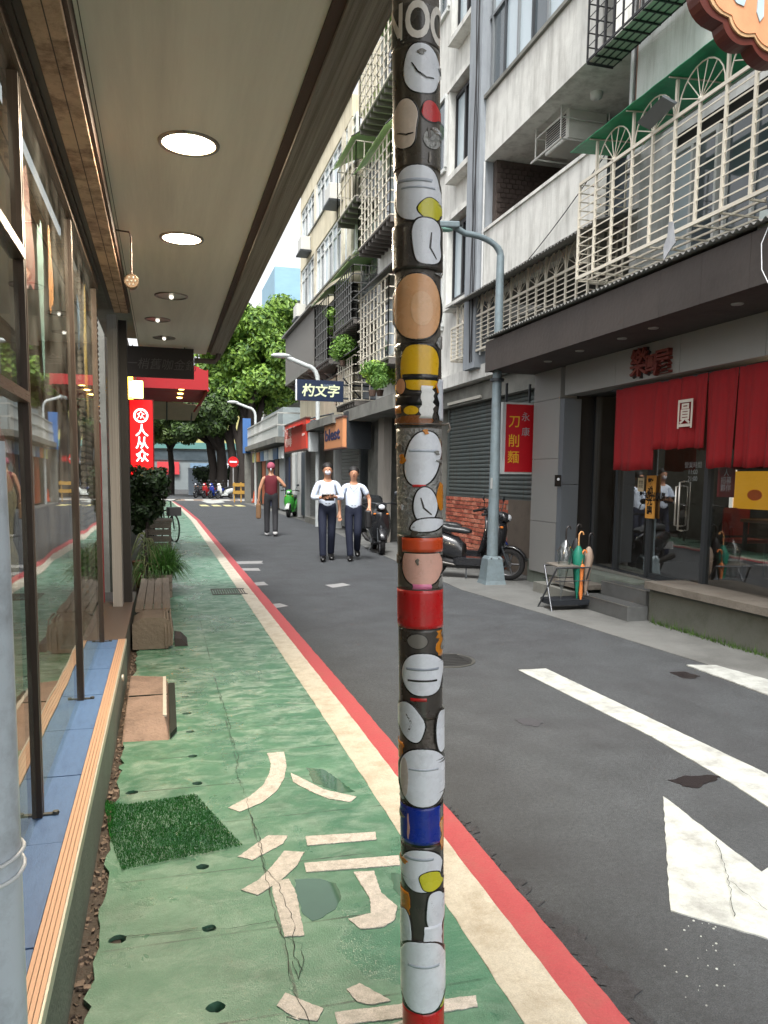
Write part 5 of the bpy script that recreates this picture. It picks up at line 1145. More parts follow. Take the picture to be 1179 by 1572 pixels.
text('lettering', 'blest', mat('navy_letter', (24, 36, 84), .5), os_, (Xo-.008, (y_n+y_f)/2+.1, (za_+zb_)/2-.02), .42, '-X', .004, .012, 2.4)
box('sign_side', darkm, os_, Xo+.1, Xo+.75, y_n-.03, y_n+.3, zb_-.05, za_+.15)
MB().tube([(Xo+.5, y_n+.2, za_+.1), (5.5, y_n+.2, za_+.1)], .03, 6).build('bracket', darkm, os_)
# striped little awning
sa = thing('striped_awning', 'small red and white striped awning above the red orange sign', 'awning', (4.6, 26.5, 3.3))
for k in range(9):
    y = 25.2+k*.34; MB().prism([(4.15, y, 3.2), (5.2, y, 3.62), (5.2, y+.33, 3.62), (4.15, y+.33, 3.2)], (0, 0, -.02)).build('stripe', WHT if k % 2 else RED, sa)
# low row beyond: walls, flat roofs with railings, blue pillar
low = thing('low_shop_row', 'single storey row of small grey shops with railings on the roof', 'shop row', (7, 40, 0))
box('wall', mat('low_wall', (146, 150, 150), .8, var=.15, scale=2, dirt=(90, 88, 84), dirt_amt=.6, vec='World'), low, 5.3, 14, 33.25, 46, 0, 3.0); box('roof_slab', concrete_g, low, 4.6, 14, 33.25, 46.2, 3.0, 3.25)
for i, (y0, y1, c) in enumerate([(33.6, 34.6, (30, 40, 62)), (35.0, 36.4, (176, 184, 186)), (36.8, 38.0, (92, 76, 60)), (38.4, 39.8, (40, 60, 110)), (40.2, 41.4, (160, 168, 170)), (41.8, 43, (180, 90, 50)), (43.4, 45, (40, 60, 54))]):
    box('shop_door', mat('low_door_%d' % i, c, .5), low, 5.2, 5.3, y0, y1, .1, 2.4)
    box('door_sign', mat('low_sign_%d' % i, [(200, 204, 204), (60, 96, 130), (206, 210, 204), (190, 200, 206), (70, 120, 170), (206, 120, 60), (190, 196, 120)][i], .5), low, 4.9, 5.0, y0, y1, 2.35, 2.85)
def railing(parent, X, y0, y1, z0, h=1.0, x1=None):
    for z in (z0+h, z0+h*.5): box('rail', mat('rail_grey', (170, 172, 168), .5), parent, X-.03, X+.03, y0, y1, z-.03, z+.03)
    n = int((y1-y0)/.35)
    for i in range(n+1): y = y0+(y1-y0)*i/n; box('baluster', mat('rail_grey', (170, 172, 168), .5), parent, X-.015, X+.015, y-.015, y+.015, z0, z0+h)
railing(low, 4.7, 33.4, 45.5, 3.25)
for z in (3.75, 4.25): box('rail', mat('rail_grey', (170, 172, 168), .5), low, 4.7, 8, 33.35, 33.4, z-.03, z+.03)
box('roof_shed', mat('shed_sheet', (140, 150, 152), .6, .2, var=.2), low, 5.6, 9, 38, 46, 3.25, 4.9); box('blue_pillar', mat('blue_pillar', (62, 104, 160), .6, var=.1), low, 4.5, 4.95, 46.25, 46.5, 2.9, 4.9); box('grey_pillar', concrete_g, low, 4.6, 4.95, 46.25, 46.5, 0, 2.89)
bb = thing('blue_roof_house', 'distant house with a blue corrugated gable above the trees', 'house', (12, 62, 0))
q = PY(452, 405, 62); box('wall', concrete_g, bb, 8.6, 16, 62, 70, 0, 15.2); box('blue_gable', mat('blue_sheet', (132, 168, 190), .6, var=.1), bb, 8.5, 16, 61.9, 70, 15.2, 17.6); box('window', win_lt, bb, 9.5, 12, 61.88, 61.96, 9, 11)

# ================================================================== STREET FURNITURE
lamp_m = mat('blue_grey_lamp_paint', (112, 126, 132), .45, .2, var=.1, scale=10, bump=.2, dirt=(80, 84, 84), dirt_amt=.4, dscale=6)
lp = thing('street_lamp', 'tall blue grey street lamp with curved arm and square plinth beside the scooters', 'street lamp', (4.72, 10.72, 0))
bx, by = 4.72, 10.75
MB().add([(bx+s*a, by+s2*a, z) for a, z in ((.17, 0), (.15, .06), (.115, .38), (.09, .42)) for s, s2 in ((-1, -1), (1, -1), (1, 1), (-1, 1))], [(i*4+k, i*4+(k+1) % 4, i*4+4+(k+1) % 4, i*4+4+k) for i in range(3) for k in range(4)]+[(12, 13, 14, 15), (3, 2, 1, 0)]).build('plinth', lamp_m, lp)
e = PY(690, 352, 10.75); tz = 4.75
MB().tube([(bx, by, .4), (bx-.0, by, 2.4), (bx, by, tz)], [.085, .07, .055], 20).tube([(bx, by, tz)]+[(bx-.55+.55*cos(t), by, tz+.26*sin(t)) for t in [pi/2*k/8 for k in range(1, 9)]]+[(e.x+.1, by, tz+.32)], [.05]*3+[.042]*7, 14).build('post', lamp_m, lp)
MB().lathe([(.1, 2.98), (.1, 3.02)], (bx, by, 0), 20).build('clamp', darkm, lp)
hd = MB(); hd.obox((e.x-.08, by, tz+.34), (.42, 0, .03), (0, .16, 0), (0, 0, .09)); hd.build('lamp_head', lamp_m, lp, bevel=.02)
hd = MB(); hd.ball((e.x-.1, by, tz+.285), .16, .07, .035); hd.build('lens', mat('lamp_lens', (130, 170, 160), .2), lp)
MB().obox((bx-.07, by-.05, 1.5), (.004, .0, 0), (0, .08, 0), (0, 0, .16)).build('small_sticker', mat('pale_paper', (170, 172, 170), .7), lp)
for sx in (-.06, .06): MB().lathe([(.012, .38), (.012, .4)], (bx+sx, by-.11, .0), 8).build('bolt', ch, lp)
def far_lamp(label, x, y, h, arm, w=.07):
    l = thing('street_lamp', label, 'street lamp', (x, y, 0), 'pale street lamps farther up the street'); m = mat('pale_lamp_paint', (190, 196, 196), .5)
    MB().tube([(x, y, 0), (x, y, h-.5)]+[(x-arm*.3+arm*.3*cos(t), y, h-.5+.45*sin(t)) for t in [pi/2*k/5 for k in range(1, 6)]]+[(x-arm*.85, y, h+.18)], w, 10).build('post', m, l)
    MB().ball((x-arm, y, h+.22), .32, .12, .08).build('lamp_head', m, l); return l
q = PZ(395, 776); far_lamp('pale street lamp with short curved arm in front of the low shop row', q.x, 43.5, PY(395, 625, 43.5).z, 1.2)
q = PY(488, 600, 24.5); far_lamp('white street lamp rising behind the blue sign near the red sign', q.x, 24.5, PY(485, 560, 24.5).z, 1.15)
bx_ = thing('meter_box', 'white electrical box mounted on the white lamp post beside the red sign', 'electrical box', (q.x, 24.4, 2.3)); box('casing', mat('meter_white', (186, 190, 190), .5), bx_, q.x-.32, q.x-.02, 24.25, 24.45, 2.35, 2.95, .04); MB().ball((q.x-.15, 24.3, 3.2), .15).build('camera_dome', mat('dome_dark', (50, 52, 56), .2), bx_)
ne = thing('no_entry_sign', 'red round no entry sign on a thin post near the far junction', 'road sign', (4.25, 48.5, 0))
q = PY(358, 709, 48.5)
MB().tube([(q.x, 48.5, 0), (q.x, 48.5, q.z+.3)], .035, 8).build('post', mat('sign_post', (150, 150, 150), .5), ne); MB().lathe([(.32, 48.44), (.32, 48.46)], (q.x, 0, q.z), 28, 'Y', smooth=False).build('disc', RED, ne); box('bar', WHT, ne, q.x-.22, q.x+.22, 48.43, 48.438, q.z-.05, q.z+.05)
cn = thing('traffic_cone', 'orange traffic cone beside the yellow barrier at the junction', 'cone', (5.35, 48, 0)); MB().lathe([(.2, 0), (.2, .04), (.13, .05), (.03, .72)], (5.35, 48, 0), 16).build('cone_body', mat('cone_orange', (216, 84, 36), .5), cn)
yb_ = thing('yellow_barrier', 'yellow steel barrier standing below the no entry sign', 'barrier', (4.7, 48, 0))
for x in (4.1, 4.5, 4.85): box('post', mat('barrier_yellow', (176, 136, 60), .5), yb_, x, x+.07, 48, 48.07, 0, 1.2)
for z in (.5, .95): box('board', mat('barrier_yellow', (176, 136, 60), .5), yb_, 4.05, 4.95, 47.96, 48.0, z, z+.2)

# ================================================================== VEGETATION
def leaf_mat(name, c1, c2, rough=.55):
    if name in MATS: return MATS[name]
    m = bpy.data.materials.new(name); m.use_nodes = True; n = m.node_tree.nodes; l = m.node_tree.links; b = n['Principled BSDF']
    g = n.new('ShaderNodeNewGeometry'); r = n.new('ShaderNodeValToRGB'); l.new(g.outputs['Random Per Island'], r.inputs[0])
    r.color_ramp.elements[0].color = (*lin(c1), 1); r.color_ramp.elements[1].color = (*lin(c2), 1); l.new(r.outputs[0], b.inputs['Base Color']); b.inputs['Roughness'].default_value = rough
    t = n.new('ShaderNodeBsdfTranslucent'); l.new(r.outputs[0], t.inputs[0]); mx = n.new('ShaderNodeMixShader'); mx.inputs[0].default_value = .25; o = n['Material Output']
    l.new(b.outputs[0], mx.inputs[1]); l.new(t.outputs[0], mx.inputs[2]); l.new(mx.outputs[0], o.inputs[0]); MATS[name] = m; return m
def leaves(clumps, n, size, m, name, parent, seed=0, squash=.8):
    """many small leaf faces spread through clumps (centre, radius)"""
    r = random.Random(seed); b = MB(); tot = sum(c[1]**2 for c in clumps)
    V = []; Fc = []
    for c, rad_ in clumps:
        k = int(n*rad_**2/tot)
        for _ in range(k):
            d = Vector((r.gauss(0, 1), r.gauss(0, 1), r.gauss(0, 1))).normalized(); p = Vector(c)+Vector((d.x, d.y, d.z*squash))*rad_*r.uniform(.55, 1.05)
            nrm = (d+Vector((r.uniform(-.7, .7), r.uniform(-.7, .7), r.uniform(-.3, .9)))).normalized(); u = nrm.orthogonal().normalized(); w = nrm.cross(u); a = r.uniform(0, 6.28)
            u, w = u*cos(a)+w*sin(a), w*cos(a)-u*sin(a); s = size*r.uniform(.6, 1.3); i = len(V)
            V += [p-u*s, p+w*s*.5+nrm*s*.12, p+u*s, p-w*s*.5+nrm*s*.12]; Fc.append((i, i+1, i+2, i+3))
    b.v = [tuple(v) for v in V]; b.f = Fc; b.sm = [False]*len(Fc)
    return b.build(name, m, parent)
bark = mat('dark_bark', (40, 34, 30), .9, var=.3, scale=6, bump=1, bscale=12)
def tree(label, x, y, h, clumps, n, size, c1, c2, seed, trunk_r=.3, limbs=6, h0=None):
    t = thing('broadleaf_tree', label, 'tree', (x, y, 0), 'trees at the far junction'); r = random.Random(seed); h0 = h0 or h*.35
    b = MB(); b.tube([(x, y, 0), (x+.1, y, h0*.5), (x-.05, y, h0)], [trunk_r*1.25, trunk_r, trunk_r*.8], 10)
    for k in range(limbs):
        c = r.choice(clumps)[0]; m1 = Vector((x, y, h0))*.5+Vector(c)*.5+Vector((r.uniform(-.5, .5), 0, r.uniform(-.3, .6))); b.tube([(x-.05+r.uniform(-.1, .1), y, h0*.8), m1, Vector(c)], [trunk_r*.6, trunk_r*.4, .05], 7)
    b.build('trunk', bark, t)
    leaves(clumps, n, size, leaf_mat('leaf_%d' % seed, c1, c2), 'crown', t, seed)
    return t
def clumpset(cx, cy, cz, rx, ry, rz, n, r0, seed):
    r = random.Random(seed); out = []
    for k in range(n):
        d = Vector((r.gauss(0, 1), r.gauss(0, 1), r.gauss(0, 1))).normalized()*r.uniform(.35, 1)**.6
        out.append(((cx+d.x*rx, cy+d.y*ry, cz+d.z*rz), r0*r.uniform(.65, 1.3)))
    return out
c = PY(400, 540, 60)
tree('big bright green tree filling the gap beside the cream corner building', 6.3, 58, 15, clumpset(7.0, 59, 10.6, 4.3, 3, 4.4, 62, 1.15, 5), 42000, .2, (44, 84, 26), (138, 172, 70), 5, .45, 9, 5.0)
tree('dark tree with hanging boughs left of the bright tree', 4.2, 60, 10, clumpset(2.6, 59.0, 6.0, 3.2, 2.2, 2.1, 44, .85, 6), 26000, .17, (26, 48, 22), (78, 104, 46), 6, .38, 7, 4.4)
tree('shaded tree in front of the yellow building', .6, 66, 8, clumpset(.6, 64, 5.7, 2.6, 2, 1.6, 30, .85, 7), 14000, .17, (34, 56, 26), (96, 118, 54), 7, .25, 5, 4.4)
for i, (x, y) in enumerate(((5.0, 59), (5.6, 58.4), (3.6, 60.5))):
    tr = thing('fig_trunk', 'thick dark trunk under the crowns, %s of three' % ('middle', 'rightmost', 'leftmost')[i], 'trunk', (x, y, 0)); MB().tube([(x, y, 0), (x+.1, y, 2), (x-.2, y, 4.2), (x+.3, y, 7)], [.45, .32, .3, .2], 9).tube([(x-.2, y, 3.6), (x-.9, y, 6.4)], [.2, .1], 7).build('bark', bark, tr)
for (lab, x, y, z, n_, rr, c1, c2) in (('leafy vine climbing the cage beside the lime roofs', 5.0, 22.3, 4.9, 1600, .55, (66, 104, 40), (130, 170, 70)), ('small bright balcony plant on the lower balcony slab', 5.1, 18.6, 3.7, 1500, .42, (90, 130, 40), (170, 200, 80)), ('trailing balcony greenery in the lime roofed cage', 5.2, 24.6, 6.2, 900, .35, (80, 120, 44), (140, 176, 80)), ('potted plants along the edge of the ground floor slab', 4.7, 17.8, 3.6, 1000, .32, (60, 96, 40), (120, 160, 70))):
    g = thing('balcony_plant', lab, 'plant', (x, y, z)); MB().lathe([(.07, z-.16), (.1, z-.02)], (x, y, 0), 12).build('pot', mat('brown_pot', (84, 66, 56), .8, var=.15), g); leaves(clumpset(x, y, z+.25, .25, .7, .4, 7, rr*.6, int(y*7)), n_, .05, leaf_mat('vine_%d' % c1[0], c1, c2), 'foliage', g, int(y))
hg = thing('added_shade_hedge', 'dark shrubs added as shade under the big trees at the junction', 'hedge', (3.5, 64, 0)); MB().tube([(3.5, 64.6, 0), (3.5, 64.6, 1.0)], .05, 6).build('stem', bark, hg); leaves(clumpset(4.6, 64.4, 1.5, 2.6, .5, .9, 22, .6, 12), 7000, .12, leaf_mat('hedge_leaf', (20, 34, 18), (50, 72, 34)), 'foliage', hg, 12)  # added hedge in dark leaf colour, standing in for shade under the trees
# far yellow building with teal band and tiled shopfront beyond the crossing
fb = thing('yellow_far_building', 'low yellow building with a teal stripe at the end of the street', 'building', (0, 92, 0))
box('wall', mat('yellow_far_wall', (170, 164, 110), .8, var=.05), fb, -8, 10, 92, 100, 5.2, 9.5); box('teal_band', mat('teal_band', (84, 128, 124), .6), fb, -8, 10, 91.8, 92, 4.6, 5.3)
box('lower_wall', mat('pale_far_wall', (124, 132, 134), .8, var=.1), fb, -8, 10, 92.2, 100, 0, 4.6); box('shop_sign', mat('pinkred_sign', (196, 60, 66), .6), fb, -.6, 1.8, 91.8, 92.1, 1.7, 3.1); box('window_strip', win_gl, fb, -8, 10, 92.05, 92.19, 3.3, 4.4); box('blue_panel', mat('sky_panel', (110, 136, 160), .6), fb, 3, 5.6, 91.9, 92.1, .2, 3.0); box('white_panel', WHT, fb, 6, 8.8, 91.9, 92.1, .2, 3.0)
lw = thing('left_row_houses', 'pale houses along the left of the far street, mostly hidden', 'house row', (-4, 30, 0)); box('wall', concrete_g, lw, -6, -1.5, 21, 48, 0, 6.5); box('wall', cream, lw, -12, -6.0, 55, 90, 0, 9)
wr = thing('white_fence', 'white painted fence under the trees at the far junction', 'fence', (6, 66, 0))
for k in range(14): box('panel', mat('white_fence', (176, 190, 206), .6), wr, 2+k*.8, 2.76+k*.8, 66, 66.06, 0, 2.2)

# next shop on the left: wall, red awning, red light box, cloth awning, yellow lamps, signboard
ns = thing('next_shop', 'neighbouring shop with a red box awning beyond the canopy', 'shop', (-.9, 14, 0))
box('wall', concrete_g, ns, -2.5, -.62, 9.7, 20.9, 0, 4.2); box('door', black_in, ns, -.62, -.58, 13.6, 14.8, .1, 2.2)
rd = mat('red_canvas', (168, 26, 34), .7, var=.08, scale=4, bump=.2)
a_ = PY(318, 597, 13.3); x1 = a_.x; zt_ = PY(318, 566, 13.3).z; zb_ = PY(318, 597, 13.3).z-.02
MB().prism([(-.6, 13.3, zt_+.2), (x1-.12, 13.3, zt_), (x1, 13.3, zt_-.04), (x1, 13.3, zb_), (-.6, 13.3, zb_)], (0, .03, 0)).build('awning_side', rd, ns)
MB().prism([(-.6, 13.3, zt_+.2), (x1-.12, 13.3, zt_), (x1-.12, 16.2, zt_), (-.6, 16.2, zt_+.2)], (0, 0, .02)).build('awning_top', rd, ns); box('awning_front', rd, ns, x1, x1+.02, 13.3, 16.2, zb_-.02, zt_-.02); box('awning_lining', rd, ns, -.6, x1, 13.34, 16.2, zb_+.05, zb_+.07)
for k in range(3):
    o = MB().lathe([(.05, zb_+.045), (.04, zb_+.03), (.001, zb_+.029)], (.32, 13.7+k*.75, 0), 14).build('awning_lamp', emis('warm_spot', (255, 226, 120), 6), ns)
cln = mat('beige_canvas', (188, 172, 146), .8, var=.08); zq = PY(300, 640, 16.3).z
MB().prism([(-.5, 16.3, zq+.3), (x1+.05, 16.3, zq+.22), (x1-.05, 17.4, zq), (-.5, 17.4, zq)], (0, 0, .02)).build('cloth_awning', cln, ns)
for x in (-.4, .1, .6): MB().tube([(x, 16.28, zq+.27), (x, 17.42, zq-.01)], .015, 6).build('awning_rib', black_bar, ns)
MB().tube([(x1+.02, 13.4, zb_), (x1-.1, 16.2, zq+.1)], .02, 6).build('awning_strut', rd, ns)
rl = thing('red_lightbox', 'tall glowing red light box sign with white characters', 'sign', (-.3, 12.4, 1)); Yl = 12.3
a_, b_ = PY(197, 612, Yl), PY(236, 712, Yl); zlow = PY(236, 745, Yl).z
box('sign_case', mat('case_dark_red', (110, 16, 18), .5), rl, a_.x, b_.x+.01, Yl, Yl+.16, zlow, a_.z); box('sign_face', emis('glow_red', (232, 16, 20), .9), rl, a_.x+.02, b_.x-.01, Yl-.008, Yl-.001, zlow+.02, a_.z-.02)
glw = emis('glow_white', (255, 240, 240), 1.3); xm = (a_.x+b_.x)/2
zc = PY(215, 638, Yl).z; MB().lathe([(.105, Yl-.014), (.105, Yl-.010)], (xm, 0, zc), 28, 'Y', smooth=False).build('emblem', glw, rl); MB().lathe([(.078, Yl-.017), (.078, Yl-.0145)], (xm, 0, zc), 28, 'Y', smooth=False).build('emblem_disc', emis('glow_red', (232, 16, 20), .9), rl)
text('lettering', '众', glw, rl, (xm, Yl-.0185, zc), .12, '-Y', .001, .0)
for chh, py in (('人', 662), ('从', 681), ('众', 701)): text('lettering', chh, glw, rl, (xm+.01, Yl-.012, PY(217, py, Yl).z), .19, '-Y', .001, .003)
for (px, py, w, h_, c_) in ((208, 595, .1, .14, (255, 236, 130)), (198, 590, .05, .2, (255, 200, 60))):
    q = PY(px, py, 11.9); o = thing('lit_lamp_box', ('square glowing yellow lamp box above the red light box' if px == 208 else 'narrow amber lamp half hidden by the black post'), 'lamp', tuple(q)); box('lit_panel', emis('lit_yellow_%d' % px, c_, 5), o, q.x-w, q.x+w, 11.9, 11.98, q.z-h_, q.z+h_*.7, .04); box('back', darkm, o, q.x-w-.01, q.x+w+.01, 11.981, 12.03, q.z-h_-.01, q.z+h_*.7+.01)
    MB().tube([(q.x, 12.0, q.z+h_*.6), (q.x, 12.0, q.z+h_*.6+.15), (-.6, 12.2, q.z+h_*.6+.2)], .01, 6).build('bracket', darkm, o)
hb = thing('hanging_signboard', 'dark hanging signboard with chalk brush writing under the canopy end', 'signboard', (0, 9.35, 2.75))
a_, b_ = PY(189, 538, 9.35), PY(298, 582, 9.35)
box('board', mat('slate_board', (44, 38, 36), .7, var=.15), hb, a_.x-.07, b_.x, 9.35, 9.4, b_.z, 2.985); text('lettering', '一梢舊咖金銅', mat('chalk', (92, 88, 86), .8), hb, ((a_.x+b_.x)/2+.02, 9.347, (a_.z+b_.z)/2), .13, '-Y', .0005, 0, shear=.2)
for x in (a_.x+.1, b_.x-.1): MB().tube([(x, 9.37, a_.z), (x, 9.37, 3.0)], .006, 6).build('hanger', darkm, hb)
MB().tube([(.37, 9.5, 2.88), (.60, 9.5, 2.88), (.64, 9.5, 2.92), (.66, 9.5, 3.05), (.66, 9.2, 3.25)], .03, 10).build('rain_pipe', mat('brown_pipe', (96, 84, 76), .5), shop)

# things standing on the path beside the shop
rampm = mat('ramp_concrete', (150, 128, 116), .85, var=.15, scale=9, bump=.8, bscale=60, dirt=(86, 72, 64), dirt_amt=.6, dscale=5, vec='World')
rp = thing('concrete_block', 'flat pinkish concrete ramp slab with dark worn edge on the path', 'concrete slab', (-.1, 5.4, 0))
p_ = [PZ(x, y, .1) for x, y in [(189, 1103), (258, 1100), (256, 1038), (194, 1037)]]
b = MB(); top = [(-.245, p_[0].y, .09), (p_[1].x-.02, p_[1].y, .1), (p_[2].x-.01, p_[2].y, .1), (-.25, p_[3].y, .1)]; bot = [(-.255, p_[0].y-.2, .0), (p_[1].x+.01, p_[1].y-.2, .0), (p_[2].x+.02, p_[2].y+.03, .0), (-.26, p_[3].y+.03, .0)]
b.add(top+bot, [(0, 1, 2, 3), (0, 4, 5, 1), (1, 5, 6, 2), (2, 6, 7, 3), (3, 7, 4, 0)]); b.build('slab', rampm, rp, bevel=.012)
ym = (p_[0].y+p_[2].y)/2; MB().box(-.24, p_[1].x, ym-.004, ym+.004, .097, .103).build('seam', crack_m, rp)
box('white_edge', mat('edge_white', (196, 190, 180), .8, var=.2, scale=20), rp, p_[1].x-.03, p_[1].x-.008, p_[1].y+.02, p_[2].y-.02, .094, .106); MB().prism([(p_[1].x+.01, p_[1].y-.18, .02), (p_[1].x+.05, p_[1].y-.05, .02), (p_[2].x+.055, p_[2].y, .02), (p_[2].x+.01, p_[2].y, .02)], (0, 0, .03)).build('dark_border', crack_m, rp)
# wooden bench planter with moulded feet
bn = thing('slatted_bench', 'low weathered slatted bench with heavy moulded concrete end beside the shop', 'bench', (-.13, 8, 0))
wg = mat('grey_wood', (120, 110, 100), .85, var=.2, scale=10, bump=.6, bscale=30, dirt=(70, 60, 54), dirt_amt=.5, dscale=6)
y0, y1 = 7.45, 9.9
for k in range(4): x = -.27+k*.082; box('slat', wg, bn, x, x+.074, y0+.15, y1, .27+rnd.uniform(-.002, .002), .30)
for yy in (7.7, 9.7): box('leg', wg, bn, -.25, .04, yy, yy+.1, 0, .268)
b = MB(); pr = [(-.28, .02), (-.28, .25), (-.2, .30), (-.02, .30), (.05, .26), (.07, .18), (.06, .06), (.02, .02)]; b.prism([(x, 7.1, z) for x, z in pr], (0, .42, 0)); b.build('moulded_end', mat('moulded_stone', (112, 102, 92), .9, var=.25, scale=10, bump=.9, bscale=30, dirt=(60, 54, 48), dirt_amt=.6, dscale=5), bn, bevel=.02)
for k in range(3): MB().tube([(.0+k*.028, 7.085, .05), (.0+k*.028, 7.08, .2), (.0+k*.028-.01, 7.14, .305), (-.01+k*.028, 7.45, .308)], .007, 6).build('moulding_rib', wg, bn)
dr = thing('drain_block', 'small dark rubber ramp block next to the bench foot', 'ramp block', (.12, 7.4, 0)); MB().prism([(.08, 7.2, .012), (.08, 7.2, .09), (.14, 7.2, .08), (.2, 7.2, .015)], (0, .35, 0)).build('block', mat('dark_rubber', (52, 46, 46), .7, var=.2), dr, bevel=.01)
bx2 = thing('wooden_planter', 'low grey wooden planter trough behind the bench', 'planter', (-.1, 10.4, 0))
for z in (.012, .11, .21): box('board', wg, bx2, -.28, .09, 10.15, 10.19, z, z+.09); box('board', wg, bx2, .06, .095, 10.2, 11.2, z, z+.09)
box('soil', soil, bx2, -.27, .06, 10.19, 11.2, .02, .27)
gp = thing('grassy_plant', 'bushy fine leaved green plant spilling over the planter onto the path', 'plant', (-.03, 10.7, .3))
r = random.Random(8); b = MB()
for k in range(1700):
    a = r.uniform(0, 6.28); L = r.uniform(.25, .5); e_ = r.uniform(.15, 1.3); base = Vector((-.05+r.uniform(-.12, .12), 10.7+r.uniform(-.4, .4), .27)); d = Vector((cos(a)*cos(e_), sin(a)*cos(e_), sin(e_))); tip = base+d*L+Vector((0, 0, -.22*(1-e_/1.4))); mid_ = base+d*L*.6+Vector((0, 0, .02)); w = Vector((-sin(a), cos(a), 0))*.006
    b.add([base-w, base+w, mid_+w, mid_-w, tip], [(0, 1, 2, 3), (3, 2, 4)])
b.build('foliage', leaf_mat('grass_leaf', (40, 78, 30), (84, 130, 56)), gp)
dk_ = thing('dark_shrub', 'dark leafy potted shrub in front of the red light box', 'shrub', (-.2, 11.6, 0))
MB().lathe([(.13, 0), (.18, .35), (.19, .37), (.16, .36)], (-.25, 11.3, 0), 20).build('pot', mat('terracotta', (120, 74, 52), .8, var=.15), dk_)
MB().tube([(-.25, 11.3, .3), (-.22, 11.3, .9), (-.15, 11.35, 1.3)], [.03, .022, .012], 8).tube([(-.22, 11.3, .9), (-.3, 11.3, 1.4)], [.016, .008], 7).build('stem', bark, dk_)
cs = [((PY(px, py, 11.3).x, 11.3+r.uniform(-.15, .15), PY(px, py, 11.3).z), rr) for px, py, rr in ((215, 725, .12), (235, 735, .15), (250, 745, .13), (222, 760, .15), (240, 770, .14), (208, 750, .12), (205, 790, .13), (225, 790, .1), (212, 815, .1), (254, 730, .08), (200, 722, .08))]
cs = [((c[0]+r.uniform(-.06, .06), c[1], c[2]+r.uniform(-.06, .06)), rr*r.uniform(.8, 1.4)) for c, rr in cs]+[((PY(px, py, 11.4).x, 11.4, PY(px, py, 11.4).z), .14) for px, py in ((225, 750), (232, 745), (215, 775), (235, 785), (218, 800), (245, 755), (205, 770), (212, 740))]
leaves(cs, 4300, .042, leaf_mat('dark_leaf', (18, 34, 16), (48, 74, 34)), 'foliage', dk_, 3)
al = thing('aloe_plant', 'thin curling stemmed plant drooping beside the bench', 'plant', (-.2, 10, .3)); b = MB()
for k in range(46):
    a = r.uniform(-.4, 3.6); L = r.uniform(.3, .6); base = Vector((-.2+r.uniform(-.05, .05), 9.9+r.uniform(-.1, .1), r.uniform(.3, .85))); pts = [base+Vector((cos(a)*L*t*.35, -abs(sin(a))*L*t*.5, L*(.6*t-1.0*t*t))) for t in (0, .25, .5, .75, 1)]; b.tube(pts, [.008, .007, .006, .004, .002], 5)
b.build('stems', leaf_mat('aloe_leaf', (50, 66, 36), (96, 104, 60)), al); MB().tube([(-.22, 9.9, .3), (-.2, 9.9, .9)], .02, 7).build('stalk', bark, al)
wc = thing('wooden_crate', 'stacked weathered wooden crate on the path behind the shrub', 'crate', (-.05, 15.9, 0))
for z in (.02, .15, .28, .41, .54):
    box('board', wg, wc, -.3, .14, 15.6, 15.64, z, z+.11); box('board', wg, wc, .10, .138, 15.65, 16.5, z, z+.11)
box('lid', wg, wc, -.32, .16, 15.58, 16.55, .655, .69)

# ================================================================== VEHICLES
rubber = mat('rubber', (24, 24, 25), .8); chrome = mat('chrome', (190, 190, 190), .2, .95); seatm = mat('seat_vinyl', (40, 42, 44), .38, bump=.2)
def make_bike(label, x, y, rz, body, scale=1.):
    t = thing('bicycle', label, 'bicycle', (0, 0, 0)); R_ = .32
    for nm, yy in (('front_wheel', .52), ('rear_wheel', -.52)):
        w = MB().tube([(0, yy+R_*cos(a), R_+R_*sin(a)) for a in [2*pi*k/28 for k in range(29)]], .02, 7).build(nm, rubber, t); s = MB()
        for k in range(10): a = 2*pi*k/10; s.tube([(0, yy, R_), (0, yy+(R_-.02)*cos(a), R_+(R_-.02)*sin(a))], .0025, 4)
        s.build('spokes', chrome, w)
    fr = MB(); bb_ = (0, -.08, .3); st = (0, -.2, .78); hd_ = (0, .34, .78)
    for a, c in ((bb_, st), (bb_, hd_), ((0, -.18, .7), hd_), (bb_, (0, -.52, R_)), ((0, -.19, .72), (0, -.52, R_)), (hd_, (0, .52, R_)), (hd_, (0, .31, .95))): fr.tube([a, c], .016, 7)
    fr.build('frame', body, t); MB().tube([(-.27, .22, .99), (-.2, .3, 1.0), (0, .32, .95), (.2, .3, 1.0), (.27, .22, .99)], .012, 7).build('handlebar', chrome, t)
    MB().tube([(0, -.33, .85), (0, -.2, .86), (0, -.08, .84)], [.07, .05, .02], 8).build('saddle', rubber, t)
    b = MB(); b.box(-.14, .14, .4, .62, .62, .82); b.build('basket', mat('basket_grey', (90, 90, 90), .5, .5), t)
    t.location = (x, y, 0); t.rotation_euler = (0, 0, rz); return t
make_bike('black bicycle leaning by the planters on the green path', .06, 19.4, R(200), mat('bike_black', (24, 26, 28), .4))
make_bike('second bicycle standing behind the shrub', -.28, 18.2, R(185), mat('bike_grey', (90, 92, 96), .4))
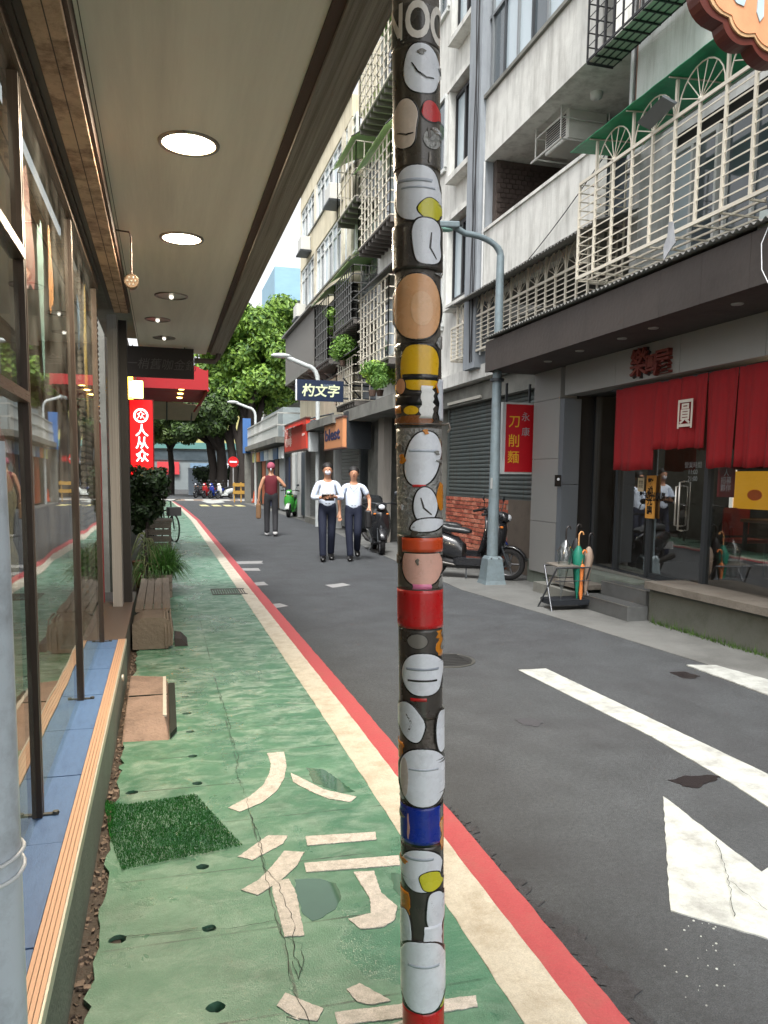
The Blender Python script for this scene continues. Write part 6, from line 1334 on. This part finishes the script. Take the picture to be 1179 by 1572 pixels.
def make_scooter(label, x, y, rz, body, accent, box_=False, style=0, grp='scooters parked along the street'):
    """step-through scooter, front towards +y"""
    t = thing('scooter', label, 'scooter', (0, 0, 0), grp); Rw = .25
    for nm, yy in (('front_wheel', .62), ('rear_wheel', -.62)):
        w = MB().lathe([(Rw-.07, -.035), (Rw-.01, -.05), (Rw, -.02), (Rw, .02), (Rw-.01, .05), (Rw-.07, .035)], (0, yy, Rw), 30, 'X', caps=False).build(nm, rubber, t)
        rm = MB().lathe([(Rw-.07, -.03), (Rw-.085, -.03), (Rw-.085, .03), (Rw-.07, .03)], (0, yy, Rw), 30, 'X', caps=False)
        for k in range(5): a = 2*pi*k/5; rm.tube([(0, yy, Rw), (0, yy+(Rw-.08)*cos(a), Rw+(Rw-.08)*sin(a))], .016, 6)
        rm.lathe([(.045, -.05), (.045, .05)], (0, yy, Rw), 14, 'X'); rm.build('rim', mat('rim_dark', (110, 110, 112), .35, .8), w)
    def loft(name, secs, m, n=16, bevel=0):
        v = []
        for (yy, zc, hw, hh) in secs:
            for k in range(n):
                a = 2*pi*k/n; ca, sa = cos(a), sin(a); v.append((hw*math.copysign(abs(ca)**.7, ca), yy, zc+hh*math.copysign(abs(sa)**.7, sa)))
        b = MB().add(v, [(i*n+k, i*n+(k+1) % n, (i+1)*n+(k+1) % n, (i+1)*n+k) for i in range(len(secs)-1) for k in range(n)], True); b.add(v[:n], [tuple(range(n))]); b.add(v[-n:], [tuple(range(n))[::-1]]); return b.build(name, m, t)
    loft('rear_body', [(-.98, .62, .05, .04), (-.92, .62, .12, .09), (-.7, .58, .16, .16), (-.45, .52, .17, .2), (-.2, .46, .16, .18), (-.1, .4, .13, .14)], body)
    loft('seat', [(-.82, .76, .07, .03), (-.7, .79, .13, .05), (-.4, .79, .14, .055), (-.34, .765, .13, .05), (-.1, .745, .12, .05), (.0, .73, .07, .03)], seatm)
    box('floorboard', body, t, -.16, .16, -.24, .38, .2, .33, .1); loft('belly', [(-.5, .28, .08, .1), (-.2, .22, .13, .07), (.3, .22, .12, .06), (.42, .28, .06, .05)], mat('scooter_underside', (34, 34, 36), .6))
    sh_ = MB(); v = []
    for i, (yy, z, hw) in enumerate(((.3, .26, .15), (.36, .4, .2), (.42, .6, .22), (.44, .78, .19), (.42, .92, .12))):
        for k in range(9): a = -1+2*k/8; v.append((hw*a, yy+.12*(1-a*a)+.02, z))
    n_ = 9; sh_.add(v, [(i*n_+k, i*n_+k+1, (i+1)*n_+k+1, (i+1)*n_+k) for i in range(4) for k in range(8)], True); o = sh_.build('leg_shield', body, t); s_ = o.modifiers.new('s', 'SOLIDIFY'); s_.thickness = .03
    loft('headstock', [(.40, .98, .05, .05), (.5, .98, .12, .08), (.58, .96, .1, .07), (.62, .95, .05, .04)], body); hl = MB().ball((0, .6, .96), .07, .04, .055).build('headlight', mat('headlight_glass', (210, 214, 220), .1), t)
    MB().tube([(0, .44, .9), (0, .62, .25)], .03, 8).tube([(.07, .5, .55), (.07, .62, .25)], .018, 7).tube([(-.07, .5, .55), (-.07, .62, .25)], .018, 7).build('fork', darkm, t)
    mg = MB(); v = []
    for k in range(9):
        a = pi*(.08+.9*k/8)
        for xx in (-.075, -.04, .04, .075): v.append((xx, .62+(Rw+.045)*cos(a), Rw+(Rw+.045)*sin(a)-(.02 if abs(xx) > .05 else 0)))
    mg.add(v, [(i*4+k, i*4+k+1, i*4+k+5, i*4+k+4) for i in range(8) for k in range(3)], True); o = mg.build('mudguard', accent, t); s_ = o.modifiers.new('s', 'SOLIDIFY'); s_.thickness = .012
    MB().tube([(-.34, .3, 1.02), (-.2, .42, 1.04), (0, .46, 1.02), (.2, .42, 1.04), (.34, .3, 1.02)], .014, 8).build('handlebar', darkm, t)
    for sx in (-1, 1):
        MB().tube([(sx*.36, .27, 1.015), (sx*.25, .37, 1.035)], .022, 8).build('grip', rubber, t)
        mr = MB().tube([(sx*.22, .42, 1.04), (sx*.3, .44, 1.2)], .007, 6); mr.ball((sx*.33, .43, 1.24), .06, .015, .045); mr.build('mirror', darkm, t)
        MB().ball((sx*.13, .52, .82), .03, .03, .02).build('indicator', mat('indicator_amber', (200, 110, 30), .3), t)
    MB().ball((0, -.97, .64), .07, .03, .035).build('tail_light', RED, t); box('number_plate', mat('plate_white', (200, 200, 200), .5), t, -.12, .12, -1.02, -1.0, .4, .53)
    MB().tube([(.12, -.2, .2), (.17, -.5, .24), (.18, -.9, .3)], [.02, .05, .055], 10).build('exhaust', mat('exhaust_dark', (70, 68, 66), .4, .8), t)
    MB().tube([(-.1, -.4, .34), (-.12, -.62, .25)], [.09, .07], 10).build('engine_case', mat('engine_grey', (88, 88, 90), .5, .5), t)
    MB().tube([(.05, -.05, .2), (.2, .0, .02)], .01, 6).build('side_stand', darkm, t); MB().lathe([(.035, -.175), (.035, -.168)], (0, -.42, .58), 14, 'X').build('badge', WHT, t)
    g_ = MB().tube([(-.1, -.75, .84), (-.12, -1.0, .86), (.12, -1.0, .86), (.1, -.75, .84)], .012, 7).build('grab_rail', darkm, t)
    if box_:
        loft('top_box', [(-1.28, 1.0, .17, .1), (-1.22, 1.02, .22, .15), (-.95, 1.02, .23, .16), (-.86, 1.0, .2, .12)], mat('box_black', (36, 38, 40), .2))
    t.location = (x, y, .008); t.rotation_euler = (0, 0, rz); return t
blk = mat('scooter_black', (34, 35, 38), .25, var=.08, coat=.6, bump=.05)
make_scooter('dark matt scooter with silver headlamp parked behind the blue grey lamp post', 4.64, 11.42, R(-128), blk, blk)
make_scooter('dark scooter with a blue mudguard parked against the brick parapet', 5.0, 12.75, R(-122), blk, mat('scooter_blue', (16, 48, 130), .25, coat=.6))
make_scooter('black scooter with a glossy top box parked beyond the sticker pole', 4.35, 15.9, R(172), blk, blk, True)
make_scooter('green and white scooter parked by the far shops', 4.85, 30.6, R(160), mat('scooter_green', (70, 170, 66), .3, coat=.5), mat('scooter_white', (200, 204, 200), .3))
make_scooter('dark scooter parked at the junction, leftmost of the far row', 2.5, 57, R(150), blk, blk)
make_scooter('blue scooter in the far row at the junction', 3.55, 56.2, R(140), mat('scooter_blue', (16, 48, 130), .25, coat=.6), blk)
make_scooter('white scooter in the far row at the junction', 4.1, 55.6, R(130), mat('scooter_white', (200, 204, 200), .3), blk)
make_scooter('red scooter in the far row at the junction', 3.05, 56.6, R(150), mat('scooter_red', (150, 30, 34), .3), blk)
cr = thing('parked_car', 'dark parked car with blue cover at the end of the street', 'car', (3.4, 74, 0))
b = MB(); b.prism([(2.5, 74, .35), (2.5, 74, .95), (2.75, 74, 1.05), (2.95, 74, 1.5), (4.0, 74, 1.52), (4.25, 74, 1.05), (4.35, 74, .9), (4.35, 74, .35)], (0, 4, 0)); b.build('body', mat('car_dark', (40, 44, 54), .3, coat=.5), cr, bevel=.06)
box('windscreen', win_gl, cr, 2.98, 3.98, 73.97, 73.99, 1.08, 1.45); box('cover', mat('blue_cover', (30, 80, 170), .7), cr, 2.8, 4.15, 74.3, 77.5, 1.53, 1.62, .05)
for x in (2.6, 4.25):
    for y in (74.7, 77.2): MB().lathe([(.3, -.1), (.3, .1)], (x, y, .3), 16, 'X').build('wheel', rubber, cr)
for x in (2.7, 4.1): MB().ball((x, 73.98, .75), .12, .04, .08).build('headlight', WHT, cr)

# ================================================================== PEOPLE
skin_m = mat('skin', (186, 136, 108), .55, var=.06, scale=20, bump=.05); hairm = mat('hair_black', (22, 20, 20), .55, bump=.5, bscale=90)
def skinmesh(name, verts, edges, m, parent, sub=2, root=0):
    """continuous body grown from a jointed skeleton: verts = {key:(x,y,z,rx,ry)}"""
    keys = list(verts); me = bpy.data.meshes.new(name); me.from_pydata([verts[k][:3] for k in keys], [(keys.index(a), keys.index(b)) for a, b in edges], [])
    o = bpy.data.objects.new('tmp', me); COL.objects.link(o); sk = o.modifiers.new('skin', 'SKIN'); sk.use_smooth_shade = True
    for i, k in enumerate(keys): me.skin_vertices[0].data[i].radius = (verts[k][3], verts[k][4] if len(verts[k]) > 4 else verts[k][3])
    me.skin_vertices[0].data[root].use_root = True
    ss = o.modifiers.new('sub', 'SUBSURF'); ss.levels = ss.render_levels = sub
    m2 = bpy.data.meshes.new_from_object(o.evaluated_get(bpy.context.evaluated_depsgraph_get())); bpy.data.objects.remove(o)
    m2.materials.clear(); m2.materials.append(m); m2.name = name
    for p in m2.polygons: p.use_smooth = True
    r_ = bpy.data.objects.new(name, m2); COL.objects.link(r_); r_.parent = parent; return r_
def person(label, x, y, rz, height, J, top, topm, pants, shoes, hair='short', mask=False, extra=None, sleeve='long', hat=None):
    """adult facing -y; J gives the joints of the pose for a 1.75 m figure"""
    t = thing('person', label, 'person', (0, 0, 0)); s = height/1.75
    B = dict(pel=(0, 0, .95, .12, .09), wst=(0, 0, 1.08, .10, .075), chs=(0, .01, 1.28, .13, .09), shc=(0, .015, 1.40, .10, .06), nck=(0, .0, 1.50, .052, .052), hd0=(0, -.02, 1.57, .072, .085), hd1=(0, -.02, 1.65, .092, .108), hd2=(0, -.012, 1.735, .08, .092))
    for sd, k in ((-1, 'l'), (1, 'r')):
        h_, kn, an, toe = J['hip'+k], J['knee'+k], J['ank'+k], J['toe'+k]
        B['hip'+k] = (*h_, .078); B['kne'+k] = (*kn, .055); B['ank'+k] = (*an, .038); B['toe'+k] = (*toe, .032)
        sh_, el, wr_ = J['sho'+k], J['elb'+k], J['wri'+k]; B['sho'+k] = (*sh_, .056); B['elb'+k] = (*el, .040); B['wri'+k] = (*wr_, .027)
        d = (Vector(wr_)-Vector(el)).normalized(); pal = Vector(wr_)+d*.06; B['pal'+k] = (*pal, .034, .02); side = d.cross(Vector((0, 1, 0)) if abs(d.y) < .8 else Vector((1, 0, 0))).normalized()
        for q, (off, L) in enumerate(((-.03, .075), (-.01, .088), (.01, .082), (.03, .065))):
            f1 = pal+d*L*.55+side*off; f2 = pal+d*L+side*off+Vector((0, -.015, 0)); B['f%d%s' % (q, k)] = (*f1, .0095); B['g%d%s' % (q, k)] = (*f2, .008)
        th = Vector(wr_)+d*.04+side*(-.05)+Vector((0, -.02, 0)); B['th'+k] = (*th, .011); B['tj'+k] = (*(th+d*.03), .009)
    E_ = [('pel', 'wst'), ('wst', 'chs'), ('chs', 'shc'), ('shc', 'nck'), ('nck', 'hd0'), ('hd0', 'hd1'), ('hd1', 'hd2')]
    for k in 'lr':
        E_ += [('pel', 'hip'+k), ('hip'+k, 'kne'+k), ('kne'+k, 'ank'+k), ('ank'+k, 'toe'+k), ('shc', 'sho'+k), ('sho'+k, 'elb'+k), ('elb'+k, 'wri'+k), ('wri'+k, 'pal'+k), ('wri'+k, 'th'+k), ('th'+k, 'tj'+k)]
        for q in range(4): E_ += [('pal'+k, 'f%d%s' % (q, k)), ('f%d%s' % (q, k), 'g%d%s' % (q, k))]
    skinmesh('body', B, E_, skin_m, t)
    # trousers
    P = {a: (*B[a][:3], B[a][3]+.022, (B[a][4] if len(B[a]) > 4 else B[a][3])+.022) for a in ('pel', 'hipl', 'hipr', 'knel', 'kner')}; P['pel'] = (0, 0, .97, .165, .13); P['wst'] = (0, 0, 1.13, .15, .12)
    for k in 'lr': a = Vector(B['ank'+k][:3]); P['cuf'+k] = (a.x, a.y+.01, a.z-.035, .068)
    skinmesh('trousers', P, [('wst', 'pel'), ('pel', 'hipl'), ('pel', 'hipr'), ('hipl', 'knel'), ('hipr', 'kner'), ('knel', 'cufl'), ('kner', 'cufr')], pants, t)
    S = dict(hem=(0, 0, .93, .165, .13), wst=(0, 0, 1.1, .165, .13), chs=(0, .01, 1.28, .175, .125), shc=(0, .015, 1.40, .12, .085), col=(0, .008, 1.475, .066, .066)); SE = [('hem', 'wst'), ('wst', 'chs'), ('chs', 'shc'), ('shc', 'col')]
    for k in 'lr':
        a, e_, w = (Vector(B[q+k][:3]) for q in ('sho', 'elb', 'wri'))
        if sleeve == 'none': S['sho'+k] = (a.x*.8, a.y, a.z+.005, .062); SE.append(('shc', 'sho'+k)); continue
        S['sho'+k] = (*a, .06); SE.append(('shc', 'sho'+k))
        if sleeve == 'short': m_ = a.lerp(e_, .72); S['cuf'+k] = (*m_, .066); SE.append(('sho'+k, 'cuf'+k))
        else: m_ = e_.lerp(w, .75); S['elb'+k] = (*e_, .054); S['cuf'+k] = (*m_, .044); SE += [('sho'+k, 'elb'+k), ('elb'+k, 'cuf'+k)]
    skinmesh(top, S, SE, topm, t)
    for k in 'lr':
        a, b_ = Vector(B['ank'+k][:3]), Vector(B['toe'+k][:3]); d = (b_-a); 
        skinmesh('shoe', {'a': (a.x, a.y+.05, a.z-.03, .06), 'b': (*(a+d*.5), .058, .045), 'c': (*(b_+d*.35), .05, .036)}, [('a', 'b'), ('b', 'c')], shoes, t)
    # face
    b = MB()
    for sx in (-1, 1): b.ball((sx*.03, -.103, 1.655), .011, .006, .007, 8, 6)
    b.build('eyes', INK, t)
    nb = MB().ball((0, -.118, 1.63), .013, .016, .024); 
    for sx in (-1, 1): nb.ball((sx*.083, -.005, 1.64), .012, .022, .032)
    nb.build('nose_and_ears', skin_m, t); bb2 = MB().ball((0, -.098, 1.592), .024, .008, .006); bb2.build('mouth', mat('lips', (150, 84, 76), .5), t)
    for sx in (-1, 1): pass
    if hair:
        b = MB(); n, m_ = 18, 10; v = []
        r = random.Random(5)
        for i in range(m_+1):
            th = pi*.66*i/m_
            for k in range(n):
                a = 2*pi*k/n; front = max(0, -sin(a)); lim = 1-.36*front; tt = th*lim; v.append((.100*sin(tt)*cos(a)*(1+r.uniform(-.04, .04)), .004+.110*sin(tt)*sin(a), 1.675+.108*cos(tt)*(1+r.uniform(-.02, .02))))
        b.add(v, [(i*n+k, (i+1)*n+k, (i+1)*n+(k+1) % n, i*n+(k+1) % n) for i in range(m_) for k in range(n)], True); o = b.build('cap' if hat else 'hair', hat or hairm, t); s_ = o.modifiers.new('s', 'SOLIDIFY'); s_.thickness = .008; s_.offset = 1
    if mask:
        MB().ball((0, -.088, 1.60), .056, .04, .045).build('face_mask', mat('mask_white', (206, 206, 214), .8), t)
    if extra: extra(t)
    t.scale = (s, s, s); t.location = (x, y, 0); t.rotation_euler = (0, 0, rz); return t
def pose(**k):
    J = dict(hipl=(-.09, 0, .92), hipr=(.09, 0, .92), kneel=(-.1, -.04, .5), kneer=(.1, .02, .5), ankl=(-.1, .02, .09), ankr=(.1, .12, .1), toel=(-.11, -.13, .03), toer=(.11, -.02, .04), shol=(-.175, .02, 1.395), shor=(.175, .02, 1.395), elbl=(-.25, .03, 1.12), elbr=(.25, .03, 1.12), wril=(-.27, -.03, .87), wrir=(.27, -.03, .87))
    J['kneel'] = J.pop('kneel'); J.update(k); return J
shirt_w = mat('white_shirt', (206, 216, 232), .8, var=.05, scale=8, bump=.5, bscale=14); navy = mat('navy_trousers', (20, 27, 48), .8, bump=.4, bscale=14); blackshoe = mat('black_shoe', (18, 18, 18), .3)
def belt(t):
    MB().lathe([(.142, 1.035), (.145, 1.045), (.142, 1.065)], (0, 0, 0), 24, caps=False).build('belt', mat('belt_black', (16, 16, 18), .4), t).scale = (1, .8, 1)
def x1_(t):
    belt(t); MB().obox((-.02, -.3, 1.19), (.2, 0, .0), (0, .012, .02), (.0, -.1, .06)).build('phone', mat('phone_black', (26, 26, 30), .2), t)
    MB().obox((.02, -.27, 1.14), (.16, 0, 0), (0, .1, .05), (0, -.02, .03)).build('wallet', mat('wallet', (50, 40, 38), .5), t)
m1 = PZ(497, 858); m2 = PZ(541, 860); m0 = PZ(411, 820)
person('man in white long sleeved shirt and face mask looking down at his phone', m1.x, 14.35, R(-8), 1.80, pose(elbl=(-.27, -.02, 1.14), elbr=(.27, -.02, 1.14), wril=(-.09, -.24, 1.16), wrir=(.1, -.25, 1.17), kneel=(-.09, -.1, .52), ankl=(-.08, -.12, .09), toel=(-.09, -.28, .05), kneer=(.08, .02, .5), ankr=(.08, .2, .12), toer=(.09, .07, .04)), 'shirt', shirt_w, navy, blackshoe, mask=True, extra=x1_)
def x2_(t):
    belt(t)
    MB().tube([(-.07, -.09, 1.46), (-.06, -.125, 1.38), (0, -.14, 1.31), (.06, -.125, 1.38), (.07, -.09, 1.46)], .005, 6).build('lanyard', mat('lanyard_grey', (90, 96, 100), .6), t)
    b = MB(); b.box(.22, .33, -.2, .22, .62, .96); o = b.build('briefcase', mat('case_black', (24, 24, 26), .5), t, bevel=.03); MB().tube([(.28, -.06, .95), (.28, -.05, 1.03), (.28, .05, 1.03), (.28, .06, .95)], .012, 6).build('strap', mat('case_black', (24, 24, 26), .5), t)
person('man in white short sleeved shirt with lanyard carrying a black case under his arm', m2.x, 14.3, R(-12), 1.74, pose(elbl=(-.27, .02, 1.13), wril=(-.26, -.08, .88), elbr=(.3, .06, 1.17), wrir=(.3, -.08, 1.0), kneel=(-.08, -.05, .5), ankl=(-.05, -.05, .09), toel=(-.06, -.22, .04), kneer=(.08, -.06, .52), ankr=(.08, .24, .2), toer=(.09, .14, .1)), 'shirt', shirt_w, navy, blackshoe, sleeve='short', extra=x2_)
def x0_(t):
    b = MB(); b.box(.24, .36, -.1, .06, .42, .78); b.build('paper_bag', mat('brown_bag', (120, 90, 62), .8), t, bevel=.03)
    MB().ball((0, .1, 1.60), .02, .05, .04).build('mask_strap', mat('mask_white', (206, 206, 214), .8), t)
person('man walking away in maroon sleeveless top and dark trousers holding a brown bag', m0.x, 20.6, R(172), 1.9, pose(elbl=(-.34, .04, 1.2), wril=(-.3, -.2, 1.22), elbr=(.27, .03, 1.12), wrir=(.3, .0, .86), kneel=(-.1, .0, .5), ankl=(-.1, .16, .12), toel=(-.1, .02, .04), kneer=(.1, -.04, .5), ankr=(.1, -.02, .09), toer=(.11, -.17, .04)), 'tank_top', mat('maroon_cloth', (92, 22, 34), .85, bump=.4, bscale=14), mat('charcoal_trousers', (38, 38, 42), .85, bump=.4), mat('white_shoe', (190, 190, 190), .6), sleeve='none', extra=x0_, hat=mat('cap_mauve', (150, 72, 92), .8))
